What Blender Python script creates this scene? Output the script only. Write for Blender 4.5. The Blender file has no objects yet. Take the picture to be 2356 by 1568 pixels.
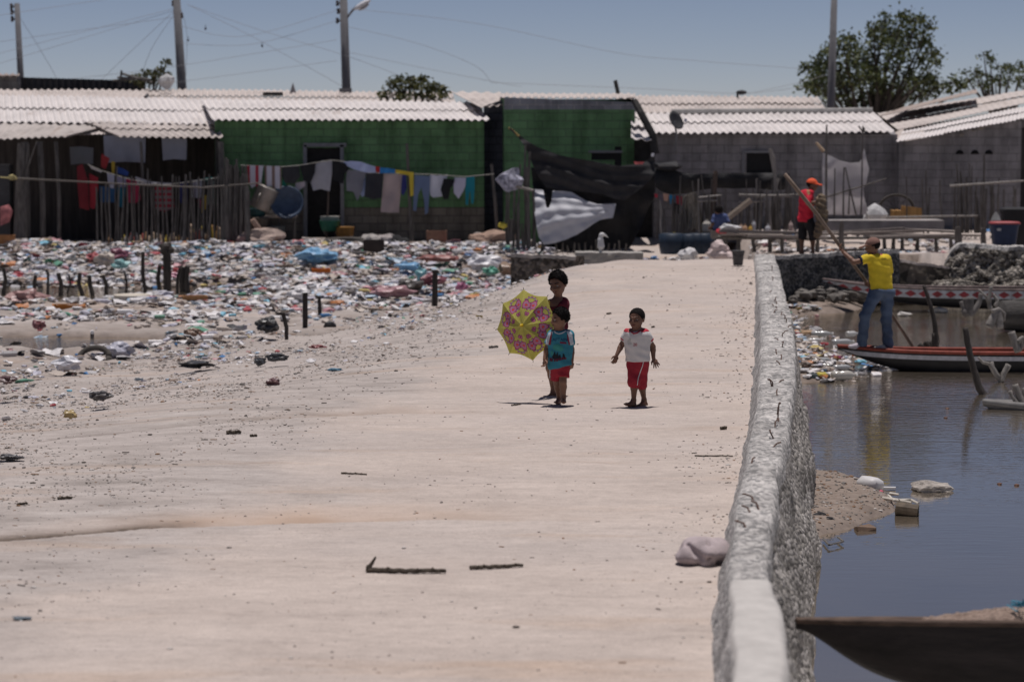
import bpy, bmesh, math, random
import numpy as np
from mathutils import Vector, Matrix, noise
from mathutils.geometry import delaunay_2d_cdt
from mathutils.bvhtree import BVHTree
random.seed(7); np.random.seed(7)
R = math.radians
SC = bpy.context.scene
COL = SC.collection
# ------------------------------------------------------------ camera, sky, sun, exposure
CAMZ = 2.9; FP = 5563.0; PITCH = math.atan(503/FP)
cam = bpy.data.cameras.new('camera'); cam.lens = FP/2356*36; cam.sensor_width = 36
cam.clip_start = .5; cam.clip_end = 9000
cam.dof.use_dof = True; cam.dof.focus_distance = 24.7; cam.dof.aperture_fstop = 2.1
co = bpy.data.objects.new('camera', cam); COL.objects.link(co)
co.location = (0, 0, CAMZ); co.rotation_euler = (math.pi/2-PITCH, 0, 0)
SC.camera = co
SUN_EL, SUN_AZ = 83.0, 8.0            # nearly overhead, a little behind the houses
wd = bpy.data.worlds.new('World'); SC.world = wd; wd.use_nodes = True
nt = wd.node_tree; nt.nodes.clear()
sky = nt.nodes.new('ShaderNodeTexSky'); sky.sky_type = 'NISHITA'; sky.sun_disc = False
sky.sun_elevation = R(SUN_EL); sky.sun_rotation = R(SUN_AZ); sky.air_density = .5; sky.dust_density = .5; sky.ozone_density = 6.0; sky.altitude = 2000
bg = nt.nodes.new('ShaderNodeBackground'); bg.inputs[1].default_value = .076
tint = nt.nodes.new('ShaderNodeMixRGB'); tint.blend_type = 'MULTIPLY'; tint.inputs[0].default_value = 1; tint.inputs[2].default_value = (1.26, .93, .765, 1)   # the photo's white balance
wo = nt.nodes.new('ShaderNodeOutputWorld')
nt.links.new(sky.outputs[0], tint.inputs[1]); nt.links.new(tint.outputs[0], bg.inputs[0]); nt.links.new(bg.outputs[0], wo.inputs[0])
sl = bpy.data.lights.new('sun', 'SUN'); sl.energy = 3.85; sl.angle = R(.5); sl.color = (1, .938, .915)
so = bpy.data.objects.new('sun', sl); COL.objects.link(so)
a = R(90-SUN_EL); b = R(SUN_AZ)
sd = Vector((math.sin(a)*math.sin(b), math.sin(a)*math.cos(b), math.cos(a)))
so.rotation_euler = sd.to_track_quat('Z', 'Y').to_euler(); so.location = (0, 20, 40)
SC.view_settings.view_transform = 'Standard'; SC.view_settings.look = 'None'
SC.view_settings.exposure = 0.0; SC.view_settings.gamma = 1
SC.cycles.max_bounces = 6
# ------------------------------------------------------------ pixel rays -> points in the place
CP, SP = math.cos(PITCH), math.sin(PITCH)
def ray(px, py):
    v = (784-py)/FP
    return Vector(((px-1178)/FP, CP+v*SP, -SP+v*CP))
def P(px, py, d):
    r = ray(px, py); k = d/r.y
    return Vector((r.x*k, d, CAMZ+r.z*k))
def G(px, py, z=0.):
    r = ray(px, py); k = (z-CAMZ)/r.z
    return Vector((r.x*k, r.y*k, z))
def S(d): return FP/d
def conv(ox, oy, k): return lambda x, y: (ox+x*k, oy+y*k)
ID = lambda x, y: (x, y)
C1 = conv(0, 115.04, .3155); C2 = conv(529.2, 195.6, .2641); C3 = conv(1092.9, 172.6, .29347)
C4 = conv(1438, 172.6, .29355); C5 = conv(1783.1, 0, .36676); KD = conv(1121.6, 609.7, .22012)
RB = conv(1725.6, 494.7, .30813); NC = conv(1783.1, 920.3, .41305); L4 = conv(0, 517.7, .26856)
M5 = conv(575.2, 517.7, .26856); B6 = conv(0, 862.8, .5127); V7 = conv(1380.5, 862.8, .44977)
def lerp(a, b, t): return a+(b-a)*t
def clamp(x, a=0., b=1.): return a if x < a else b if x > b else x
def sm(a, b, x):
    t = clamp((x-a)/(b-a)); return t*t*(3-2*t)
def nz(x, y, z=0.): return noise.noise(Vector((x, y, z)))
rnd = random.uniform
# ------------------------------------------------------------ materials
MATS = {}
def nodes(m):
    m.use_nodes = True; t = m.node_tree; return t, t.nodes['Principled BSDF']
def NN(t, kind, **kw):
    n = t.nodes.new(kind)
    for k, v in kw.items():
        if k[0] == '_': n.inputs[k[1:].replace('_', ' ')].default_value = v
        else: setattr(n, k, v)
    return n
def ramp(t, fac, stops):
    r = t.nodes.new('ShaderNodeValToRGB'); e = r.color_ramp.elements
    while len(e) < len(stops): e.new(.5)
    for el, (p, c) in zip(e, stops):
        el.position = p; el.color = (c[0], c[1], c[2], 1) if hasattr(c, '__len__') else (c, c, c, 1)
    t.links.new(fac, r.inputs[0]); return r.outputs[0]
def mix(t, fac, a, b, mode='MIX'):
    n = t.nodes.new('ShaderNodeMix'); n.data_type = 'RGBA'; n.blend_type = mode
    for i, v in ((0, fac), (6, a), (7, b)):
        if hasattr(v, 'links') or isinstance(v, bpy.types.NodeSocket): t.links.new(v, n.inputs[i])
        elif i == 0: n.inputs[0].default_value = v
        else: n.inputs[i].default_value = (v[0], v[1], v[2], 1)
    return n.outputs[2]
def pos(t): return NN(t, 'ShaderNodeNewGeometry').outputs['Position']
def objc(t): return NN(t, 'ShaderNodeTexCoord').outputs['Object']
def mapped(t, vec, sc=(1, 1, 1), loc=(0, 0, 0)):
    m = NN(t, 'ShaderNodeMapping'); m.inputs['Scale'].default_value = sc; m.inputs['Location'].default_value = loc
    t.links.new(vec, m.inputs['Vector']); return m.outputs[0]
def tnoise(t, vec, scale, detail=4, rough=.6):
    n = NN(t, 'ShaderNodeTexNoise'); n.inputs['Scale'].default_value = scale; n.inputs['Detail'].default_value = detail
    n.inputs['Roughness'].default_value = rough; t.links.new(vec, n.inputs['Vector']); return n.outputs['Fac']
def bump(t, b, h, strength=.3, dist=.02):
    n = NN(t, 'ShaderNodeBump'); n.inputs['Strength'].default_value = strength; n.inputs['Distance'].default_value = dist
    t.links.new(h, n.inputs['Height']); t.links.new(n.outputs[0], b.inputs['Normal'])
def M(name, c=None, rough=.8, var=.2, scale=8., bmp=.2, bd=.01, spec=.3, metal=0., trans=0., stretch=(1, 1, 1)):
    if name in MATS: return MATS[name]
    m = bpy.data.materials.new(name); t, b = nodes(m); MATS[name] = m
    v = mapped(t, objc(t), stretch)
    n = tnoise(t, v, scale)
    lo = [x*(1-var) for x in c]; hi = [min(.95, x*(1+var)) for x in c]
    t.links.new(ramp(t, n, [(.3, lo), (.7, hi)]), b.inputs['Base Color'])
    b.inputs['Roughness'].default_value = rough; b.inputs['Specular IOR Level'].default_value = spec; b.inputs['Metallic'].default_value = metal
    if bmp: bump(t, b, tnoise(t, v, scale*4, 3), bmp, bd)
    if trans:
        tr = NN(t, 'ShaderNodeBsdfTranslucent'); tr.inputs[0].default_value = (*c, 1)
        ms = NN(t, 'ShaderNodeMixShader'); ms.inputs[0].default_value = trans
        t.links.new(b.outputs[0], ms.inputs[1]); t.links.new(tr.outputs[0], ms.inputs[2])
        t.links.new(ms.outputs[0], t.nodes['Material Output'].inputs[0])
    return m
def mat_ground(name):
    m = bpy.data.materials.new(name); t, b = nodes(m)
    p = pos(t); sx = NN(t, 'ShaderNodeSeparateXYZ'); t.links.new(p, sx.inputs[0])
    d = NN(t, 'ShaderNodeVectorMath', operation='DOT_PRODUCT'); t.links.new(p, d.inputs[0]); d.inputs[1].default_value = (-1, .115, 0)
    big = tnoise(t, p, .5, 5, .6)
    mr = NN(t, 'ShaderNodeMapRange'); t.links.new(d.outputs['Value'], mr.inputs[0])     # the distance towards the shore, 0 on the causeway
    mr.inputs[1].default_value = 4.6-1.7; mr.inputs[2].default_value = 4.6+2.2
    ad = NN(t, 'ShaderNodeMath', operation='MULTIPLY_ADD'); t.links.new(big, ad.inputs[0]); ad.inputs[1].default_value = 1.1; t.links.new(mr.outputs[0], ad.inputs[2])
    shore = ramp(t, ad.outputs[0], [(.74, 0), (1.2, 1)])
    n1 = tnoise(t, mapped(t, p, (.75, 1.0, 1)), .9, 9, .66)
    sand = ramp(t, n1, [(.25, (.39, .335, .30)), (.5, (.465, .402, .36)), (.75, (.52, .452, .405))])
    grey = ramp(t, tnoise(t, mapped(t, p, (.5, 1.3, 1)), 2.2, 8, .7), [(.3, (.25, .222, .203)), (.52, (.39, .348, .322)), (.75, (.49, .45, .42))])
    c = mix(t, shore, sand, grey)
    # cement patches, greyer and smoother
    pat = ramp(t, tnoise(t, mapped(t, p, (.35, .9, 1), (3, 1, 0)), .55, 5, .55), [(.45, 0), (.62, 1)])
    c = mix(t, pat, c, mix(t, .45, c, (.43, .385, .36)))
    # ochre stains and drifts of fine brown sand along the slab edges
    st = ramp(t, tnoise(t, mapped(t, p, (.3, 1.6, 1), (7, 3, 0)), .8, 6, .6), [(.56, 0), (.75, 1)])
    c = mix(t, st, c, mix(t, .6, c, (.42, .30, .215)))
    # gravel specks
    v = NN(t, 'ShaderNodeTexVoronoi'); v.inputs['Scale'].default_value = 17; t.links.new(p, v.inputs['Vector'])
    sp = ramp(t, v.outputs['Distance'], [(.1, 1), (.2, 0)])
    gate = ramp(t, tnoise(t, p, 1.7, 4), [(.48, 0), (.62, 1)])
    mm = NN(t, 'ShaderNodeMath', operation='MULTIPLY'); t.links.new(sp, mm.inputs[0]); t.links.new(gate, mm.inputs[1])
    c = mix(t, mm.outputs[0], c, mix(t, .5, c, (.12, .105, .1)))
    fine = ramp(t, tnoise(t, mapped(t, p, (.7, 2.4, 1)), 2.2, 8, .7), [(.36, .90), (.64, 1.05)])
    c = mix(t, 1., c, fine, 'MULTIPLY')
    mid = ramp(t, tnoise(t, mapped(t, p, (.8, 1.3, 1), (4, 4, 0)), 11, 6, .75), [(.34, .87), (.5, 1.), (.68, 1.07)]); c = mix(t, 1., c, mid, 'MULTIPLY')
    grain = ramp(t, tnoise(t, p, 60, 5, .8), [(.3, .80), (.7, 1.15)]); c = mix(t, 1., c, grain, 'MULTIPLY')
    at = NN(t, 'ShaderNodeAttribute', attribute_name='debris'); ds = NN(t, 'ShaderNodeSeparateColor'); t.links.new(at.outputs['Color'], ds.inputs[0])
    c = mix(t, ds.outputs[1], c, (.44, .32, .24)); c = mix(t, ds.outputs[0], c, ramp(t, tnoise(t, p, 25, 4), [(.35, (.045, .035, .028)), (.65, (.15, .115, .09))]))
    c = mix(t, ds.outputs[2], c, ramp(t, tnoise(t, p, 9, 7, .7), [(.3, (.15, .118, .095)), (.5, (.24, .195, .165)), (.7, (.33, .28, .24))]))
    # mud low down by the water
    wet = NN(t, 'ShaderNodeMapRange'); t.links.new(sx.outputs[2], wet.inputs[0]); wet.inputs[1].default_value = -.78; wet.inputs[2].default_value = -.61
    wet.inputs[3].default_value = 1; wet.inputs[4].default_value = 0
    c = mix(t, wet.outputs[0], c, ramp(t, tnoise(t, p, 5, 6), [(.3, (.13, .105, .09)), (.7, (.26, .215, .185))]))
    t.links.new(c, b.inputs['Base Color']); b.inputs['Roughness'].default_value = .95; b.inputs['Specular IOR Level'].default_value = .1
    h = mix(t, .5, tnoise(t, p, 9, 8, .75), tnoise(t, p, 40, 4, .7))
    bump(t, b, h, .35, .03); return m
def mat_block(name, c, mortar, sc=1., var=.12, off=0.):
    m = bpy.data.materials.new(name); t, b = nodes(m)
    p = pos(t); s = NN(t, 'ShaderNodeSeparateXYZ'); t.links.new(p, s.inputs[0])
    x = NN(t, 'ShaderNodeMath', operation='MULTIPLY_ADD'); t.links.new(s.outputs[1], x.inputs[0]); x.inputs[1].default_value = 1.0; t.links.new(s.outputs[0], x.inputs[2])
    cb = NN(t, 'ShaderNodeCombineXYZ'); t.links.new(x.outputs[0], cb.inputs[0]); t.links.new(s.outputs[2], cb.inputs[1])
    br = NN(t, 'ShaderNodeTexBrick'); t.links.new(mapped(t, cb.outputs[0], (1, 1, 1), (off, .07, 0)), br.inputs[0])
    br.inputs['Scale'].default_value = 1; br.inputs['Brick Width'].default_value = .40*sc; br.inputs['Row Height'].default_value = .2*sc
    br.inputs['Mortar Size'].default_value = .011; br.inputs['Mortar Smooth'].default_value = .3
    br.inputs['Color1'].default_value = (*[k*(1-var) for k in c], 1); br.inputs['Color2'].default_value = (*[k*(1+var) for k in c], 1)
    br.inputs['Mortar'].default_value = (*mortar, 1)
    n = ramp(t, tnoise(t, p, 1.3, 7, .7), [(.28, .62), (.5, .98), (.72, 1.18)])
    n = mix(t, 1., n, ramp(t, tnoise(t, mapped(t, p, (2.2, 2.2, .25)), 1.3, 6, .65), [(.36, .70), (.55, 1.04)]), 'MULTIPLY')
    t.links.new(mix(t, 1., br.outputs[0], n, 'MULTIPLY'), b.inputs['Base Color'])
    b.inputs['Roughness'].default_value = .9; b.inputs['Specular IOR Level'].default_value = .15
    iv = NN(t, 'ShaderNodeMath', operation='SUBTRACT'); iv.inputs[0].default_value = 1; t.links.new(br.outputs['Fac'], iv.inputs[1])
    bump(t, b, iv.outputs[0], .8, .015); return m
def mat_rubble(name, lo, mid, hi, scale=22, bs=.9):
    m = bpy.data.materials.new(name); t, b = nodes(m); p = pos(t)
    w = NN(t, 'ShaderNodeMixRGB'); w.inputs[0].default_value = .06; t.links.new(p, w.inputs[1])
    nn = NN(t, 'ShaderNodeTexNoise'); nn.inputs['Scale'].default_value = 6; t.links.new(p, nn.inputs[0]); t.links.new(nn.outputs['Color'], w.inputs[2])
    v = NN(t, 'ShaderNodeTexVoronoi'); v.inputs['Scale'].default_value = scale; t.links.new(w.outputs[0], v.inputs['Vector'])
    sp = NN(t, 'ShaderNodeSeparateColor'); t.links.new(v.outputs['Color'], sp.inputs[0])
    c = ramp(t, sp.outputs[0], [(.1, lo), (.45, mid), (.9, hi)])
    g = ramp(t, tnoise(t, p, 2.2, 6, .65), [(.35, .6), (.65, 1.1)])
    t.links.new(mix(t, 1., c, g, 'MULTIPLY'), b.inputs['Base Color'])
    b.inputs['Roughness'].default_value = .92; b.inputs['Specular IOR Level'].default_value = .15
    iv = NN(t, 'ShaderNodeMath', operation='SUBTRACT'); iv.inputs[0].default_value = .6; t.links.new(v.outputs['Distance'], iv.inputs[1])
    bump(t, b, iv.outputs[0], bs, .04); return m
def mat_roof(name, c, stain=.35):
    m = bpy.data.materials.new(name); t, b = nodes(m); p = pos(t)
    n = ramp(t, tnoise(t, p, .9, 7, .7), [(.25, [k*(1-stain) for k in c]), (.5, c), (.75, [min(.9, k*1.12) for k in c])])
    s = ramp(t, tnoise(t, mapped(t, p, (2.5, .35, 1)), 1.4, 5, .6), [(.6, 0), (.78, 1)])
    t.links.new(mix(t, s, n, mix(t, .55, n, (.30, .23, .19))), b.inputs['Base Color'])
    b.inputs['Roughness'].default_value = .85; b.inputs['Specular IOR Level'].default_value = .2
    bump(t, b, tnoise(t, p, 25, 4), .25, .01); return m
def mat_stripes(name, a, bcol, freq, axis=0, duty=.5, rough=.85):
    if name in MATS: return MATS[name]
    m = bpy.data.materials.new(name); t, b = nodes(m); MATS[name] = m
    s = NN(t, 'ShaderNodeSeparateXYZ'); t.links.new(objc(t), s.inputs[0])
    f = NN(t, 'ShaderNodeMath', operation='MULTIPLY'); t.links.new(s.outputs[axis], f.inputs[0]); f.inputs[1].default_value = freq
    g = NN(t, 'ShaderNodeMath', operation='FRACT'); t.links.new(f.outputs[0], g.inputs[0])
    l = NN(t, 'ShaderNodeMath', operation='LESS_THAN'); t.links.new(g.outputs[0], l.inputs[0]); l.inputs[1].default_value = duty
    t.links.new(mix(t, l.outputs[0], a, bcol), b.inputs['Base Color']); b.inputs['Roughness'].default_value = rough; return m
def mat_water(name):
    m = bpy.data.materials.new(name); t, b = nodes(m); p = pos(t)
    c = ramp(t, tnoise(t, p, .35, 4), [(.35, (.125, .105, .082)), (.7, (.17, .142, .11))])
    t.links.new(c, b.inputs['Base Color']); b.inputs['Roughness'].default_value = .035; b.inputs['IOR'].default_value = 1.33
    w1 = tnoise(t, mapped(t, p, (1.2, 5.5, 1)), 1.5, 3, .5); w2 = tnoise(t, mapped(t, p, (1., 3.2, 1)), 5.5, 2, .5)
    g = ramp(t, tnoise(t, mapped(t, p, (.35, .5, 1), (2.2, 5, 0)), .5, 3), [(.42, .02), (.62, 1)])
    s = NN(t, 'ShaderNodeSeparateXYZ'); t.links.new(p, s.inputs[0])
    far = NN(t, 'ShaderNodeMapRange'); t.links.new(s.outputs[1], far.inputs[0]); far.inputs[1].default_value = 19; far.inputs[2].default_value = 34
    far.inputs[3].default_value = .10; far.inputs[4].default_value = 1.
    h = mix(t, .45, w1, w2)
    st = NN(t, 'ShaderNodeMath', operation='MULTIPLY'); t.links.new(g, st.inputs[0]); st.inputs[1].default_value = .5
    st1 = NN(t, 'ShaderNodeMath', operation='ADD'); t.links.new(st.outputs[0], st1.inputs[0]); st1.inputs[1].default_value = .35
    st2 = NN(t, 'ShaderNodeMath', operation='MULTIPLY'); t.links.new(st1.outputs[0], st2.inputs[0]); t.links.new(far.outputs[0], st2.inputs[1])
    n = NN(t, 'ShaderNodeBump'); n.inputs['Distance'].default_value = .024; t.links.new(st2.outputs[0], n.inputs['Strength']); t.links.new(h, n.inputs['Height'])
    t.links.new(n.outputs[0], b.inputs['Normal'])
    gl = NN(t, 'ShaderNodeBsdfGlossy'); gl.inputs['Color'].default_value = (.98, .94, .88, 1); gl.inputs['Roughness'].default_value = .03; t.links.new(n.outputs[0], gl.inputs['Normal'])
    lw = NN(t, 'ShaderNodeFresnel'); lw.inputs['IOR'].default_value = 2.2; t.links.new(n.outputs[0], lw.inputs['Normal'])
    fa = NN(t, 'ShaderNodeMapRange'); t.links.new(lw.outputs[0], fa.inputs[0]); fa.inputs[1].default_value = .15; fa.inputs[2].default_value = .7; fa.inputs[3].default_value = .58; fa.inputs[4].default_value = .88
    ms = NN(t, 'ShaderNodeMixShader'); t.links.new(fa.outputs[0], ms.inputs[0]); t.links.new(b.outputs[0], ms.inputs[1]); t.links.new(gl.outputs[0], ms.inputs[2])
    b.inputs['Specular IOR Level'].default_value = 0; t.links.new(ms.outputs[0], t.nodes['Material Output'].inputs[0]); return m
# ------------------------------------------------------------ mesh building
ORG = {}
class MB:
    def __init__(s): s.v = []; s.f = []; s.m = []; s.uv = []
    def add(s, vs, fs, mi=0, uv=None):
        o = len(s.v); s.v += [tuple(x) for x in vs]
        s.f += [tuple(i+o for i in f) for f in fs]
        s.m += ([mi]*len(fs)) if isinstance(mi, int) else list(mi)
        s.uv += uv if uv else [(0, 0)]*len(vs); return s
    def box(s, c, sz, rz=0, mi=0, mat=None, jit=0):
        vs = []
        for z in (-.5, .5):
            for x, y in ((-.5, -.5), (.5, -.5), (.5, .5), (-.5, .5)):
                v = Vector((x*sz[0]+rnd(-jit, jit), y*sz[1]+rnd(-jit, jit), z*sz[2]+rnd(-jit, jit)))
                v = (mat @ v) if mat else Matrix.Rotation(rz, 3, 'Z') @ v
                vs.append(v+Vector(c))
        return s.add(vs, [(3, 2, 1, 0), (4, 5, 6, 7), (0, 1, 5, 4), (1, 2, 6, 5), (2, 3, 7, 6), (3, 0, 4, 7)], mi)
    def tube(s, pts, r, n=7, mi=0, wob=0., cap=True, flat=1.):
        pts = [Vector(p) for p in pts]; k = len(pts)
        if not hasattr(r, '__len__'): r = [r]*k
        if len(r) != k: r = [lerp(r[0], r[-1], i/(k-1)) for i in range(k)]
        vs = []; fs = []
        ref = None
        for i in range(k):
            d = (pts[min(i+1, k-1)]-pts[max(i-1, 0)]).normalized()
            if ref is None: ref = Vector((0, 1, 0)) if abs(d.y) < .8 else Vector((1, 0, 0))
            a = d.cross(ref).normalized(); bb = a.cross(d).normalized(); ref = bb
            for j in range(n):
                t = 2*math.pi*j/n; q = r[i]*(1+(rnd(-wob, wob) if wob else 0))
                vs.append(pts[i]+a*math.cos(t)*q+bb*math.sin(t)*q*flat)
        for i in range(k-1):
            for j in range(n):
                j2 = (j+1) % n
                fs.append((i*n+j, i*n+j2, (i+1)*n+j2, (i+1)*n+j))
        if cap: fs += [tuple(range(n-1, -1, -1)), tuple((k-1)*n+j for j in range(n))]
        return s.add(vs, fs, mi)
    def lathe(s, base, prof, n=12, mi=0, mat=None):
        vs = []; fs = []; base = Vector(base)
        for r, z in prof:
            for j in range(n):
                t = 2*math.pi*j/n; v = Vector((r*math.cos(t), r*math.sin(t), z))
                vs.append(base+((mat @ v) if mat else v))
        for i in range(len(prof)-1):
            for j in range(n):
                j2 = (j+1) % n; fs.append((i*n+j, i*n+j2, (i+1)*n+j2, (i+1)*n+j))
        fs += [tuple(range(n-1, -1, -1)), tuple((len(prof)-1)*n+j for j in range(n))]
        return s.add(vs, fs, mi)
    def grid(s, fn, nu, nv, mi=0, thick=None):
        vs = [fn(i/nu, j/nv) for j in range(nv+1) for i in range(nu+1)]; uv = [(i/nu, j/nv) for j in range(nv+1) for i in range(nu+1)]
        fs = [(j*(nu+1)+i, j*(nu+1)+i+1, (j+1)*(nu+1)+i+1, (j+1)*(nu+1)+i) for j in range(nv) for i in range(nu)]
        if thick is None: return s.add(vs, fs, mi, uv)
        th = Vector(thick); N = len(vs)
        f2 = [tuple(N+q for q in reversed(f)) for f in fs]
        rim = [(i, i+1) for i in range(nu)]+[(nv*(nu+1)+i+1, nv*(nu+1)+i) for i in range(nu)]
        rim += [((j+1)*(nu+1), j*(nu+1)) for j in range(nv)]+[(j*(nu+1)+nu, (j+1)*(nu+1)+nu) for j in range(nv)]
        fr = [(b_, a_, N+a_, N+b_) for a_, b_ in rim]
        return s.add(list(vs)+[Vector(v)+th for v in vs], fs+f2+fr, mi, uv+uv)
    def blob(s, c, r, jit=.15, sub=1, mi=0, rot=None, seed=None):
        bm = bmesh.new(); bmesh.ops.create_icosphere(bm, subdivisions=sub, radius=1)
        rot = rot or Matrix.Identity(3); c = Vector(c); vs = []
        k = rnd(0, 99)
        for v in bm.verts:
            q = v.co*(1+jit*2*nz(v.co.x*1.7+k, v.co.y*1.7, v.co.z*1.7)) if sub > 1 else v.co*(1+rnd(-jit, jit))
            vs.append(c+rot @ Vector((q.x*r[0], q.y*r[1], q.z*r[2])))
        fs = [tuple(x.index for x in f.verts) for f in bm.faces]; bm.free()
        return s.add(vs, fs, mi)
    def build(s, name, mats, parent=None, loc=None, smooth=False):
        me = bpy.data.meshes.new(name)
        o = ORG[parent] if parent else Vector(loc if loc is not None else (0, 0, 0))
        v = np.array(s.v, dtype=np.float64).reshape(-1, 3)-np.array(o)
        me.from_pydata(v.tolist(), [], s.f)
        if not isinstance(mats, (list, tuple)): mats = [mats]
        for m in mats: me.materials.append(m)
        me.polygons.foreach_set('material_index', s.m)
        if smooth: me.polygons.foreach_set('use_smooth', [True]*len(s.f))
        if any(u != (0, 0) for u in s.uv):
            ul = me.uv_layers.new(name='UVMap'); li = np.zeros(len(me.loops), dtype=np.int32); me.loops.foreach_get('vertex_index', li)
            ul.data.foreach_set('uv', np.array(s.uv, dtype=np.float32)[li].ravel())
        me.update(); ob = bpy.data.objects.new(name, me); COL.objects.link(ob)
        if parent: ob.parent = parent; ORG[ob] = ORG[parent]
        else: ob.location = o; ORG[ob] = o
        return ob
def tag(o, label, cat, group=None, kind=None):
    if label: o['label'] = label
    if cat: o['category'] = cat
    if group: o['group'] = group
    if kind: o['kind'] = kind
    return o
def thing(name, label, cat, loc, group=None):
    o = bpy.data.objects.new(name, None); o.empty_display_size = .2; COL.objects.link(o)
    o.location = loc; ORG[o] = Vector(loc); return tag(o, label, cat, group)
def struct(o): o['kind'] = 'structure'; return o
def copy_tree(o, parent=None):
    c = o.copy(); COL.objects.link(c); ORG[c] = ORG[o]
    if parent: c.parent = parent
    for ch in o.children: copy_tree(ch, c)
    return c
def inpoly(x, y, poly):
    r = False; j = len(poly)-1
    for i in range(len(poly)):
        xi, yi = poly[i]; xj, yj = poly[j]
        if (yi > y) != (yj > y) and x < (xj-xi)*(y-yi)/(yj-yi)+xi: r = not r
        j = i
    return r
def sheet(mb, poly, fn, step, thick=.008, mi=0):
    """A closed polygon (in picture units) filled with a fine mesh; fn places each point; the sheet has a back and a rim."""
    ring = []
    for i, a in enumerate(poly):
        b_ = poly[(i+1) % len(poly)]; L = math.hypot(b_[0]-a[0], b_[1]-a[1]); n = max(1, int(L/step))
        ring += [(lerp(a[0], b_[0], k/n), lerp(a[1], b_[1], k/n)) for k in range(n)]
    pts = list(ring); x0 = min(p[0] for p in ring); x1 = max(p[0] for p in ring); y0 = min(p[1] for p in ring); y1 = max(p[1] for p in ring)
    nx = int((x1-x0)/step); ny = int((y1-y0)/step)
    for i in range(nx+1):
        for j in range(ny+1):
            q = (x0+(i+.5+rnd(-.2, .2))*step, y0+(j+.5+rnd(-.2, .2))*step)
            if inpoly(q[0], q[1], ring) and min((q[0]-r[0])**2+(q[1]-r[1])**2 for r in ring) > (step*.5)**2: pts.append(q)
    N = len(ring)
    v2, e2, f2, *_ = delaunay_2d_cdt([Vector(p) for p in pts], [(i, (i+1) % N) for i in range(N)], [], 1, 1e-5)
    V = [fn(v.x, v.y) for v in v2]; n = len(V)
    F = [tuple(f) for f in f2]
    cnt = {}
    for f in F:
        for k in range(len(f)):
            e = (f[k], f[(k+1) % len(f)]); key = tuple(sorted(e)); cnt.setdefault(key, []).append(e)
    rim = [e[0] for e in cnt.values() if len(e) == 1]
    back = [Vector((v.x, v.y+thick, v.z-.001)) for v in V]
    mb.add(V+back, F+[tuple(n+i for i in reversed(f)) for f in F]+[(b_, a, n+a, n+b_) for a, b_ in rim], mi)
    return mb
def cloth(poly, C, d, amp=.04, fr=9., step=6, thick=.008, bulge=None, mb=None, mi=0):
    pp = [C(*p) for p in poly]; k = rnd(0, 50)
    x0 = min(p[0] for p in pp); x1 = max(p[0] for p in pp); y0 = min(p[1] for p in pp); y1 = max(p[1] for p in pp)
    def fn(x, y):
        q = P(x, y, d); v = (y-y0)/(y1-y0+1e-6); u = (x-x0)/(x1-x0+1e-6)
        dy = amp*(math.sin(q.x*fr+k+nz(q.x*2, q.z*2, k)*2)*(.3+.7*v)+1.2*nz(q.x*3+k, q.z*2.2, 0))
        if bulge: dy += bulge(u, v)
        return P(x, y, d+dy)
    return sheet(mb or MB(), pp, fn, step, thick, mi)
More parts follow.
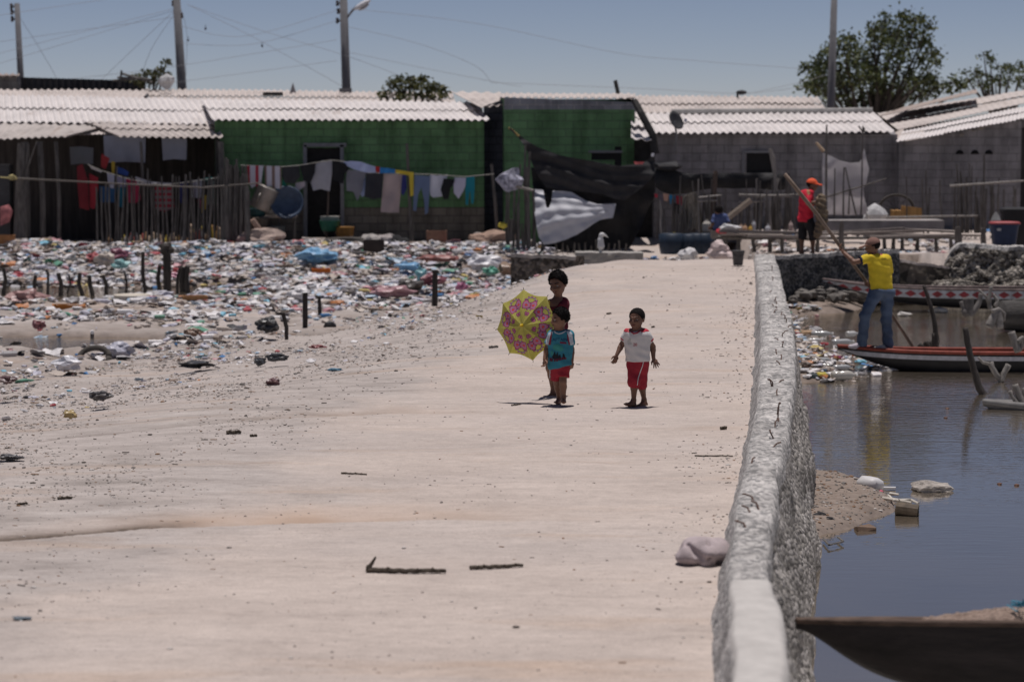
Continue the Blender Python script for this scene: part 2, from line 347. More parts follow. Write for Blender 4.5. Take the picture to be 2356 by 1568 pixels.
# ------------------------------------------------------------ smooth solids (distance fields meshed with surface nets)
class SDF:
    def __init__(s, lo, hi, h):
        s.lo = np.array(lo, dtype=np.float64); s.h = h; s.n = (np.ceil((np.array(hi)-s.lo)/h).astype(int)+1)
        s.f = np.full(s.n, .08, dtype=np.float32)
    def sub(s, lo, hi):
        a = np.clip(np.floor((np.array(lo)-s.lo)/s.h).astype(int), 0, s.n-1); b_ = np.clip(np.ceil((np.array(hi)-s.lo)/s.h).astype(int)+1, 1, s.n)
        sl_ = tuple(slice(x, y) for x, y in zip(a, b_))
        ax = [s.lo[i]+s.h*np.arange(a[i], b_[i]) for i in range(3)]
        return sl_, np.stack(np.meshgrid(*ax, indexing='ij'), -1)
    def put(s, sl_, d, k, op):
        f = s.f[sl_]; d = d.astype(np.float32)
        if op == 'u':
            h = np.clip(.5+.5*(f-d)/k, 0, 1); s.f[sl_] = f*(1-h)+d*h-k*h*(1-h)
        else:
            h = np.clip(.5-.5*(f+d)/k, 0, 1); s.f[sl_] = f*(1-h)-d*h+k*h*(1-h)
    def cone(s, a, b_, r1, r2=None, k=.015, op='u', flat=None, cap=None):
        r2 = r1 if r2 is None else r2; a = np.array(a); b_ = np.array(b_); m = max(r1, r2)+k+.025
        sl_, p = s.sub(np.minimum(a, b_)-m, np.maximum(a, b_)+m)
        ab = b_-a; L = max(1e-9, ab@ab); t = np.clip(((p-a)@ab)/L, 0, 1)
        q = p-a-t[..., None]*ab
        if flat is not None:
            n_, fa = np.array(flat[0]), flat[1]; q = q+(q@n_)[..., None]*n_*(fa-1)
        d = np.linalg.norm(q, axis=-1)-(r1+(r2-r1)*t)
        if cap is not None: n_ = np.array(cap)/np.linalg.norm(cap); d = np.maximum(d, (p-b_)@n_)
        s.put(sl_, d, k, op); return s
    def ell(s, c, r, Rm=None, k=.015, op='u'):
        c = np.array(c); r = np.array(r); m = r.max()+k+.025; sl_, p = s.sub(c-m, c+m)
        q = p-c
        if Rm is not None: q = q@np.array(Rm)
        k0 = np.linalg.norm(q/r, axis=-1); k1 = np.linalg.norm(q/(r*r), axis=-1)+1e-9
        s.put(sl_, k0*(k0-1)/k1, k, op); return s
    def cut(s, c, n_, rad):
        c = np.array(c); n_ = np.array(n_)/np.linalg.norm(n_); sl_, p = s.sub(c-rad, c+rad)
        s.f[sl_] = np.maximum(s.f[sl_], ((p-c)@n_).astype(np.float32)); return s
    def ripple(s, amp, fr, ph=0.):
        sl_, p = s.sub(s.lo, s.lo+s.n*s.h)
        s.f += (amp*(np.sin(p[..., 0]*fr+p[..., 2]*fr*.6+ph)*np.sin(p[..., 2]*fr*.8-p[..., 1]*fr+ph*2)+.6*np.sin(p[..., 2]*fr*1.9+p[..., 0]*fr*.5+ph))).astype(np.float32); return s
    def mesh(s):
        f = s.f; n = s.n
        f[0], f[-1] = .05, .05; f[:, 0], f[:, -1] = .05, .05; f[:, :, 0], f[:, :, -1] = .05, .05
        I = f < 0; cnt = np.zeros(n-1, dtype=np.int8)
        cs = [(x, y, z) for x in (0, 1) for y in (0, 1) for z in (0, 1)]
        for c in cs: cnt += I[c[0]:n[0]-1+c[0], c[1]:n[1]-1+c[1], c[2]:n[2]-1+c[2]]
        act = (cnt > 0) & (cnt < 8); idx = np.full(n-1, -1, dtype=np.int64); ijk = np.argwhere(act); idx[act] = np.arange(len(ijk))
        acc = np.zeros((len(ijk), 3)); num = np.zeros(len(ijk))
        for i, c0 in enumerate(cs):
            for c1 in cs[i+1:]:
                if sum(abs(x-y) for x, y in zip(c0, c1)) != 1: continue
                v0 = f[tuple((ijk+c0).T)]; v1 = f[tuple((ijk+c1).T)]; cr = (v0 < 0) != (v1 < 0)
                t = np.where(cr, v0/(v0-v1+1e-12), 0); acc += np.where(cr[:, None], np.array(c0)+t[:, None]*(np.array(c1)-np.array(c0)), 0); num += cr
        V = s.lo+(ijk+acc/num[:, None])*s.h; F = []
        for ax in range(3):
            o = [0, 0, 0]; o[ax] = 1; u, w = (ax+1) % 3, (ax+2) % 3
            A = I[:n[0]-o[0], :n[1]-o[1], :n[2]-o[2]]; B = I[o[0]:, o[1]:, o[2]:]
            for flip, E_ in ((0, A & ~B), (1, ~A & B)):
                e = np.argwhere(E_); e = e[(e[:, u] > 0) & (e[:, w] > 0) & (e[:, u] < n[u]-1) & (e[:, w] < n[w]-1)]
                if not len(e): continue
                du = np.zeros(3, int); du[u] = 1; dw = np.zeros(3, int); dw[w] = 1
                q = np.stack([idx[tuple((e-du-dw).T)], idx[tuple((e-dw).T)], idx[tuple(e.T)], idx[tuple((e-du).T)]], 1)
                F.append(q[:, ::-1] if flip else q)
        return V, np.concatenate(F)
    def build(s, name, mat, parent=None, loc=None):
        V, F = s.mesh(); mb = MB(); mb.v = V.tolist(); mb.f = F.tolist(); mb.m = [0]*len(F); mb.uv = [(0, 0)]*len(V)
        return mb.build(name, mat, parent, loc, True)
# ============================================================ THE SETTING: ground, causeway, water
WZ = -.78
def table(pts):
    q = sorted((G(x, y, z=.3).y, G(x, y, z=.3).x) for x, y in pts)
    def f(y):
        if y <= q[0][0]: return q[0][1]+(y-q[0][0])*.09
        for (a, b_), (c, d) in zip(q, q[1:]):
            if y <= c: return lerp(b_, d, (y-a)/(c-a))
        return q[-1][1]+(y-q[-1][0])*.1
    return f
wallx = table([(1738, 596), (1744, 627), (1750, 680), (1754, 741), (1754, 787), (1748, 880), (1739, 953), (1727, 1011), (1716, 1079), (1702, 1133), (1698, 1196), (1688, 1230), (1680, 1290), (1680, 1358), (1690, 1465), (1690, 1568)])
wallr = table([(1785, 596), (1792, 612), (1807, 680), (1821, 726), (1829, 772), (1830, 834), (1826, 895), (1817, 953), (1810, 1011), (1788, 1079), (1785, 1133), (1780, 1196), (1770, 1260), (1765, 1312), (1776, 1358), (1795, 1411), (1805, 1465), (1805, 1568)])
def tshore(x, y): return -.90*(x+7)+.432*(y-33)
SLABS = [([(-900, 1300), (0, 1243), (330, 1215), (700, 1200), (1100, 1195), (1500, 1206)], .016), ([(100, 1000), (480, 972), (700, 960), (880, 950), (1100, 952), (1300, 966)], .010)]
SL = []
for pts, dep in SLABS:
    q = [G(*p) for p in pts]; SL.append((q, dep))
def slab_y(q, x):
    if x < q[0].x or x > q[-1].x: return None
    for a, b_ in zip(q, q[1:]):
        if a.x <= x <= b_.x: return lerp(a.y, b_.y, (x-a.x)/(b_.x-a.x+1e-9))
POOLS = [(-10.2, 51.3, 3.6, 2.6), (-8.2, 39.9, 2.4, 1.5), (-6.5, 53.5, 1.4, 1.0)]
SPIT = [G(*p, z=WZ) for p in [(1780, 1085), (1845, 1090), (1900, 1094), (1965, 1100), (2010, 1118), (2062, 1150), (2055, 1178), (2010, 1190), (1960, 1215), (1900, 1228), (1870, 1240), (1780, 1260)]]
SPIT = [(p.x, p.y) for p in SPIT]
BEACH = [(3, 33.2), (3.9, 34.2), (4.6, 34.2), (5.2, 36.5), (4.95, 39), (5.1, 42), (4.7, 44.5), (5.4, 46), (6.6, 47.0), (7.3, 49), (9, 50), (14, 50.3), (14, 53), (3, 53)]
def edge_dist(x, y, poly):
    best = 1e9
    for i in range(len(poly)):
        ax, ay = poly[i]; bx, by = poly[(i+1) % len(poly)]
        L = (bx-ax)**2+(by-ay)**2; t = clamp(((x-ax)*(bx-ax)+(y-ay)*(by-ay))/L); best = min(best, math.hypot(x-ax-t*(bx-ax), y-ay-t*(by-ay)))
    return best if inpoly(x, y, poly) else -best
def cross_y(x): return 47.4+(x-4.95)*.72
def zt(x, y):
    t = tshore(x, y)
    wr = wallx(min(y, 47.4))+.12
    if x > wr and y < (49.6 if x < 7.9 else lerp(49.6, 50.9, sm(7.9, 8.6, x))) and not (y > 47 and y > cross_y(x)):          # the lagoon side
        z = -1.3
        if 15 < y < 33:
            e = edge_dist(x, y, SPIT); z = max(z, WZ-.22+.31*sm(-.45, .25, e)+.02*nz(x*3, y*3)) if e > -.6 else z
        e = edge_dist(x, y, BEACH)
        if e > -1: z = max(z, WZ-.22+.30*sm(-.6, .3, e)+.05*nz(x*2, y*1.5, 4)+.35*sm(46, 50, y)*sm(.1, 1, e))
        return z
    rise = .2*sm(32, 46.5, y)
    w0 = lerp(-8.5, -2.05, sm(33, 46, y)); k = sm(w0, lerp(.4, .15, sm(36, 46, y)), t+.5*nz(x*.5, y*.4)*(1-sm(40, 46, y)))
    z = rise*(1-k)-.66*k
    z += .05*sm(-6, -1, t)*nz(x*1.1, y*.7, 2)+.02*nz(x*.6, y*.5, 9)+.010*nz(x*2.3, y*3., 5)
    if t > -1: z += .09*nz(x*.9, y*.8, 7)*sm(-1, 1, t)+.06*nz(x*2.5, y*2, 3)*sm(-1, 1, t)
    for px, py, rx, ry in POOLS:
        e = math.hypot((x-px)/rx, (y-py)/ry)+.25*nz(x*.7, y*.7, 1)
        z = lerp(-.95, z, sm(.75, 1.25, e))
    if y > 47 and x < 1.25:                                                # shore below the houses
        z = lerp(z, -.60+.08*nz(x, y, 3), sm(47.3, 49, y)*sm(-.3, .1, x)) if x > -.3 else z
        z = lerp(z, -.2, sm(56, 60.3, y))
    if x >= 1.25 and y > 47:
        if x < 5.2:
            z = lerp(z, -1.0, sm(47.6, 48.6, y)); z = lerp(z, -.55, sm(53, 56, y)); z = lerp(z, 0., sm(57, 61, y))
        else:
            z = .19+.05*nz(x*1.5, y*1.5, 3)
            z = lerp(z, -.05+.12*nz(x*1.2, y, 6), sm(50.5, 52.5, y)*sm(5.2, 6., x)); z = lerp(z, .25, sm(56, 59, y))
            if x < 6: z = lerp(-.9, z, sm(5.2, 5.9, x)) if y > 50 else z
    for q, dep in SL:
        ys = slab_y(q, x)
        if ys is not None:
            fade = 1-sm(q[0].x*.2+q[-1].x*.8-1.3, q[-1].x, x)
            dy = y-ys
            if 0 <= dy < 2.5: z -= dep*fade*(1-sm(.05, 2.5, dy))*(1-.5*sm(-2.3, -.6, x))
    return z
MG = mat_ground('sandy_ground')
ys = []; y = 6.
while y < 75:
    ys.append(y); y += .3 if y < 10 else .045 if y < 21 else .08 if y < 30 else .13 if y < 50 else .3
ys = [-400, -60, 0]+ys+[90, 140, 300, 900, 3500]
us = [-60, -15, -5, -2.5, -1.6, -1.25]+[-1.08+2.16*i/230 for i in range(231)]+[1.25, 1.6, 2.5, 5, 15, 60]
nu = len(us); V = []
for y in ys:
    w = .225*max(y, 6)+.5
    for u in us:
        x = u*w
        V.append((x, y, zt(x, y) if 5 < y < 80 and abs(u) < 3 else (-1.3 if (x > wallx(y) and y < 40) else -.05)))
road_f = []; gr_f = []
for j in range(len(ys)-1):
    for i in range(nu-1):
        q = (j*nu+i, j*nu+i+1, (j+1)*nu+i+1, (j+1)*nu+i)
        cx = (V[q[0]][0]+V[q[2]][0])/2; cy = (V[q[0]][1]+V[q[2]][1])/2
        (road_f if (tshore(cx, cy) < -6.2+.8*nz(cx*.6, cy*.4) and cx < wallx(cy)+.12 and 5 < cy < 47.6) else gr_f).append(q)
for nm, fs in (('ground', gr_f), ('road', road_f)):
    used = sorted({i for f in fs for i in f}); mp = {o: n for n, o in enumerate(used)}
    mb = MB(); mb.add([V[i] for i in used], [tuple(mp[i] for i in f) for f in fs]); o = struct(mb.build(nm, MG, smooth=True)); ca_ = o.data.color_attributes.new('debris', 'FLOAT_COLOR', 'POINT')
    for i, ii in enumerate(used):
        x, y, _ = V[ii]; dk = oc = 0.
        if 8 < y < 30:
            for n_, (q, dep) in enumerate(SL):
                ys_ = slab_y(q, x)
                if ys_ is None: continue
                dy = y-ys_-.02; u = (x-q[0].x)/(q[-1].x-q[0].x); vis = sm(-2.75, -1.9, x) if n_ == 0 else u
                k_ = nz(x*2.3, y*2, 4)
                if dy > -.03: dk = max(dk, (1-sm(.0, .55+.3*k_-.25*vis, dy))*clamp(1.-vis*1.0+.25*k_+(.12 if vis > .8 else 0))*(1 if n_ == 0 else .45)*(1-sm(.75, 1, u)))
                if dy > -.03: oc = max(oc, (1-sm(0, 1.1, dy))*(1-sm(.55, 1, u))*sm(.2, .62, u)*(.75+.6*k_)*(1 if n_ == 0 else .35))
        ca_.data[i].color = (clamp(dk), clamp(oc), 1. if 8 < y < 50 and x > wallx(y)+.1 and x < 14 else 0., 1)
mb = MB(); mb.add([(-70, 36, WZ), (1.15, 36, WZ), (1.15, 5, WZ), (120, 5, WZ), (120, 57.5, WZ), (-70, 57.5, WZ)], [(0, 1, 4, 5), (1, 2, 3, 4)])
struct(mb.build('water', mat_water('lagoon_water')))
# ============================================================ SEA WALL beside the causeway
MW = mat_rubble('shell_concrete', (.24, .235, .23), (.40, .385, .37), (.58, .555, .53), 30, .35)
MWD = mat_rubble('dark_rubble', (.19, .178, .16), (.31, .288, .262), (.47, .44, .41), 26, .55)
w = thing('sea_wall', 'long low wall of pale shelly concrete running beside the causeway above the water', 'wall', (wallx(30), 30, 0))
Y0, Y1, NY = 9.5, 47.5, 760
prof = [(-.14, -.12), (-.10, .0), (-.06, .1), (-.03, .2), (0, .295), (.06, .31), (.12, .312), (.18, .31), (.235, .30), (.262, .24), (.272, .15), (.285, .06), (.33, -.03), (.37, -.13), (.41, -.24), (.45, -.35), (.48, -.47), (.51, -.6), (.54, -.74), (.58, -.9), (.62, -1.1)]
def wall_pt(y, i):
    u, z = prof[i]; x0 = wallx(y); wd_ = wallr(y)-x0
    if u > .235: u = wd_+(u-.25)*(.85-.5*sm(20, 30, y))
    elif u > 0: u = u/.235*(wd_-.015)
    wide = 1
    rub = 1 if i >= 11 else .0
    nn = noise.fractal(Vector((y*1.1, u*3, z*2)), 1., 2., 5)
    n2 = nz(y*7, u*9+z*7, 3); n3 = nz(y*19, u*20, z*17)
    am = .018+.045*rub
    ed = .02*nz(y*1.6, 1, i*.02)
    dx = (am*nn+(.007+.026*rub)*n2+(.004+.010*rub)*n3+ed)*(1 if (i < 5 or i > 7) else .25)
    dz = (.018*n3+.016*n2) if 4 <= i <= 8 else .03*n2*rub+.01*n3
    if 5 <= i <= 7: dz -= .035*max(0, nz(y*.9, 3, 1))
    return Vector((x0+u*wide+dx*(.35 if y < 13.4 and i < 11 else 1), y, z-.06*sm(40, 47, y)*0+dz*(.3 if y < 13.4 else 1)))
mb = MB(); npf = len(prof); vs = []
for j in range(NY+1):
    y = lerp(Y0, Y1, j/NY)
    vs += [wall_pt(y, i) for i in range(npf)]
fs = []; ms = []
for j in range(NY):
    for i in range(npf-1):
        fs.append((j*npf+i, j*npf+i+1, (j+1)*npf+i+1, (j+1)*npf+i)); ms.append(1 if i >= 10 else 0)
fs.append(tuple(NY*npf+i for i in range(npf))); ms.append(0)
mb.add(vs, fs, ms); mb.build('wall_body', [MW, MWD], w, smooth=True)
MC = M('smooth_cement', (.46, .44, .415), .9, .12, 6, .3, .01)
mb = MB()
capp = [(-.012, .20), (-.006, .31), (.02, .326), (.13, .33), (.235, .322), (.268, .30), (.285, .20)]
vs = []; NCp = 110
for j in range(NCp+1):
    y = lerp(9.6, 13.5+0, j/NCp)
    for i, (u, z) in enumerate(capp):
        yy = y+(.14*nz(u*9, 3) if j > NCp-4 else 0)
        vs.append((wallx(y)+u/.285*(wallr(y)-wallx(y)+.02)+.010*nz(y*1.5, i*.2)+.02*nz(y*1.6, 1, .1), yy, z+.006*nz(y*3, u*8)))
k = len(capp); mb.add(vs, [(j*k+i, j*k+i+1, (j+1)*k+i+1, (j+1)*k+i) for j in range(NCp) for i in range(k-1)]+[tuple(NCp*k+i for i in range(k))])
o = mb.build('cement_cap', MC, w, smooth=True); o['label'] = 'smooth cement cap'
MRUST = M('rusty_iron', (.11, .066, .05), .9, .3, 30, .3)
rb = [(RB, q) for q in [(165, 430, 168, 380), (168, 495, 172, 460), (140, 590, 170, 610), (185, 665, 190, 625), (197, 660, 195, 610), (208, 680, 208, 650), (187, 695, 170, 670), (210, 712, 205, 690), (172, 733, 205, 737), (228, 755, 250, 728), (255, 790, 253, 740), (268, 815, 265, 765), (275, 852, 325, 850), (243, 925, 245, 880), (243, 893, 297, 890), (222, 952, 193, 932), (235, 1000, 252, 945), (207, 1050, 207, 1010), (228, 1095, 245, 1050), (243, 1137, 203, 1095), (167, 1297, 147, 1230), (190, 1270, 265, 1260), (205, 1355, 215, 1310), (207, 1525, 217, 1405), (205, 1565, 225, 1530)]]
rb += [(V7, q) for q in [(885, 70, 865, 20), (905, 215, 920, 140), (895, 275, 918, 235), (897, 330, 865, 280), (865, 380, 940, 365), (800, 655, 740, 620), (820, 690, 780, 680), (780, 715, 735, 705), (765, 795, 695, 790), (760, 460, 800, 440)]]
for C, (x0, y0, x1, y1) in rb:
    b0 = G(*C(x0, y0), z=.29); b0.x = min(max(b0.x, wallx(b0.y)+.03), wallr(b0.y)-.03)
    top = P(*C(x1, y1), b0.y+.03)
    top.z = max(top.z, .33); top.x = lerp(b0.x, top.x, .9)
    if top.z < .36: top.y += .12
    mid = lerp(b0, top, .55)+Vector((rnd(-.015, .015), 0, .015))
    MB().tube([b0-Vector((0, 0, .02)), mid, top, top+Vector((rnd(-.02, .02), .02, -.004))], .0065, 6).build('rebar', MRUST, w)
# ============================================================ walls at the far end
def rubble_wall(name, label, path, z0, ztop, th, mats, amp=.06, lean=.1, nx=90, nv=14, top_amp=.03):
    """A rough masonry bank along a path on the ground; its front faces -Y."""
    path = [Vector(p) for p in path]; L = [0]
    for a, b_ in zip(path, path[1:]): L.append(L[-1]+(b_-a).length)
    def along(s):
        for i in range(len(path)-1):
            if s <= L[i+1] or i == len(path)-2:
                return lerp(path[i], path[i+1], (s-L[i])/(L[i+1]-L[i])), (path[i+1]-path[i]).normalized()
    mb = MB(); vs = []
    for j in range(nx+1):
        s = L[-1]*j/nx; p, d = along(s); nrm = Vector((d.y, -d.x, 0)); zt_ = ztop(j/nx) if callable(ztop) else ztop
        for i in range(nv+1):
            z = lerp(z0, zt_, i/nv); k = noise.fractal(Vector((s*1.6, z*2.4, 3)), 1., 2., 5)+.5*nz(s*8, z*8, 2)
            vs.append(p+nrm*(amp*k*(1 if i < nv else .5)+lean*(1-i/nv))+Vector((0, 0, z+(top_amp*nz(s*3, 4)+top_amp*.6*nz(s*11, 2) if i > nv-2 else 0))))
        zz = vs[-1].z
        vs.append(p-nrm*th+Vector((0, 0, zz-.01))); vs.append(p-nrm*(th+.05)+Vector((0, 0, z0)))
    k = nv+3
    fs = []; ms = []
    for j in range(nx):
        for i in range(k-1):
            fs.append((j*k+i, (j+1)*k+i, (j+1)*k+i+1, j*k+i+1)); ms.append(1 if (i >= nv-1 and len(mats) > 1) else 0)
    fs += [tuple(reversed(range(k))), tuple(nx*k+i for i in range(k))]; ms += [0, 0]
    mb.add(vs, fs, ms); o = mb.build(name, mats, loc=path[0])
    return tag(o, label, 'wall')
MRD = mat_rubble('dark_aggregate', (.05, .052, .055), (.10, .10, .10), (.22, .215, .205), 24, .8)
MRB = mat_rubble('brown_rubble', (.07, .06, .05), (.17, .155, .135), (.36, .33, .29), 18, 1.)
rubble_wall('retaining_wall', 'dark aggregate wall turning off the end of the pale wall, below the man in red', [(5.05, 47.25, 0), (6.3, 48.15, 0), (7.9, 49.3, 0)], -.75, lambda u: .29+.03*u, .22, [MRD, MW], .035, .03)
rubble_wall('earth_bank', 'crumbling brown block bank behind the yellow shirted man', [(7.9, 49.35, 0), (9.05, 50.0, 0)], -.75, lambda u: .12-.2*u, .8, [mat_rubble('earth_blocks', (.045, .04, .034), (.10, .085, .07), (.20, .17, .14), 4, .8), MG], .05, .1, 40)
rubble_wall('rubble_bank', 'tall grey rubble bank behind the diamond patterned canoe at right edge', [(8.75, 50.3, 0), (9.0, 50.35, 0), (9.35, 50.3, 0), (12.2, 50.0, 0)], -.75, lambda u: -.3+.65*sm(0, .17, u)+.03*math.sin(u*9), .8, [MRB, MW], .11, .35, 120)
rubble_wall('stone_footing', 'low rubble footing heap at water level under the grey rubble bank', [(8.6, 49.7, 0), (10, 49.55, 0), (12.2, 49.3, 0)], -.85, lambda u: -.38+.05*math.sin(u*13), .7, [MRB], .16, .3, 90, 8, .06)
a, b_ = P(1176, 650, 48.9), P(1322, 650, 48.3)
rubble_wall('block_wall', 'short dark brown block wall at the left end of the causeway crest', [(-.02, 49.2, 0), (1.28, 48.3, 0)], -.75, .235, .3, [mat_rubble('brown_blocks', (.06, .052, .045), (.12, .105, .09), (.22, .19, .16), 14, .9), M('block_top', (.36, .33, .30), .9, .25, 6)], .03, .04, 50, 14, .035)
mb = MB(); q = [(1325, 583), (1478, 583)]
p0 = P(1325, 581, 50.5); p1 = P(1480, 582, 50.8)
mb.grid(lambda u, v: lerp(p0, p1, u)+Vector((0, .5*(1-v)*0, -.24*(1-v)))+Vector((0, .02*nz(u*9, v*5), .015*nz(u*7, 2)*v)), 40, 5, 0, (0, .7, 0))
tag(mb.build('concrete_slab', M('grey_concrete', (.30, .285, .265), .9, .2, 5, .4), loc=p0), 'grey concrete slab edge between the block wall and the dark tarpaulin', 'slab')
def heap(name, label, px, py, d, r, mat, cat, group=None, sub=3, jit=.3):
    p = P(px, py, d); return tag(MB().blob((0, 0, 0), r, jit, sub).build(name, mat, smooth=True), label, cat, group) and None
# ============================================================ HOUSES
BLK = (.011, .011, .012)
MDARK = M('dull_dark', (.05, .048, .046), .9, .3, 5)  # one very dark tone shared by walls, a beam and small parts
ROOF = mat_roof('fibre_cement', (.60, .565, .55), .25); ROOFO = mat_roof('old_fibre_cement', (.50, .45, .42), .45); ROOFR = mat_roof('rusty_sheet', (.33, .275, .245), .5)
def corr(mb, A, B, Cc, D, pitch=.177, amp=.026, rows=2, n=7, thick=.012, mi=0, rag=.03):
    """Corrugated sheeting: A-B the eave, D-C the ridge; rows of sheets overlap."""
    A, B, Cc, D = map(Vector, (A, B, Cc, D)); L = (B-A).length; nrm = (B-A).cross(D-A).normalized()
    nw = max(2, int(L/pitch)); nu_ = nw*n
    for r in range(rows):
        v0, v1 = r/rows, (r+1)/rows+(.04 if r < rows-1 else 0)
        sheet_w = 6*n
        def fn(u, v, v0=v0, v1=v1, r=r):
            i = round(u*nu_); vv = lerp(v0, v1, v); jo = rag*nz((i//sheet_w)*3.7, r*5.1, A.x) if v < .5 else 0
            p = lerp(lerp(A, B, u), lerp(D, Cc, u), vv+jo*.5)
            return p+nrm*(amp*math.cos(2*math.pi*i/n)+.018*r+.02*(1-v)*(rows > 1)+.012*nz((i//sheet_w)*2.3, r*3.3, 1)+.02*nz(u*L*.5, vv*2, 7))
        mb.grid(fn, nu_, 3, mi, tuple(-nrm*thick))
    return mb
def front(mb, A, B, z0, zA, zB, th, ops=(), mi=0):
    """A wall from A to B, its top sloping zA..zB, with real openings (u0, u1 in metres along, z0, z1)."""
    A, B = Vector(A), Vector(B); L = math.hypot(B.x-A.x, B.y-A.y); d = Vector(((B.x-A.x)/L, (B.y-A.y)/L, 0)); nb = Vector((-d.y, d.x, 0))*th
    us_ = sorted({0, L, *[o[0] for o in ops], *[o[1] for o in ops]}); zs = sorted({z0, *[o[2] for o in ops], *[o[3] for o in ops]})
    zs = [z for z in zs if z >= z0]+[None]
    def pt(u, z): return Vector((A.x, A.y, 0))+d*u+Vector((0, 0, lerp(zA, zB, u/L) if z is None else z))
    def solid(i, j):
        um = (us_[i]+us_[i+1])/2; zm = (zs[j]+(zs[j+1] if zs[j+1] is not None else zs[j]+.01))/2
        return not any(o[0] < um < o[1] and o[2] < zm < o[3] for o in ops)
    for i in range(len(us_)-1):
        for j in range(len(zs)-1):
            q = [pt(us_[i], zs[j]), pt(us_[i+1], zs[j]), pt(us_[i+1], zs[j+1]), pt(us_[i], zs[j+1])]
            if solid(i, j): mb.add(q+[p+nb for p in q], [(0, 1, 2, 3), (7, 6, 5, 4)], mi)
            else: mb.add(q+[p+nb for p in q], [(0, 4, 5, 1), (1, 5, 6, 2), (2, 6, 7, 3), (3, 7, 4, 0)], mi)
    q = [pt(0, z0), pt(L, z0), pt(L, None), pt(0, None)]
    mb.add(q+[p+nb for p in q], [(3, 2, 6, 7), (0, 3, 7, 4), (1, 5, 6, 2)], mi); return mb
def shell(mb, A, B, depth, z0, zf, zb, th=.15, mi=0):
    """side and back walls and an unlit floor behind a front wall A-B"""
    A, B = Vector(A), Vector(B); d = (B-A); d.z = 0; d.normalize(); nb = Vector((-d.y, d.x, 0))
    for p, s in ((A, 1), (B, -1)):
        a0 = Vector((p.x, p.y, 0))+nb*th; a1 = Vector((p.x, p.y, 0))+nb*depth
        q = [a0+d*0, a1, a1+d*s*th, a0+d*s*th]
        mb.add([v+Vector((0, 0, z0)) for v in q]+[q[0]+Vector((0, 0, zf)), q[1]+Vector((0, 0, zb)), q[2]+Vector((0, 0, zb)), q[3]+Vector((0, 0, zf))],
               [(0, 1, 5, 4), (2, 3, 7, 6), (4, 5, 6, 7), (1, 2, 6, 5)], mi)
    a0 = Vector((A.x, A.y, 0))+nb*depth+d*th; a1 = Vector((B.x, B.y, 0))+nb*depth-d*th
    mb.add([a0+Vector((0, 0, z0)), a1+Vector((0, 0, z0)), a1+Vector((0, 0, zb)), a0+Vector((0, 0, zb))], [(0, 1, 2, 3)], mi); return mb
MGR = mat_block('green_blocks', (.13, .25, .12), (.115, .175, .11), 1., .08); MGY = mat_block('grey_blocks', (.25, .242, .25), (.19, .188, .19), 1., .07, .1)
MGB = mat_block('bare_blocks', (.20, .18, .15), (.11, .10, .09)); MPAR = mat_block('parapet_blocks', (.25, .26, .285), (.42, .41, .40))
MPOST = M('weathered_wood', (.13, .12, .11), .95, .4, 6, .5, .01, stretch=(3, 3, .6)); MGREYW = M('silver_driftwood', (.27, .25, .23), .95, .3, 5, .6, .01, stretch=(4, 4, .6))
MFR = M('grey_frame', (.20, .205, .22), .8, .15)
# green house with the laundry
d0 = 61.5
A = P(497, 560, d0); B = P(1114, 560, d0+.2); A.z = B.z = -.35
h = thing('green_house', 'long green block house with a white corrugated roof behind the laundry line', 'house', (A+B)/2)
zf = P(800, 279, d0).z; k = S(d0)
def uo(px): return (px-497)/(1114-497)*(B-A).length
zd1 = P(700, 340, d0).z
zb1 = P(700, 477, d0).z
ops = [(uo(706), uo(784), -.1, zd1)]
mb = MB(); front(mb, A, B, zb1, zf, zf, .15, [(ops[0][0], ops[0][1], zb1, zd1)]); shell(mb, A, B, 4, -.35, zf, zf+.5, .15); mb.build('wall', MGR, h)
mb = MB(); front(mb, A, B, -.35, zb1-.002, zb1-.002, .14, [(ops[0][0], ops[0][1], -.1, zb1-.002)]); o = mb.build('wall_base', MGB, h); o['label'] = 'unpainted brown block base courses'
mb = MB(); corr(mb, P(487, 277, 61.1), P(1126, 277, 61.3), P(1090, 236, 65.2), P(463, 229, 65), rows=2); mb.build('roof', ROOF, h)
fr = MB(); da = d0-.02
for x0, x1, y0, y1 in ((699, 706, 333, 545), (784, 791, 333, 545), (699, 797, 329, 338)):
    p0, p1 = P(x0, y1, da), P(x1, y0, da); fr.box(((p0.x+p1.x)/2, da-.01, (p0.z+p1.z)/2), (abs(p1.x-p0.x), .07, abs(p1.z-p0.z)))
dr = MB(); p0, p1 = P(706.5, 545, d0+.1), P(783, 339, d0+.1); dr.box(((p0.x+p1.x)/2, d0+.11, (p0.z+p1.z)/2), (p1.x-p0.x, .04, p1.z-p0.z))
od = dr.build('door', M('dark_door', (.012, .011, .011), .7, .4), h); fr.build('door_frame', MFR, od)
# second green house with a bare parapet
A = P(1160, 560, 61); B = P(1458, 560, 61.1); A.z = B.z = -.3; L = (B-A).length
h = thing('parapet_house', 'taller green block house with two bare grey parapet courses, behind the black tarpaulin', 'house', (A+B)/2)
zt0 = P(1300, 252, 61).z; ztop = P(1300, 224, 61).z; wz0, wz1 = P(1390, 368, 61).z, P(1390, 352, 61).z
mb = MB(); u0 = (1360-1160)/298*L; u1 = (1427-1160)/298*L
front(mb, A, B, -.3, zt0, zt0, .15, [(u0, u1, wz0, wz1)]); shell(mb, A, B, 5, -.3, ztop, ztop, .15); mb.build('wall', MGR, h)
mb = MB(); front(mb, A+Vector((0, -.012, 0)), B+Vector((0, -.012, 0)), zt0, ztop, ztop-.12, .15); mb.build('parapet', MPAR, h)
pi = MB().box(((A.x*.25+B.x*.75), 61.1, (wz0+wz1)/2), (1.0, .03, .5)); o = pi.build('window', M('window_dark', BLK, .6, .2), h)
MB().box((P(1393, 350, 61).x, 60.94, wz1+.035), (.85, .12, .06)).build('lintel', MFR, o)
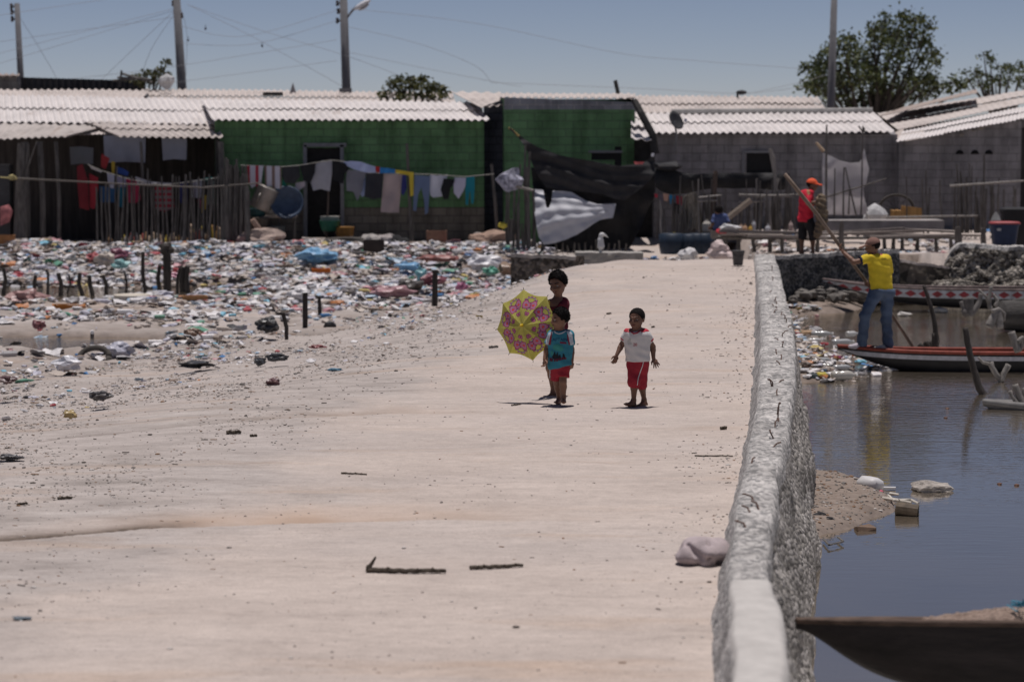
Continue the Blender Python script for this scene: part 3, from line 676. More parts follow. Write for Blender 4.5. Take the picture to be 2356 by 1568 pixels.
mb = MB(); corr(mb, P(1150, 223, 61.05), P(1462, 226, 61.05), P(1462, 216, 65), P(1150, 214, 65), rows=1, amp=.02); mb.build('roof', ROOFO, h)
# dark recessed side house between the two green ones
A = P(1113, 560, 62.2); B = P(1162, 560, 62.2); A.z = B.z = -.3; zf = P(1130, 245, 62).z
h = thing('dark_house', 'narrow dark blue-black block house squeezed between the two green houses', 'house', (A+B)/2)
mb = MB(); front(mb, A, B, -.3, zf, zf+.2, .15); shell(mb, A, B, 3, -.3, zf, zf, .1); mb.build('wall', mat_block('dark_blue_blocks', (.07, .075, .095), (.04, .043, .055)), h)
mb = MB(); corr(mb, P(1100, 246, 62), P(1170, 240, 62), P(1150, 213, 67), P(1035, 211, 67), rows=1); mb.build('roof', ROOFO, h)
# grey block house
A = P(1504, 560, 60.6); B = P(2062, 540, 60.6); A.z = B.z = -.1; L = (B-A).length; zf = P(1700, 309, 60.6).z
h = thing('grey_house', 'low grey block house with white corrugated roof and satellite dish', 'house', (A+B)/2)
def ug(px): return (px-1504)/558*L
wz0, wz1 = P(0, 398, 60.6).z, P(0, 352, 60.6).z
mb = MB(); front(mb, A, B, -.1, zf, zf, .15, [(ug(1716), ug(1776), wz0, wz1)]); shell(mb, A, B, 3.5, -.1, zf, zf+.4); mb.build('wall', MGY, h)
mb = MB(); corr(mb, P(1500, 307, 60.2), P(2059, 306, 60.2), P(2004, 257, 63.6), P(1474, 262, 63.6), rows=2); o = mb.build('roof', ROOF, h)
mb = MB(); mb.tube([P(1545, 259, 63.4), P(1700, 258, 63.4), P(1850, 257, 63.4), P(2007, 255, 63.4)], .09, 8, wob=.05); o2 = mb.build('ridge_cap', M('grey_ridge', (.30, .29, .28), .9, .25, 4), o)
mb = MB(); mb.box((P(1746, 375, 60.7).x, 60.7, (wz0+wz1)/2), (.66, .03, wz1-wz0)); o = mb.build('window', M('window_dark'), h)
mb = MB(); x0, x1 = P(1716, 0, 60.6).x, P(1776, 0, 60.6).x
mb.box(((x0+x1)/2, 60.57, wz1+.03), (x1-x0+.12, .05, .06)); mb.box((x0-.03, 60.57, (wz0+wz1)/2), (.06, .05, wz1-wz0)); mb.build('window_frame', MFR, o)
# satellite dish
c = P(*C4(400, 355), 60.1); h = thing('satellite_dish', 'dark grey satellite dish on the eave of the grey house', 'satellite dish', c+Vector((0, 0, -.5)))
rot = Vector((.55, -.62, .42)).to_track_quat('Z', 'Y').to_matrix() @ Matrix.Diagonal((1., 1.12, 1))
mb = MB(); mb.lathe(c, [(.012, -.062), (.085, -.053), (.165, -.025), (.222, .0), (.226, .008), (.165, -.016), (.085, -.043), (.012, -.052)], 28, mat=rot); mb.build('dish', M('dish_grey', (.035, .035, .038), .5, .2), h, smooth=True)
MB().tube([c-rot @ Vector((0, 0, .06)), c+Vector((.02, .1, -.35)), c+Vector((.0, .25, -.75))], .025, 6).build('mast', MFR, h)
MB().tube([c+rot @ Vector((.0, -.21, .0)), c+rot @ Vector((.03, -.12, .25))], .010, 5).box(c+rot @ Vector((.03, -.12, .27)), (.055, .055, .07), mi=1).build('receiver_arm', [MFR, M('receiver_blue', (.16, .2, .35), .5)], h)
# roof of the house behind the grey one
h = thing('back_house', 'old pinkish corrugated roofed house rising behind the grey block house', 'house', P(1680, 560, 66))
mb = MB(); corr(mb, P(1470, 262, 64.4), P(1902, 257, 64.2), P(1880, 225, 69), P(1458, 221, 69), rows=2); o = mb.build('roof', ROOFO, h)
mb = MB(); A = P(1475, 560, 64.8); B = P(1895, 560, 64.8); A.z = B.z = -.2; zz = P(0, 266, 64.6).z; front(mb, A, B, -.2, zz, zz, .15); shell(mb, A, B, 4, -.2, zz, zz+.5); mb.build('wall', MGY, h)
MB().tube([P(1415, 185, 68), P(1423, 216, 68), P(1424, 224, 68)], .06, 6, wob=.2).build('broken_post', MPOST, h)
mb = MB(); mb.tube([P(1697, 226, 68), P(1697, 210, 68)], .03, 6); mb.blob(P(1706, 213, 68), (.16, .1, .07), .1, 2); mb.build('roof_lamp', M('dark_lamp', (.03, .03, .032), .6), h)
# broken lean-to roof pieces beside the satellite dish
h = thing('broken_lean_to', 'ragged lean-to of broken white roof sheets left of the satellite dish', 'shed', P(1480, 560, 60.4))
mb = MB(); corr(mb, P(1452, 318, 60.0), P(1499, 323, 60.0), P(1480, 292, 60.8), P(1452, 290, 60.8), rows=1, rag=.3); mb.build('lower_roof', ROOF, h)
mb = MB(); corr(mb, P(1452, 290, 60.6), P(1485, 292, 60.6), P(1466, 258, 62.5), P(1452, 255, 62.5), rows=2, rag=.3); mb.build('upper_roof', ROOF, h)
mb = MB(); mb.tube([P(*C3(1250, 205), 60.4), P(*C3(1300, 300), 60.2), P(*C3(1395, 470), 60.1), P(*C3(1410, 620), 60.1)], .1, 7, wob=.15); mb.build('dark_beam', MDARK, h)
A = P(1450, 560, 61.2); B = P(1506, 560, 61.2); A.z = B.z = -.2; mb = MB(); front(mb, A, B, -.2, 2.6, 2.6, .1); mb.build('wall', MDARK, h)
# right hand grey house under two slanting roofs
A = P(2066, 520, 60); B = P(2346, 525, 60); A.z = B.z = .1; zA = P(2066, 328, 60).z; zB = P(2346, 277, 60).z
h = thing('vented_house', 'grey block house with three half-moon vents and slanting patched roof, at the right edge', 'house', (A+B)/2)
def uv_(px): return (px-2066)/280*(B-A).length
mb = MB(); front(mb, A, B, .1, zA, zB, .15, []); shell(mb, A, B, 5.5, .1, zA, zA, .15); mb.build('wall', MGY, h)
for px in (2208, 2243, 2275):
    c = P(px, 355, 60); m2 = MB(); m2.add([c+Vector((.1*math.cos(t), -.012, .11*math.sin(t))) for t in [math.pi*i/8 for i in range(9)]]+[c+Vector((.1*math.cos(t), .03, .11*math.sin(t))) for t in [math.pi*i/8 for i in range(9)]], [tuple(range(8, -1, -1))]+[(i, i+1, i+10, i+9) for i in range(8)]+[(8, 0, 9, 17)])
    m2.build('vent', M('vent_black', (.008, .008, .009), .9), h)
mb = MB(); corr(mb, P(2062, 328, 59.7), P(2358, 274, 59.7), P(2366, 246, 64), P(2082, 297, 65.4), pitch=.1, amp=.012, rows=2, rag=.12); o = mb.build('lower_roof', ROOF, h)
mb = MB(); corr(mb, P(2065, 300, 64.2), P(2390, 232, 64.2), P(2390, 205, 69), P(2018, 262, 69), pitch=.16, amp=.008, rows=2, rag=.03); o = mb.build('upper_roof', ROOFO, h)
mb = MB(); corr(mb, P(2020, 268, 66), P(2250, 213, 66), P(2246, 206, 68.5), P(2080, 246, 68.5), pitch=.16, amp=.008, rows=1, rag=.05); mb.build('patched_roof', ROOFR, h)
A = P(2130, 500, 64.6); B = P(2420, 500, 64.6); A.z = B.z = .1; mb = MB(); front(mb, A, B, .1, P(2130, 300, 64.6).z, P(2420, 232, 64.6).z, .15); mb.build('back_wall', MGY, h)
for i, (x, y, r) in enumerate([(2257, 297, .07), (2264, 296, .05), (2213, 312, .05), (2275, 293, .05), (2240, 303, .04)]):
    c = P(x, y-3, 59.9); tag(MB().blob(c, (r*1.3, r, r*.7), .25, 1).build('roof_stone', M('roof_stone', (.2, .18, .16), .9), loc=c), 'small stone holding down the lower roof of the house with half-moon vents', 'stone', 'stones on the right hand roof')
A = P(2344, 520, 60.5); B = P(2440, 520, 60.5); A.z = B.z = .1
h = thing('edge_house', 'dark house front cut off by the right edge beyond the vented house', 'house', A); mb = MB(); front(mb, A, B, .1, 2.75, 2.9, .15); mb.build('wall', MDARK, h)
mb = MB(); corr(mb, P(2348, 274, 60.1), P(2450, 262, 60.1), P(2450, 240, 64), P(2350, 250, 64), rows=1); mb.build('roof', ROOF, h)
# left hand house with the deep dark porch
h = thing('porch_house', 'patched corrugated roof house with a deep dark porch at the left edge', 'house', P(250, 570, 62))
mb = MB(); corr(mb, P(-60, 281, 62.6), P(502, 288, 62.2), P(462, 229, 66), P(-60, 219, 66), rows=2, rag=.05); mb.build('main_roof', ROOF, h)
mb = MB(); corr(mb, P(270, 315, 60.9), P(514, 318, 60.8), P(497, 284, 62.6), P(190, 280, 62.6), rows=2, rag=.1); mb.build('porch_roof', ROOFO, h)
mb = MB(); corr(mb, P(-60, 322, 60.6), P(155, 314, 60.6), P(275, 284, 62.6), P(-60, 283, 62.6), pitch=.16, amp=.022, rows=1, rag=.16); mb.build('rusty_roof', mat_roof('rusty_sheet_pale', (.44, .40, .375), .5), h)
mb = MB(); corr(mb, P(150, 310, 61.4), P(276, 307, 61.4), P(300, 284, 62.6), P(200, 284, 62.6), pitch=.1, amp=.012, rows=1, rag=.1); mb.build('patch_roof', ROOFO, h)
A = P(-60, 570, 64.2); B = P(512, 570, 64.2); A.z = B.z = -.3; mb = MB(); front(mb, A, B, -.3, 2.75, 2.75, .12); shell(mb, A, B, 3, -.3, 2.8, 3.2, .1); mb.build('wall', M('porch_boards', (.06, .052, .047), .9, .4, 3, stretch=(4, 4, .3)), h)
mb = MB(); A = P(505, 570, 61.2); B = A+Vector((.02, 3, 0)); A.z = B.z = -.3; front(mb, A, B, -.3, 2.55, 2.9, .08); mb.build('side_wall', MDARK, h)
for px, w_ in ((62, .12), (98, .1), (135, .07), (512, .1), (330, .05)):
    p = P(px, 576, 60.7); MB().tube([p+Vector((0, 0, -.3)), p+Vector((.03, 0, 1.2)), p+Vector((-.03, .05, 2.72))], w_*.75, 7, wob=.12).build('post', MPOST, h)
for x0, x1, y0, y1 in ((238, 335, 312, 374), (372, 430, 318, 368), (160, 215, 338, 378)):
    o = cloth([(x0, y0), ((x0+x1)/2, y0-1), (x1, y0+2), (x1-1, y1), ((x0+x1)/2, y1-2), (x0+3, y1+1)], ID, 61.2, .03, 5, 7)
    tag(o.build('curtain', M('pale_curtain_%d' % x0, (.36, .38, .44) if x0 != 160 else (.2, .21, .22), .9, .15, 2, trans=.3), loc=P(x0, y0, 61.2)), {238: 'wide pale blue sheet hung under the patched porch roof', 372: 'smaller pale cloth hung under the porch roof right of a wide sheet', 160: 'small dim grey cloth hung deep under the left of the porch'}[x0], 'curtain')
# back rows of roofs
h = thing('long_back_house', 'long pale roofed house just visible above the roof of the laundry house', 'house', P(650, 560, 69))
mb = MB(); corr(mb, P(320, 240, 66.8), P(1050, 243, 66.8), P(1040, 214, 72), P(325, 206, 72), rows=2, rag=.06); mb.build('roof', ROOFO, h)
A = P(325, 560, 67.2); B = P(1045, 560, 67.2); A.z = B.z = -.2; mb = MB(); front(mb, A, B, -.2, 3.2, 3.2, .1); mb.build('wall', MGY, h)
MB().box(P(628, 221, 69.5)+Vector((0, 0, .06)), (.55, .3, .1)).build('roof_vent', MDARK, h)
h = thing('ridge_house', 'pale roof strip at far left below the dark corrugated screen', 'house', P(150, 560, 68))
mb = MB(); corr(mb, P(-60, 226, 66.6), P(330, 226, 66.6), P(345, 207, 70), P(-60, 206, 70), rows=1, rag=.1); mb.build('roof', ROOFO, h)
A = P(-60, 560, 67); B = P(335, 560, 67); A.z = B.z = -.2; mb = MB(); front(mb, A, B, -.2, 3.3, 3.3, .1); mb.build('wall', MGY, h)
h = thing('corrugated_screen', 'dark corrugated metal screen above the left roofs between pole and bush', 'screen', P(180, 560, 73))
mb = MB(); corr(mb, P(48, 214, 73), P(330, 216, 73), P(330, 186, 73.02), P(48, 178, 73.02), rows=1, amp=.035, rag=0); mb.build('panel', M('dark_sheet', (.05, .05, .052), .8, .3, 3), h)
for px in (55, 190, 322): MB().tube([P(px, 560, 73.2), P(px, 183, 73.2)], .05, 6).build('post', MPOST, h)
h = thing('block_parapet', 'grey block parapet at the far left edge beside the leaning pole', 'wall', P(10, 560, 73)); A = P(-60, 560, 72.8); B = P(46, 560, 72.8); A.z = B.z = -.2
mb = MB(); front(mb, A, B, -.2, P(0, 174, 72.8).z, P(0, 174, 72.8).z, .15); mb.build('wall', mat_block('pale_blocks', (.2, .195, .19), (.12, .12, .12)), h)
mb = MB(); corr(mb, P(-60, 176, 72.6), P(46, 174, 72.6), P(44, 170, 75), P(-60, 170, 75), rows=1); mb.build('roof', ROOFR, h)
mb = MB(); c = P(672, 200, 71); mb.add([c+Vector((-.08, 0, -.2)), c+Vector((.12, 0, -.2)), c+Vector((.02, 0, .12)), c+Vector((-.08, .1, -.2)), c+Vector((.12, .1, -.2)), c+Vector((.02, .1, .12))], [(0, 1, 2), (5, 4, 3), (0, 3, 4, 1), (1, 4, 5, 2), (2, 5, 3, 0)])
tag(mb.build('roof_shard', M('shard', (.25, .24, .25), .9), loc=c), 'small grey pointed shard standing on the back roof left of the lamp pole', 'shard')
# ============================================================ POLES, CABLES
MCON = M('pole_concrete', (.15, .15, .158), .85, .15, 4, .2); MIRON = M('dark_iron', (.05, .05, .055), .6)
def pole(label, xt, yt, xb, yb, d, r0, r1, brackets=(), lamp=None):
    t = P(xt, yt, d); b0 = P(xb, yb, d); bot = b0+(b0-t)*((b0.z+.3)/(t.z-b0.z)); bot.z = -.3
    h = thing('utility_pole', label, 'pole', bot, 'concrete poles behind the houses')
    MB().tube([bot, b0, t], [r0*1.15, r0, r1], 10).build('shaft', MCON, h, smooth=True)
    for (x, y) in brackets:
        c = P(x, y, d); s = P(xt+(xb-xt)*(y-yt)/(yb-yt), y, d)
        mb = MB(); mb.tube([s, c], .03, 5); mb.lathe(c, [(.03, -.09), (.055, -.05), (.03, 0), (.055, .05), (.03, .09)], 8, 1); mb.build('insulator', [MIRON, M('insulator_brown', (.07, .05, .045), .4)], h)
    if lamp:
        (x0, y0), (x1, y1) = lamp; a_ = P(x0, y0, d); e = P(x1, y1, d-.2)
        MB().tube([a_, lerp(a_, e, .6)+Vector((0, 0, .03)), e], .035, 6).build('lamp_arm', MCON, h)
        q = MB(); q.blob(e+Vector((.16, 0, .04)), (.3, .13, .085), 0, 3, rot=Matrix.Rotation(-.55, 3, 'Y')); q.blob(e+Vector((.2, 0, -.03)), (.2, .10, .07), 0, 2, mi=1, rot=Matrix.Rotation(-.55, 3, 'Y'))
        q.build('lamp_head', [M('lamp_white', (.6, .6, .62), .5), M('lamp_glass', (.3, .3, .32), .2)], h, smooth=True)
    return h
pole('dark concrete pole leaning left at the far left edge of the picture', 39, 8, 49, 205, 76, .105, .085, [(26, 15), (27, 28), (28, 44)])
pole('concrete pole with a cluster of dark brackets rising above the porch house', 404, -40, 419, 212, 76, .15, .11, [(398, 8), (402, 28), (418, 36)])
pole('concrete pole carrying a white street lamp behind the long back house', 789, -40, 797, 208, 76, .14, .12, [(776, 8), (778, 26), (776, 48), (798, 60)], ((796, 44), (822, 14)))
pole('plain grey pole in front of the big tree at right', 1921, -60, 1911, 268, 72, .125, .09)
mb = MB(); mb.box(P(795, 208, 71), (.35, .3, .12)); tag(mb.build('roof_block', MCON, loc=P(795, 208, 71)), 'small grey block on the back roof at the foot of the lamp pole', 'block')
def cable(pts, d0=76, d1=76, r=.0055, sag=0):
    q = [P(x, y, lerp(d0, d1, i/(len(pts)-1))) for i, (x, y) in enumerate(pts)]
    out = []
    for i in range(len(q)-1):
        a_, b_, c_, d_ = q[max(i-1, 0)], q[i], q[i+1], q[min(i+2, len(q)-1)]
        for k in range(8):
            t = k/8; out.append(.5*((2*b_)+(c_-a_)*t+(2*a_-5*b_+4*c_-d_)*t*t+(3*b_-a_-3*c_+d_)*t**3))
    out.append(q[-1]); o = MB().tube(out, r, 4).build('overhead_cable', M('cable_black', (.26, .26, .28), .7, 0, bmp=0), loc=q[0])
    return tag(o, 'thin grey overhead cable strung across the sky between the poles', 'cable', 'overhead cables between the poles')
for pts in [[(-20, 102), (30, 92), (402, 40)], [(-20, 128), (400, 20)], [(-20, 196), (160, 182), (420, 150), (775, 92)], [(-20, 240), (200, 215), (440, 185), (775, 140)],
            [(-20, 38), (270, -5)], [(-20, 152), (402, 24)], [(415, 60), (560, 84), (776, 24)], [(415, 100), (580, 102), (776, 48)], [(440, 14), (600, 70), (800, 130), (960, 190)],
            [(430, 10), (560, 74), (700, 150), (800, 206)], [(806, 20), (1100, 55), (1420, 122), (1600, 140), (1840, 158)], [(800, 62), (960, 100), (1090, 150), (1130, 190)], [(800, 120), (1000, 162), (1200, 200)],
            [(400, 26), (300, 120), (210, 206)], [(404, 30), (350, 110), (320, 190)], [(416, 20), (430, 80), (426, 200)], [(45, 40), (90, 110), (130, 180)], [(1720, 216), (1840, 190), (1900, 172)], [(1130, 190), (1500, 205), (1700, 215), (1850, 200)]]:
    cable(pts, 75, 76)
for x, y in ((473, 66), (603, 106), (433, 93)):
    c = P(x, y, 75.4); mb = MB(); mb.blob(c, (.035, .03, .05), .2, 1); mb.tube([c, c+Vector((0, 0, .12))], .008, 4)
    tag(mb.build('cable_clamp', MIRON, loc=c), 'small dark clamp hanging on a cable between the bracket pole and lamp pole', 'clamp', 'clamps hanging on the cables')
# ============================================================ TREES
def leafmat(name, c):
    m = bpy.data.materials.new(name); t, b = nodes(m)
    oi = tnoise(t, pos(t), 1.6, 3)
    g = NN(t, 'ShaderNodeNewGeometry')
    c1 = ramp(t, g.outputs['Random Per Island'], [(.0, [x*.55 for x in c]), (.6, c), (1., [c[0]*1.9, c[1]*1.6, c[2]*1.2])])
    c2 = mix(t, 1., c1, ramp(t, oi, [(.35, .7), (.65, 1.2)]), 'MULTIPLY'); t.links.new(c2, b.inputs['Base Color'])
    b.inputs['Roughness'].default_value = .55; b.inputs['Specular IOR Level'].default_value = .35
    tr = NN(t, 'ShaderNodeBsdfTranslucent'); t.links.new(c2, tr.inputs[0]); ms = NN(t, 'ShaderNodeMixShader'); ms.inputs[0].default_value = .25
    t.links.new(b.outputs[0], ms.inputs[1]); t.links.new(tr.outputs[0], ms.inputs[2]); t.links.new(ms.outputs[0], t.nodes['Material Output'].inputs[0]); return m
MLEAF = leafmat('mangrove_leaf', (.075, .098, .040)); MLEAF2 = leafmat('bush_leaf', (.085, .095, .038)); MBARK = M('bark', (.07, .06, .052), .95, .3, 6, .5)
def tree(label, d, clumps, foot, leaf=.10, dens=150, lm=None, name='tree', depth=1.):
    """clumps: (px, py, radius in px) - each its own leafy limb end at its own distance."""
    f = P(*foot, d); f.z = -.1
    h = thing(name, label, 'tree', f, 'trees behind the houses'); tr = MB(); cr = MB()
    cs = []
    for px, py, r in clumps:
        dd = d+rnd(-1.2, 1.2)*depth; c = P(px, py, dd); cs.append((c, r/S(d)))
    fork = f+Vector((0, 0, max(1.2, (min(c.z for c, _ in cs)-f.z)*.7)))
    tr.tube([f, lerp(f, fork, .5)+Vector((.08, .05, 0)), fork], [.22*depth+.05, .15*depth+.04], 9, wob=.08)
    for c, r in cs:
        m1 = lerp(fork, c, .45)+Vector((rnd(-.2, .2), rnd(-.2, .2), -.15)); tr.tube([fork-Vector((0, 0, .1)), m1, lerp(m1, c, .7)+Vector((0, 0, -.05)), c+Vector((0, 0, r*.3))], [.075*depth+.015, .05*depth+.01, .025, .01], 5)
        twigs = []
        for k in range(max(4, int(9*min(1.4, r/.35)))):
            dr = Vector((rnd(-1, 1), rnd(-1, 1), rnd(-.6, 1))).normalized(); e = c+Vector((dr.x*r, dr.y*r, dr.z*r*.8))*rnd(.55, 1.1); twigs.append(e)
            tr.tube([c-dr*r*.1, lerp(c, e, .6)+Vector((0, 0, .03)), e], [.014, .006], 4)
        n = int(1.1*dens*(r/.35)**2)
        for k in range(n):
            e = random.choice(twigs); s = r*.36
            p = lerp(c, e, random.choice((.45, .8, 1, 1)))+Vector((random.gauss(0, s), random.gauss(0, s), random.gauss(0, s*.75)))
            up = Vector((rnd(-1, 1), rnd(-1, 1), rnd(-.1, 1.3))).normalized(); sd_ = up.cross(Vector((rnd(-1, 1), rnd(-1, 1), rnd(-1, 1)))).normalized(); fw = sd_.cross(up)
            L = leaf*rnd(.8, 1.4); w_ = L*.33
            cr.add([p, p+fw*L*.5+sd_*w_+up*L*.08, p+fw*L, p+fw*L*.5-sd_*w_+up*L*.08], [(0, 1, 2, 3)])
    tr.build('trunk', MBARK, h); cr.build('crown', lm or MLEAF, h); return h
c5 = [(430, 300, 85), (330, 400, 85), (240, 440, 75), (190, 430, 40), (205, 550, 60), (290, 545, 85), (400, 450, 100), (470, 260, 55), (320, 320, 40), (520, 370, 100), (450, 560, 110), (560, 500, 110), (590, 620, 100), (340, 620, 60),
      (690, 130, 60), (620, 190, 60), (800, 110, 60), (900, 120, 55), (960, 160, 45), (720, 230, 100), (850, 230, 95), (650, 310, 90), (930, 270, 70), (1000, 330, 55), (1010, 390, 40), (780, 340, 90), (900, 370, 70), (700, 430, 80), (860, 460, 50), (680, 540, 90), (780, 540, 80), (870, 520, 75), (980, 490, 60), (1010, 560, 75), (900, 600, 80), (1100, 530, 55), (1180, 540, 45), (720, 640, 90), (480, 660, 80), (820, 620, 60), (600, 410, 60), (290, 470, 60), (250, 590, 50), (620, 245, 50)]
tree('large dark green mangrove tree behind the grey house and plain pole', 78, [(*C5(x, y), r*.36676*1.05) for x, y, r in c5], (2010, 300), .13, 105)
c6 = [(1310, 345, 45), (1350, 380, 40), (1250, 450, 40), (1190, 465, 35), (1290, 480, 45), (1420, 420, 50), (1480, 450, 55), (1540, 420, 50), (1380, 500, 50), (1450, 530, 50), (1280, 540, 50), (1540, 520, 50), (1340, 545, 40), (1220, 520, 35), (1600, 470, 60)]
tree('smaller thin crowned tree at the right edge above the slanting roofs', 82, [(*C5(x, y), r*.36676) for x, y, r in c6], (2300, 300), .12, 90)
tree('round green bush top between the laundry house roof and long back roof', 67.8, [(885, 222, 12), (897, 196, 16), (920, 190, 18), (915, 215, 18), (940, 185, 16), (950, 205, 20), (968, 180, 14), (985, 205, 18), (1005, 200, 14), (1015, 212, 16), (930, 225, 16), (960, 222, 16), (995, 224, 16), (1020, 224, 10), (888, 210, 9)], (955, 300), .11, 200, MLEAF2, 'bush', .3)
tree('thin ragged bush leaning right beside the dark corrugated screen', 71.5, [(383, 143, 12), (375, 158, 10), (388, 168, 9), (362, 165, 12), (350, 172, 14), (335, 170, 14), (345, 185, 14), (318, 178, 14), (355, 192, 12), (305, 186, 12), (330, 195, 14), (370, 178, 8)], (345, 300), .10, 170, MLEAF2, 'bush', .3)
mb = MB(); c = P(383, 187, 70.5); mb.blob(c, (.22, .2, .22), .2, 2); tag(mb.build('white_sack', M('sack_white', (.5, .5, .5), .8), loc=c), 'small white sack on the roof behind the ragged bush', 'sack')
mb = MB()
for q in ([(260, 186), (330, 180)], [(275, 200), (280, 162)], [(280, 170), (350, 190)], [(270, 178), (345, 183)]): mb.tube([P(*q[0], 70.8), P(*q[1], 70.8)], .035, 5, wob=.2)
tag(mb.build('brush_heap', MPOST, loc=P(300, 186, 70.8)), 'tangle of dead branches at the foot of the ragged bush on the roof', 'branches')
# ============================================================ FENCES
def stick(mb, x0, y0, x1, y1, d, r=.03, bend=.05, n=6, wob=.15, mi=0, taper=.7):
    a_, b_ = P(x0, y0, d), P(x1, y1, d); L = (b_-a_).length; m_ = [lerp(a_, b_, t)+Vector((rnd(-1, 1)*bend*L*.3, rnd(-1, 1)*bend*L*.3, 0)) for t in (.33, .66)]
    return mb.tube([a_, m_[0], m_[1], b_], [r, r*lerp(1, taper, .33), r*lerp(1, taper, .66), r*taper], n, mi, wob)
h = thing('stick_fence', 'tall fence of dark upright sticks in front of the porch house', 'fence', P(340, 578, 60))
x = 224
for i in range(78):
    base = 574+4*(x/570); d = 60+rnd(-.12, .12)
    if x > 505: top = rnd(378, 410); step = rnd(2, 4); r = rnd(.028, .05)
    elif x > 395: top = rnd(395, 425); step = rnd(5, 9); r = rnd(.02, .036)
    else: top = rnd(400, 436); step = rnd(6, 10.5); r = rnd(.02, .035)
    if i % 9 == 4: top -= 18
    stick(MB(), x, base+3, x+rnd(-7, 7), top, d, r, .05).build('stick', MPOST, h)
    x += step if i else 14
    if x > 566: x = rnd(505, 565)
stick(MB(), 570, 588, 568, 430, 59.6, .07, .02).build('stick', MPOST, h)
stick(MB(), 573, 585, 571, 440, 59.7, .06, .02).build('stick', MPOST, h)
for q in [(40, 410, 300, 424), (300, 424, 480, 432), (470, 431, 600, 421)]: stick(MB(), *q, 59.8, .024, .02).build('rail', M('dull_rail', (.15, .135, .12), .95, .3, 5, .5), h)
for px, d, r, lab in ((47, 60.2, .16, 'thick dark post at the left end of the stick fence, the leftmost of two'), (58, 60.5, .1, 'thinner grey post beside the thick dark post at the left end of the stick fence')):
    o = stick(MB(), px-2, 578, px+3, 330, d, r, .02, 8).build('porch_stake', MPOST, loc=P(px, 578, d)); tag(o, lab, 'post')
mb = MB(); stick(mb, 55, 420, 66, 330, 60.1, .025); stick(mb, 60, 400, 85, 325, 60.1, .025); tag(mb.build('forked_branch', MPOST, loc=P(60, 420, 60.1)), 'forked branch leaning under the rusty porch roof at far left', 'branch')
mb = MB(); mb.tube([P(0, 408, 60), P(25, 410, 60), P(48, 411, 60)], .02, 5); mb.blob(P(28, 408, 59.9), (.14, .06, .1), .3, 1); tag(mb.build('yellow_rope', M('rope_yellow', (.35, .30, .14), .9), loc=P(0, 408, 60)), 'yellowish rope knotted to the thick post at the left edge', 'rope')
mb = MB(); mb.box(P(4, 470, 60.6), (.5, .5, 2.0)); tag(mb.build('grey_crate', M('left_grey', (.07, .07, .072), .9), loc=P(4, 520, 60.6)), 'tall dark grey box cut off at the left edge of the porch', 'box')
o = cloth([(0, 475), (20, 470), (30, 485), (22, 510), (0, 520)], ID, 60.2, .1, 6, 5); tag(o.build('pink_cloth', M('pink_patterned', (.42, .16, .16), .9, .5, 9), loc=P(8, 500, 60.2)), 'bunched pink and white cloth at the left edge below the grey box', 'cloth')
h = thing('right_stick_fence', 'sparse fence of thin sticks in front of the house with half-moon vents', 'fence', P(2210, 530, 58)); h.name = 'stick_fence.001'
for i in range(34):
    x = rnd(2085, 2345) if i > 12 else rnd(2180, 2300); stick(MB(), x, 536, x+rnd(-6, 6), rnd(405, 460) if i % 6 else rnd(370, 400), 58+rnd(-.15, .15), rnd(.018, .032), .06).build('stick', MPOST, h)
stick(MB(), 2262, 536, 2264, 356, 57.9, .035, .03).build('stick', MPOST, h)
stick(MB(), 2185, 428, 2356, 416, 57.8, .03, .02).build('rail', MGREYW, h); stick(MB(), 2040, 500, 2250, 496, 57.8, .028, .02).build('rail', MGREYW, h)
h = thing('yard_fence', 'tangled yard fence of grey sticks and rails below the window of the grey house', 'fence', P(1720, 545, 57)); h.name = 'stick_fence.002'
for i in range(84):
    x = rnd(1622, 1832) if i < 56 else rnd(1512, 1640); stick(MB(), x, 548, x+rnd(-7, 7), rnd(430, 490) if i % 5 else rnd(395, 420), 57+rnd(-.3, .3), rnd(.016, .032), .07).build('stick', MGREYW if i % 7 == 2 else MPOST, h)
for q in [(1608, 455, 1660, 449), (1700, 448, 1830, 452), (1605, 462, 1650, 461), (1700, 464, 1760, 463), (1740, 452, 1840, 447)]: stick(MB(), *q, 56.8, .028, .03).build('rail', MGREYW, h)
p1, p2 = P(1673, 503, 56.6), P(1728, 460, 56.6); MB().tube([p1, p2], .07, 5, wob=.2, flat=.4).build('leaning_plank', M('pale_plank', (.34, .28, .22), .9, .2, 6, stretch=(1, 1, 5)), h)
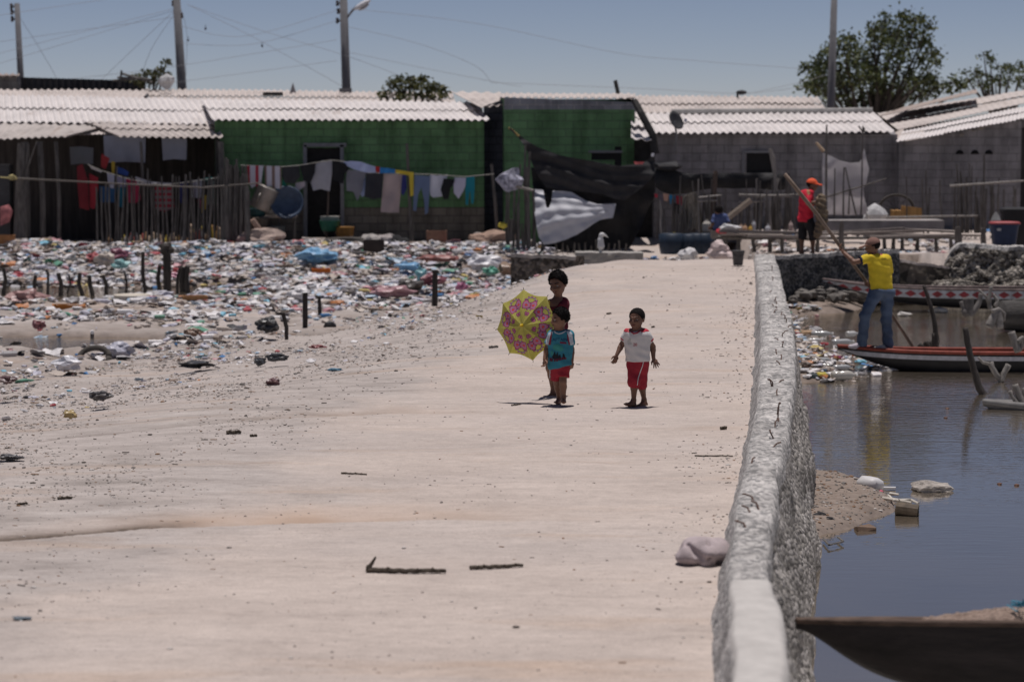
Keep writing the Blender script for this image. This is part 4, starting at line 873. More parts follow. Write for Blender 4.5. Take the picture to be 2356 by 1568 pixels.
for lab, pts, r, mt in [('silver forked branch post standing in the yard below the grey house window', [(1797, 520), (1786, 460), (1783, 400), (1780, 365), (1773, 343)], .055, MGREYW), ('thick brown post with a knotted top beside the black tarpaulin', [(1634, 548), (1640, 490), (1646, 400), (1646, 393)], .075, M('brown_post', (.12, .09, .075), .9, .3, 5, .4)),
                        ('thin dark pole standing in front of the laundry house', [(948, 562), (943, 460), (936, 330)], .05, MPOST), ('dark post leaning at the corner of the laundry house with a yellow rope', [(1146, 560), (1140, 470), (1131, 378)], .05, MPOST),
                        ('thin dark upright pole left of the white sackcloth screen', [(1901, 510), (1901, 380), (1902, 287)], .03, MPOST), ('dark stake standing on the jetty in front of the low slab', [(1935, 562), (1936, 508)], .06, MPOST), ('thick dark mooring stake at the right end of the plank jetty', [(2206, 572), (2204, 522)], .09, MPOST), ('short dark stake between the jetty and the blue bin', [(2263, 565), (2262, 525)], .07, MPOST), ('stick propping the clothes line at the doorway', [(751, 556), (755, 470), (757, 372)], .025, M('brown_post'))]:
    d = 52.5 if 'jetty' in lab else 57 if pts[0][0] > 1500 else 60.6
    o = MB().tube([P(x, y, d) for x, y in pts], [r, r*.7], 7, wob=.12).build('wooden_post', mt, loc=P(*pts[0], d)); tag(o, lab, 'post')
    if 'silver' in lab:
        mb = MB(); mb.tube([P(1783, 400, d), P(1776, 368, d), P(1771, 342, d)], [.045, .03], 6); mb.tube([P(1785, 430, d), P(1792, 410, d)], .03, 6); q = thing('x', '', '', (0, 0, 0)); bpy.data.objects.remove(q)
        ob = mb.build('branch', mt, o)
# sackcloth screen on sticks
h = thing('sackcloth_screen', 'pale sackcloth hung as a screen on thin poles beside the man in red', 'screen', P(1945, 505, 57.5))
cl = cloth([(300, 960), (345, 975), (400, 1005), (470, 1022), (530, 1018), (545, 990), (560, 930), (575, 1000), (590, 1060), (575, 1140), (555, 1180), (560, 1240), (585, 1320), (560, 1345), (480, 1350), (340, 1345), (310, 1340), (298, 1200), (296, 1050)], C5, 57.5, .06, 7, 6)
cl.build('sackcloth', M('sackcloth', (.72, .70, .71), .95, .12, 5, .3, trans=.55), h)
for q in [(372, 1360, 376, 1055), (428, 1365, 434, 1050), (512, 1360, 442, 1050), (462, 1345, 468, 1190), (540, 1350, 552, 790), (552, 830, 525, 790), (560, 830, 560, 800), (310, 1240, 700, 1120)]:
    (x0, y0), (x1, y1) = C5(*q[:2]), C5(*q[2:]); stick(MB(), x0, y0, x1, y1, 57.3, .022, .03).build('stick', MPOST, h)
(x0, y0), (x1, y1) = C5(305, 950), C5(258, 895); stick(MB(), x0, y0, x1, y1, 57.2, .04, .02).build('stick', M('bamboo', (.45, .33, .22), .7), h)
# ============================================================ TARPAULINS
MTN = M('black_shade_net', (.055, .054, .056), .9, .25, 3, .2, trans=.25); MTB = M('black_plastic', (.022, .022, .024), .7, .3, 2, .3, .02, .25); MTW = M('white_tarpaulin', (.62, .63, .67), .55, .10, 2, .3, .02, .4, trans=.25)
o = cloth([(262, 418), (275, 412), (330, 455), (400, 510), (480, 558), (560, 590), (640, 620), (720, 640), (810, 655), (900, 670), (1000, 690), (1130, 712), (1240, 700), (1330, 680), (1410, 620), (1412, 760), (1370, 830), (1310, 880), (1250, 925), (1170, 985), (1085, 968), (1000, 935), (850, 915), (700, 900), (560, 885), (500, 800), (450, 700), (430, 640), (390, 560), (340, 490)], C3, 58.6, .05, 2.2, 4, bulge=lambda u, v: .22*math.sin(u*3.1)-.35*v*u+.03*math.sin(22*v-9*u)+.018*math.sin(47*v-15*u+3*math.sin(u*7)))
tag(o.build('black_tarpaulin', MTN, loc=P(1300, 400, 58.6)), 'sagging black shade net tied from a yellow rope in front of the green parapet house', 'tarpaulin')
o = cloth([(440, 720), (700, 800), (1000, 830), (1240, 800), (1410, 660), (1415, 900), (1400, 980), (1350, 1060), (1320, 1150), (1240, 1310), (1200, 1375), (1000, 1390), (700, 1380), (540, 1350), (500, 1200), (460, 950)], C3, 59.3, .12, 3, 7)
tag(o.build('black_sheet', MTB, loc=P(1350, 500, 59.3)), 'black plastic sheet hanging to the ground behind the white tarpaulin', 'tarpaulin')
o = cloth([(470, 895), (535, 900), (545, 960), (560, 1040), (580, 1040), (600, 990), (610, 905), (680, 908), (760, 918), (810, 950), (870, 985), (960, 1012), (1050, 1010), (1105, 1008), (1095, 1060), (1080, 1120), (1030, 1125), (980, 1135), (930, 1165), (880, 1200), (800, 1250), (710, 1290), (620, 1318), (540, 1330), (500, 1270), (485, 1200), (470, 1100), (462, 990)], C3, 58.7, .04, 4, 3.5, bulge=lambda u, v: -.42*math.sin(min(1, v*1.25)*3.14*.62)*(1-.5*u)+.022*(1.1-u)*math.sin(26*math.atan2(v-.28, 1.12-u)+2*math.sin(u*5))+.01*math.sin(u*15+v*6+2*math.sin(v*6))+.008*math.sin(u*31-v*19)+.02*math.sin(v*17+u*4)*v)
tag(o.build('white_tarpaulin', MTW, loc=P(1330, 500, 58.7)), 'torn white tarpaulin billowing below the black shade net', 'tarpaulin')
o = cloth([(235, 720), (290, 690), (360, 735), (450, 765), (560, 775), (680, 770), (760, 765), (900, 765), (1050, 765), (1200, 768), (1290, 775), (1250, 900), (1120, 900), (1000, 885), (860, 890), (720, 885), (600, 900), (480, 930), (360, 935), (280, 910), (240, 880)], C4, 57.6, .10, 3, 6, bulge=lambda u, v: -.25*math.sin(v*3.1))
tag(o.build('black_awning', MTB, loc=P(1600, 420, 57.6)), 'long low black plastic awning stretched below the eave of the grey house', 'tarpaulin')
mb = MB(); mb.tube([P(*C3(262, 415), 58.7), P(*C3(300, 440), 58.7), P(*C3(345, 480), 58.7)], .03, 5); tag(mb.build('yellow_rope', M('rope_ochre', (.28, .21, .08), .9), loc=P(*C3(262, 415), 58.7)), 'ochre rope tying the upper left corner of the black shade net', 'rope')
mb = MB(); mb.blob(P(*C4(330, 715), 57.4), (.32, .2, .12), .3, 2); tag(mb.build('plastic_bundle', MTB, loc=P(*C4(330, 715), 57.4)), 'bunched shiny black plastic at the left end of the long awning', 'bundle')
h = thing('rag_fence', 'short fence of ragged sticks left of the white tarpaulin', 'fence', P(1200, 575, 58.5)); h.name = 'stick_fence.003'
for x0, y0, x1, y1, r in [(250, 1330, 245, 830, .03), (300, 1350, 310, 880, .04), (345, 1370, 355, 700, .03), (385, 1360, 395, 545, .035), (410, 1380, 430, 600, .04), (445, 1370, 480, 1090, .035), (280, 1300, 285, 1130, .06), (330, 1360, 335, 1000, .04), (470, 1370, 455, 900, .04), (265, 1330, 270, 900, .03), (425, 1390, 405, 720, .05), (525, 1380, 545, 1200, .04), (375, 1380, 365, 1160, .03)]:
    a_, b_ = C3(x0, y0), C3(x1, y1); stick(MB(), *a_, *b_, 58.4+rnd(-.2, .2), r, .05).build('stick', MPOST, h)
a_, b_ = C3(320, 870), C3(460, 905); stick(MB(), *a_, *b_, 58.2, .04, .05).build('rail', MGREYW, h)
for x in range(640, 1200, 45):
    a_, b_ = C3(x, 1390), C3(x+rnd(-9, 9), rnd(1290, 1340)); stick(MB(), *a_, *b_, 58.9, .03, .05).build('stick', MPOST, h)
o = MB().blob(P(*C3(280, 820), 58.2), (.28, .2, .26), .35, 2); tag(o.build('rag_bundle', M('rag_mix', (.30, .30, .36), .9, .7, 12), loc=P(*C3(280, 820), 58.2)), 'bundle of pale and dark blue rags on top of the ragged stick fence', 'rags')
o = MB().blob(P(*C3(222, 1175), 58.2), (.12, .1, .08), .3, 1); tag(o.build('yellow_rag', M('yellow_plastic', (.55, .45, .06), .6), loc=P(*C3(222, 1175), 58.2)), 'small yellow rag on a stump at the corner of the dark house', 'rag')
# ============================================================ LAUNDRY
WASH = 'laundry drying on the line before the green house'; WASH2 = 'laundry drying behind the stick fence'
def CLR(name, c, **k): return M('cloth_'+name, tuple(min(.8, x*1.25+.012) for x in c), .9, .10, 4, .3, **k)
def line(name, lab, pts, C, d):
    o = MB().tube([P(*C(*p), d) for p in pts], .012, 5).build(name, M('line_cord', (.25, .24, .22), .9), loc=P(*C(*pts[0]), d)); tag(o, lab, 'clothes line')
line('clothes_line', 'clothes line sagging across the front of the long green house', [(90, 700), (450, 712), (610, 700), (880, 655), (1000, 668), (1200, 765), (1500, 775), (1740, 778), (2040, 800), (2300, 775)], C2, 60.5)
G_ = [  # label, name, category, polygon in crop 2, colour or stripes
 ('red and white striped towel at the left end of the clothes line', 'towel', [(148, 700), (290, 702), (270, 870), (262, 905), (215, 880), (190, 900), (165, 860)], ('st', 'stripe_red', (.62, .60, .66), (.42, .04, .06), 4.6)),
 ('white and brown striped towel second from the left on the clothes line', 'towel', [(300, 703), (445, 706), (448, 900), (375, 905), (360, 880), (310, 890), (305, 800)], ('st', 'stripe_brown', (.55, .54, .60), (.22, .15, .13), 5)),
 ('dark charcoal garment between the brown striped towel and the doorway', 'shirt', [(455, 714), (600, 700), (610, 800), (560, 860), (480, 850), (455, 790)], (.035, .035, .04)),
 ('black shirt hanging left of the grey shirt at the doorway', 'shirt', [(610, 702), (745, 690), (740, 760), (700, 860), (640, 830)], (.012, .012, .014)),
 ('pale lilac rag showing below the charcoal garment', 'rag', [(575, 850), (650, 840), (655, 880), (600, 920), (565, 890)], (.42, .38, .42)),
 ('light grey shirt hanging highest, before the dark doorway', 'shirt', [(745, 690), (800, 660), (890, 658), (890, 760), (868, 925), (790, 905), (725, 920), (705, 850), (730, 760)], (.36, .36, .39)),
 ('black t-shirt right of the light grey shirt at the doorway', 'shirt', [(890, 670), (1000, 680), (1040, 730), (1000, 770), (985, 860), (900, 830)], (.010, .010, .012)),
 ('pale blue sheet folded on the sloping part of the clothes line', 'sheet', [(985, 668), (1060, 662), (1140, 668), (1200, 690), (1265, 710), (1270, 765), (1180, 762), (1080, 735), (1010, 700)], (.40, .45, .66)),
 ('red cloth folded between blue cloths on the sloping line', 'cloth', [(1262, 708), (1305, 712), (1305, 765), (1265, 762)], (.45, .03, .03)),
 ('bright blue cloth folded right of the red cloth', 'cloth', [(1305, 718), (1370, 722), (1440, 735), (1438, 770), (1305, 768)], (.03, .19, .45)),
 ('yellow cloth folded over the line beside the thin dark pole', 'cloth', [(1440, 737), (1540, 752), (1600, 760), (1598, 960), (1570, 970), (1560, 790), (1440, 765)], (.60, .46, .05)),
 ('mid grey t-shirt right of the pale blue sheet', 'shirt', [(1020, 735), (1100, 745), (1190, 760), (1165, 830), (1150, 920), (1110, 1010), (1075, 930), (1015, 920), (1010, 820)], (.20, .20, .23)),
 ('light blue garment hanging behind the dark grey towel', 'shirt', [(1150, 800), (1180, 800), (1178, 960), (1150, 975), (1130, 940)], (.35, .42, .62)),
 ('dark charcoal towel left of the beige towel', 'towel', [(1185, 765), (1335, 770), (1320, 985), (1250, 995), (1170, 975)], (.032, .032, .038)),
 ('long beige towel with a thin stripe, the longest thing on the line', 'towel', [(1338, 775), (1500, 780), (1490, 900), (1470, 1110), (1390, 1112), (1312, 1105), (1325, 950)], (.42, .34, .33)),
 ('navy blue shorts right of the long beige towel', 'shorts', [(1500, 780), (1535, 785), (1540, 900), (1510, 965), (1490, 940)], (.03, .035, .16)),
 ('blue jeans hanging by the waist right of the thin dark pole', 'jeans', [(1608, 785), (1745, 795), (1740, 900), (1725, 1110), (1700, 1130), (1690, 1000), (1668, 890), (1640, 950), (1622, 1100), (1595, 1090), (1600, 950)], (.14, .19, .30)),
 ('white and pale grey blouse right of the blue jeans', 'blouse', [(1742, 775), (1800, 790), (1895, 778), (1890, 810), (1840, 880), (1850, 970), (1770, 980), (1745, 960), (1735, 880)], (.55, .56, .62)),
 ('black garment with a long sleeve hanging right of the white blouse', 'shirt', [(1862, 815), (1958, 820), (1945, 870), (1920, 900), (1905, 990), (1860, 995), (1835, 910)], (.012, .012, .014)),
 ('white shirt hanging crookedly left of the teal trousers', 'shirt', [(1955, 805), (2055, 808), (2050, 880), (2030, 930), (1990, 990), (1950, 940), (1945, 860)], (.50, .50, .60)),
 ('teal trousers at the right end of the clothes line', 'trousers', [(2055, 800), (2130, 795), (2132, 900), (2120, 1035), (2100, 1030), (2095, 930), (2085, 935), (2075, 1045), (2052, 1040), (2050, 900)], (.015, .22, .28)),
 ('green scrap of cloth below the brown striped towel', 'cloth', [(455, 830), (485, 835), (492, 900), (465, 910), (450, 880)], (.02, .20, .15)),
]
for i, (lab, cat, poly, c) in enumerate(G_):
    d = 60.42+.05*(i % 3)+(.25 if 'behind' in lab or 'scrap' in lab or 'rag' in lab else 0)
    mt = mat_stripes(c[1], c[2], c[3], c[4], 0, .38) if c[0] == 'st' else CLR('wash%d' % i, c, trans=.2)
    ctr = P(*C2(sum(p[0] for p in poly)/len(poly), min(p[1] for p in poly)), d)
    tag(cloth(poly, C2, d, .03, 12, 3.2).build(cat.replace(' ', '_'), mt, loc=ctr, smooth=False), lab, cat, WASH)
line('clothes_line', 'clothes line hanging slack behind the stick fence of the porch', [(640, 835), (740, 880), (900, 930), (1050, 965), (1200, 985), (1400, 960), (1600, 930)], C1, 60.4)
G2 = [('dark red hanging cloth leftmost behind the stick fence', 'cloth', [(560, 850), (600, 830), (640, 950), (650, 1170), (580, 1150), (565, 1000)], (.20, .012, .02)),
 ('bright red garment behind the fence below the orange tip', 'garment', [(650, 900), (715, 930), (715, 1010), (690, 1160), (655, 1150)], (.36, .02, .035)),
 ('red cloth hanging highest behind the fence below the porch sheet', 'cloth', [(740, 755), (800, 790), (770, 870), (735, 850)], (.30, .02, .025)),
 ('white pegged cloth with orange tip on the slack line', 'cloth', [(650, 840), (745, 880), (740, 895), (665, 865)], (.62, .58, .56)),
 ('mustard cloth hanging at the top behind the stick fence', 'cloth', [(812, 810), (838, 815), (835, 900), (815, 900)], (.40, .28, .03)),
 ('blue cloth hanging between mustard cloth and teal rag', 'cloth', [(850, 850), (900, 865), (940, 890), (930, 920), (860, 900)], (.02, .06, .26)),
 ('white and blue school shirt behind the fence', 'shirt', [(780, 890), (835, 910), (830, 1010), (790, 1000)], (.48, .48, .58)),
 ('lilac shirt behind the fence left of the crimson shirt', 'shirt', [(850, 920), (920, 930), (915, 1000), (860, 1000)], (.36, .33, .46)),
 ('deep blue trousers low behind the fence', 'trousers', [(725, 990), (850, 1010), (840, 1110), (730, 1110)], (.02, .09, .22)),
 ('teal skirt low behind the fence left of the crimson shirt', 'skirt', [(855, 1000), (915, 1005), (900, 1150), (860, 1140)], (.01, .14, .22)),
 ('crimson shirt in the middle behind the stick fence', 'shirt', [(920, 935), (975, 940), (1020, 970), (1025, 1090), (985, 1120), (930, 1110)], (.45, .03, .09)),
 ('dark red striped shirt behind the fence', 'shirt', [(1130, 1000), (1265, 990), (1270, 1150), (1200, 1180), (1135, 1160)], ('st', 'stripe_maroon', (.30, .02, .04), (.22, .16, .17), 7)),
 ('row of small white cloths pegged along the low point of the slack line', 'cloth', [(985, 920), (1100, 960), (1260, 970), (1260, 1000), (1100, 990), (1000, 975)], (.52, .50, .54)),
 ('navy blue shorts behind the right of the stick fence', 'shorts', [(1300, 960), (1370, 960), (1368, 1120), (1315, 1115)], (.015, .025, .16)),
 ('pale striped skirt behind the right of the stick fence', 'skirt', [(1380, 950), (1470, 945), (1475, 1080), (1385, 1075)], ('st', 'stripe_pale', (.40, .40, .46), (.22, .2, .24), 9)),
 ('turquoise strip of cloth on the right of the slack line', 'cloth', [(1480, 935), (1550, 925), (1552, 945), (1482, 955)], (.05, .40, .38)),
 ('golden yellow cloth low behind the right of the fence', 'cloth', [(1475, 1050), (1505, 1060), (1500, 1160), (1465, 1190)], (.58, .40, .03)),
 ('pink cloth beside the golden yellow cloth behind the fence', 'cloth', [(1440, 1085), (1470, 1090), (1465, 1150), (1445, 1150)], (.45, .05, .14)),
 ('grey green garment at the right end of the slack line', 'garment', [(1510, 960), (1565, 950), (1560, 1120), (1515, 1130)], (.18, .24, .22))]
for i, (lab, cat, poly, c) in enumerate(G2):
    mt = mat_stripes(c[1], c[2], c[3], c[4], 0 if 'skirt' in lab else 2, .5) if c[0] == 'st' else CLR('porch%d' % i, tuple(x*.62 for x in c))  # plain cloth colours are darkened here to carry the porch shade
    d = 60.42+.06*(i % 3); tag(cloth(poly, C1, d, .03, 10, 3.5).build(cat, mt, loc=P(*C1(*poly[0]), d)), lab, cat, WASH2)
for lab, poly, c in [('red rag on the low line left of the fishing net', [(232, 930), (255, 932), (258, 960), (235, 958)], (.35, .02, .04)), ('grey rag on the low line', [(258, 930), (300, 930), (295, 1000), (262, 1010)], (.12, .1, .12)), ('white and orange rag on the low line', [(298, 925), (345, 935), (335, 990), (305, 985)], (.5, .3, .22)), ('blue shirt on the low line left of the net', [(345, 938), (395, 945), (390, 1000), (355, 1010)], (.02, .2, .4)), ('dark red shirt on the low line touching the net', [(400, 945), (448, 950), (445, 1020), (405, 1015)], (.32, .02, .04)), ('black trousers on the low line behind the red shirt', [(380, 1000), (440, 1015), (430, 1090), (390, 1085)], (.015, .015, .02)), ('red and white flag of cloth by the broken lean-to', [(70, 678), (150, 680), (140, 700), (80, 700)], (.45, .1, .1)), ('white scrap of cloth tied on the dark beam', [(205, 615), (230, 610), (225, 640), (205, 638)], (.6, .6, .66))]:
    tag(cloth(poly, C4, 57.3, .03, 9, 3).build('rag', CLR('r%d' % poly[0][0], c), loc=P(*C4(*poly[0]), 57.3)), lab, 'rag', 'rags hung in the yard of the grey house')
line('clothes_line', 'low clothes line in the yard left of the fishing net', [(225, 930), (340, 935), (450, 950), (600, 940)], C4, 57.35)
# ============================================================ CANOES
def canoe(label, tip, L, beam, depth, rise, rl, kl, mats, ang=0., band=None, rail=.03, kp=1.15, name='canoe', thick=.035, diamonds=None, roll=0., deep=0.):
    """A dugout with its prow tip at `tip`, running +X; rise and rl shape the sheer, kl the sweep of the keel."""
    h = thing(name, label, 'canoe', (tip.x+L/2, tip.y, WZ), 'dugout canoes in the lagoon'); ca, sa = math.cos(ang), math.sin(ang)
    zg0 = tip.z-rise
    def st(x):
        q = min(x, L-x)
        zg = zg0+rise*math.exp(-(x/rl)**1.2)+.5*rise*math.exp(-((L-x)/rl)**1.2); w_ = .035+(beam/2-.035)*(1-math.exp(-(q/(.75*kl+.25))**1.1)); zk = zg-.05-depth*(1-math.exp(-(q/kl)**kp))-deep*sm(.55, 2.4, q); return zg, w_, zk
    def W(x, y, z): return Vector((tip.x+x*ca-y*sa, tip.y+x*sa+y*ca, z+y*roll))
    N = 64; xs = [L*(i/N)**1.5 for i in range(N+1)]
    def shellm(inset, k0, k1, n=14, top=0.):
        mb = MB(); vs = []
        for x in xs:
            zg, w_, zk = st(x); w2 = max(.008, w_-inset); zk2 = min(zg-.012, zk+inset*1.3)
            for j in range(n+1):
                t = lerp(k0, k1, j/n); a_ = math.pi*t           # 0 = far rail, .5 keel, 1 = near rail
                vs.append(W(x, w2*math.cos(a_)*(abs(math.cos(a_))**-.25 if abs(math.cos(a_)) > .02 else 1), zg+top-(zg-zk2)*math.sin(a_)**.8))
        k = n+1; mb.add(vs, [(j*k+i, j*k+i+1, (j+1)*k+i+1, (j+1)*k+i) for j in range(N) for i in range(n)]); return mb
    m = shellm(0, 0, 1); k = 15
    m.add([m.v[i] for i in range(k)], [tuple(range(k))]); m.build('hull', mats[0], h, smooth=True)
    m = shellm(thick, 0, 1); m.f = [tuple(reversed(f)) for f in m.f]; m.build('inside', mats[1], h, smooth=True)
    if band:
        for s in (0, 1):
            mb = MB(); vs = []; uv = []
            for x in xs:
                zg, w_, zk = st(x)
                for j in range(4):
                    dz = min(band[0]+(band[1]-band[0])*j/3, (zg-zk)*.8); sn = (dz/max(.01, zg-zk))**(1/.8); cs = math.sqrt(max(0, 1-sn*sn)); y = (w_*cs**.75+.005)*(-1 if s == 0 else 1)
                    vs.append(W(x, y, zg-dz)); uv.append((x+.001, j/3+.001))
            fs = [(j*4+i, j*4+i+1, (j+1)*4+i+1, (j+1)*4+i) for j in range(N) for i in range(3)]
            mb.add(vs, fs if s == 0 else [tuple(reversed(f)) for f in fs], 0, uv); mb.build('painted_band', mats[2], h, smooth=True)
    for s in (-1, 1):
        MB().tube([W(x, s*max(.0, st(x)[1]-rail*.4), st(x)[0]+.004) for x in xs], [rail*(.7+.3*min(1, x/.5)) for x in xs], 6, flat=1.).build('gunwale', mats[3], h, smooth=True)
    mb = MB(); xe = min(.55, L*.12)          # solid bow block
    mb.grid(lambda u, v: W(u*xe, lerp(-1, 1, v)*(st(u*xe)[1]), st(u*xe)[0]+.012), 6, 4, 0, (0, 0, -.03)); mb.build('bow_deck', mats[3], h)
    return h
MTARC = M('tarred_hull', (.016, .015, .016), .55, .35, 4, .3, .01); MWHP = M('worn_white_paint', (.42, .42, .45), .7, .25, 14, .3); MREDP = M('worn_red_paint', (.20, .045, .030), .7, .35, 10, .3); MINW = M('wet_wood_inside', (.07, .045, .035), .8, .35, 6, .4)
MHUL2 = M('dark_wood_hull', (.026, .021, .020), .7, .45, 3, .5, .015, stretch=(.6, 3, 3)); MRIM = M('worn_rim', (.10, .068, .052), .8, .4, 7, .5, stretch=(.5, 3, 3))
d = 35.9; tip = P(*RB(655, 976), d)
canoe('tarred canoe with white band and red rail, carrying the man in yellow', tip, 6.2, .72, .40, .085, .75, .95, [MTARC, MREDP, MWHP, MREDP], 0., (.045, .11))
def mat_diamond():
    m = bpy.data.materials.new('diamond_band'); t, b = nodes(m); u = NN(t, 'ShaderNodeUVMap'); s = NN(t, 'ShaderNodeSeparateXYZ'); t.links.new(u.outputs[0], s.inputs[0])
    def mth(op, a_, b_=None):
        n = NN(t, 'ShaderNodeMath', operation=op)
        for i, v in enumerate((a_, b_)):
            if v is None: continue
            if isinstance(v, (int, float)): n.inputs[i].default_value = v
            else: t.links.new(v, n.inputs[i])
        return n.outputs[0]
    fu = mth('ABSOLUTE', mth('SUBTRACT', mth('FRACT', mth('MULTIPLY', s.outputs[0], 3.9)), .5)); fv = mth('ABSOLUTE', mth('SUBTRACT', s.outputs[1], .5))
    dia = mth('LESS_THAN', mth('ADD', mth('MULTIPLY', fu, 2.), mth('MULTIPLY', fv, 2.)), .88)
    n = ramp(t, tnoise(t, objc(t), 9, 4), [(.35, .55), (.6, 1.)])
    c = mix(t, 1., mix(t, dia, (.40, .42, .46), (.24, .022, .032)), n, 'MULTIPLY'); t.links.new(c, b.inputs['Base Color']); b.inputs['Roughness'].default_value = .7; return m
tip = P(*RB(543, 479), 47.1)
canoe('dark canoe painted with a row of red diamonds on white, moored by the bank', tip, 8.5, .85, .36, .19, 1.0, 1.35, [MTARC, MINW, mat_diamond(), M('worn_rail', (.13, .10, .095), .85, .4, 8)], 0., (.015, .17), .03, 1.3)
tip = P(*NC(118, 1226), 14.1)
hc = canoe('big dark wooden canoe nearest the camera, heaped with a fishing net', tip, 6.5, .62, .36, .012, .6, .40, [MHUL2, MINW, MHUL2, MRIM], -.004, None, .022, 1.6, roll=-.17, deep=.55)
p = P(*NC(1270, 1215), 14.1); mb = MB()
mb.grid(lambda u, v: Vector((p.x-.45+u*1.9, p.y-.22+v*.46, p.z-.03-(v-.5)*.08+.10*math.sin(math.pi*min(1, u*1.15+.02))**.6*math.sin(math.pi*v)**.5+.02*nz(u*14, v*6)+.015*nz(u*50, v*20))), 110, 30)
tag(mb.build('fishing_net', M('net_beige', (.36, .27, .22), .95, .3, 30, 1., .02), loc=p, smooth=False), 'pale beige fishing net heaped in the nearest canoe', 'net')
tw = []
for i in range(60): tw.append(p+Vector((.02+.42*(i/60)+rnd(-.04, .04), -.18+rnd(-.08, .08), .085+rnd(-.02, .075))))
mb = MB(); mb.tube(tw, .005, 4); tag(mb.build('blue_twine', M('twine_blue', (.06, .26, .36), .8), loc=p), 'loose blue twine on top of the net in the nearest canoe', 'twine')
tip = P(*RB(1742, 1394), 31.0)
canoe('silver grey bare wooden canoe tip poking in at the right edge', tip, 4.5, .55, .30, .10, .8, .5, [M('bare_grey_hull', (.13, .125, .12), .9, .3, 5, .5, stretch=(.6, 3, 3)), MINW, MGREYW, M('silver_rail', (.17, .165, .16), .9, .3, 6)], -.02, None, .05, 1.2)
# ============================================================ DRIFTWOOD AND STAKES IN THE LAGOON
MWET = M('wet_dark_wood', (.045, .038, .034), .75, .4, 6, .6, .012, stretch=(3, 3, .6)); MDRF = M('pale_driftwood', (.21, .195, .18), .95, .3, 6, .7, .012, stretch=(3, 3, .7))
def wood(name, label, parts, d, mat, C=RB, cat='driftwood', group=None, n=9):
    allp = [P(*C(x, y), d) for pts, r in parts for x, y in pts]; base = min(allp, key=lambda p: p.z); mb = MB()
    for pts, r in parts:
        q = [P(*C(x, y), d+.03*i) for i, (x, y) in enumerate(pts)]; sm_ = []
        for i in range(len(q)-1):
            for k in range(4): sm_.append(lerp(q[i], q[i+1], k/4)+Vector((rnd(-1, 1), rnd(-1, 1), 0))*.003)
        sm_.append(q[-1]); rr = [q_*.8 for q_ in r]
        mb.tube(sm_, list(rr), n, wob=.035)
    return tag(mb.build(name, mat, loc=base, smooth=True), label, cat, group)
wood('mooring_post', 'tall thin black post standing in the water behind the tarred canoe', [([(1392, 1010), (1385, 880), (1375, 780), (1350, 680), (1320, 590), (1298, 525)], (.058, .034)), ([(1375, 1000), (1372, 880)], (.045, .045)), ([(1375, 890), (1400, 860), (1415, 950), (1395, 1000)], (.008, .008))], 38.6, MWET, cat='post')
wood('mooring_post', 'bent dark post leaning up out of the water in front of the tarred canoe', [([(1775, 1375), (1745, 1345), (1712, 1290), (1690, 1220), (1665, 1130), (1640, 1030), (1622, 940), (1608, 838)], (.068, .048))], 32.6, MWET, cat='post', n=12)
wood('cut_logs', 'sawn log ends sticking up by the foot of the thin black post', [([(1340, 1005), (1300, 985), (1262, 965)], (.06, .06)), ([(1345, 990), (1310, 945)], (.06, .06)), ([(1370, 990), (1340, 945)], (.06, .06))], 38.9, MWET)
wood('forked_driftwood', 'pale forked branch stub in the water below the red rail of the canoe', [([(1885, 1245), (1850, 1210), (1815, 1160), (1790, 1110), (1740, 1100), (1703, 1058)], (.05, .02)), ([(1880, 1240), (1895, 1180), (1930, 1118)], (.045, .055)), ([(1860, 1220), (1808, 1135), (1800, 1100)], (.045, .045))], 34.2, MDRF)
wood('tree_stump', 'dark branching stump in the water under the diamond canoe', [([(1640, 755), (1635, 690), (1630, 615)], (.11, .13)), ([(1610, 745), (1595, 690), (1578, 645)], (.07, .05)), ([(1655, 730), (1690, 690), (1715, 645), (1722, 585)], (.08, .05)), ([(1600, 740), (1630, 700)], (.1, .1))], 44.6, M('stump_grey', (.13, .12, .115), .9, .4, 5, .7))
wood('forked_driftwood', 'silver Y shaped branch rising against the diamond canoe', [([(1795, 705), (1785, 650), (1765, 610), (1705, 555)], (.06, .03)), ([(1785, 650), (1790, 590), (1800, 530)], (.055, .04)), ([(1830, 680), (1850, 640), (1812, 590)], (.045, .035))], 44.9, MDRF)
wood('tied_stump', 'thick grey stump wrapped with rope at the end of the big dark log', [([(1785, 835), (1815, 770), (1845, 715)], (.10, .085)), ([(1862, 845), (1862, 780), (1850, 715)], (.085, .08)), ([(1810, 720), (1855, 700), (1900, 735), (1895, 790)], (.05, .03))], 41.6, M('stump_pale', (.22, .205, .19), .95, .35, 6, .7))
wood('big_log', 'big dark weathered log lying at the right edge in front of the diamond canoe', [([(1875, 745), (1960, 745), (2100, 760), (2260, 770)], (.32, .38)), ([(1950, 655), (2010, 645), (2060, 650)], (.07, .09))], 42.6, M('log_dark', (.06, .056, .053), .85, .5, 3, .8, .03, stretch=(.5, 3, 3)), n=14)
wood('pale_post', 'pale rope bound post leaning against the tarred canoe at right edge', [([(2005, 1020), (1980, 960), (1950, 870)], (.07, .07)), ([(2000, 950), (2030, 910), (2026, 1000)], (.04, .04))], 35.4, MDRF, cat='post')
wood('driftwood_pair', 'two pale broken logs leaning together above the grey canoe tip', [([(2045, 1430), (2010, 1350), (1978, 1262)], (.055, .05)), ([(1995, 1405), (1968, 1360), (1940, 1312)], (.04, .035)), ([(2046, 1440), (2060, 1360), (2056, 1290)], (.06, .05))], 30.9, MDRF)
def rock(label, px, py, z, r, mat, C=NC, name='rock', cat='rock', **k):
    c = G(*C(px, py), z=z); return tag(MB().blob(c, r, .18, 3).build(name, mat, loc=c, smooth=False), label, cat)
rock('pale flat topped rock half sunk in the calm water right of the mud spit', 868, 490, WZ+.02, (.20, .16, .075), M('pale_rock', (.34, .31, .28), .95, .4, 12, .8, .02))
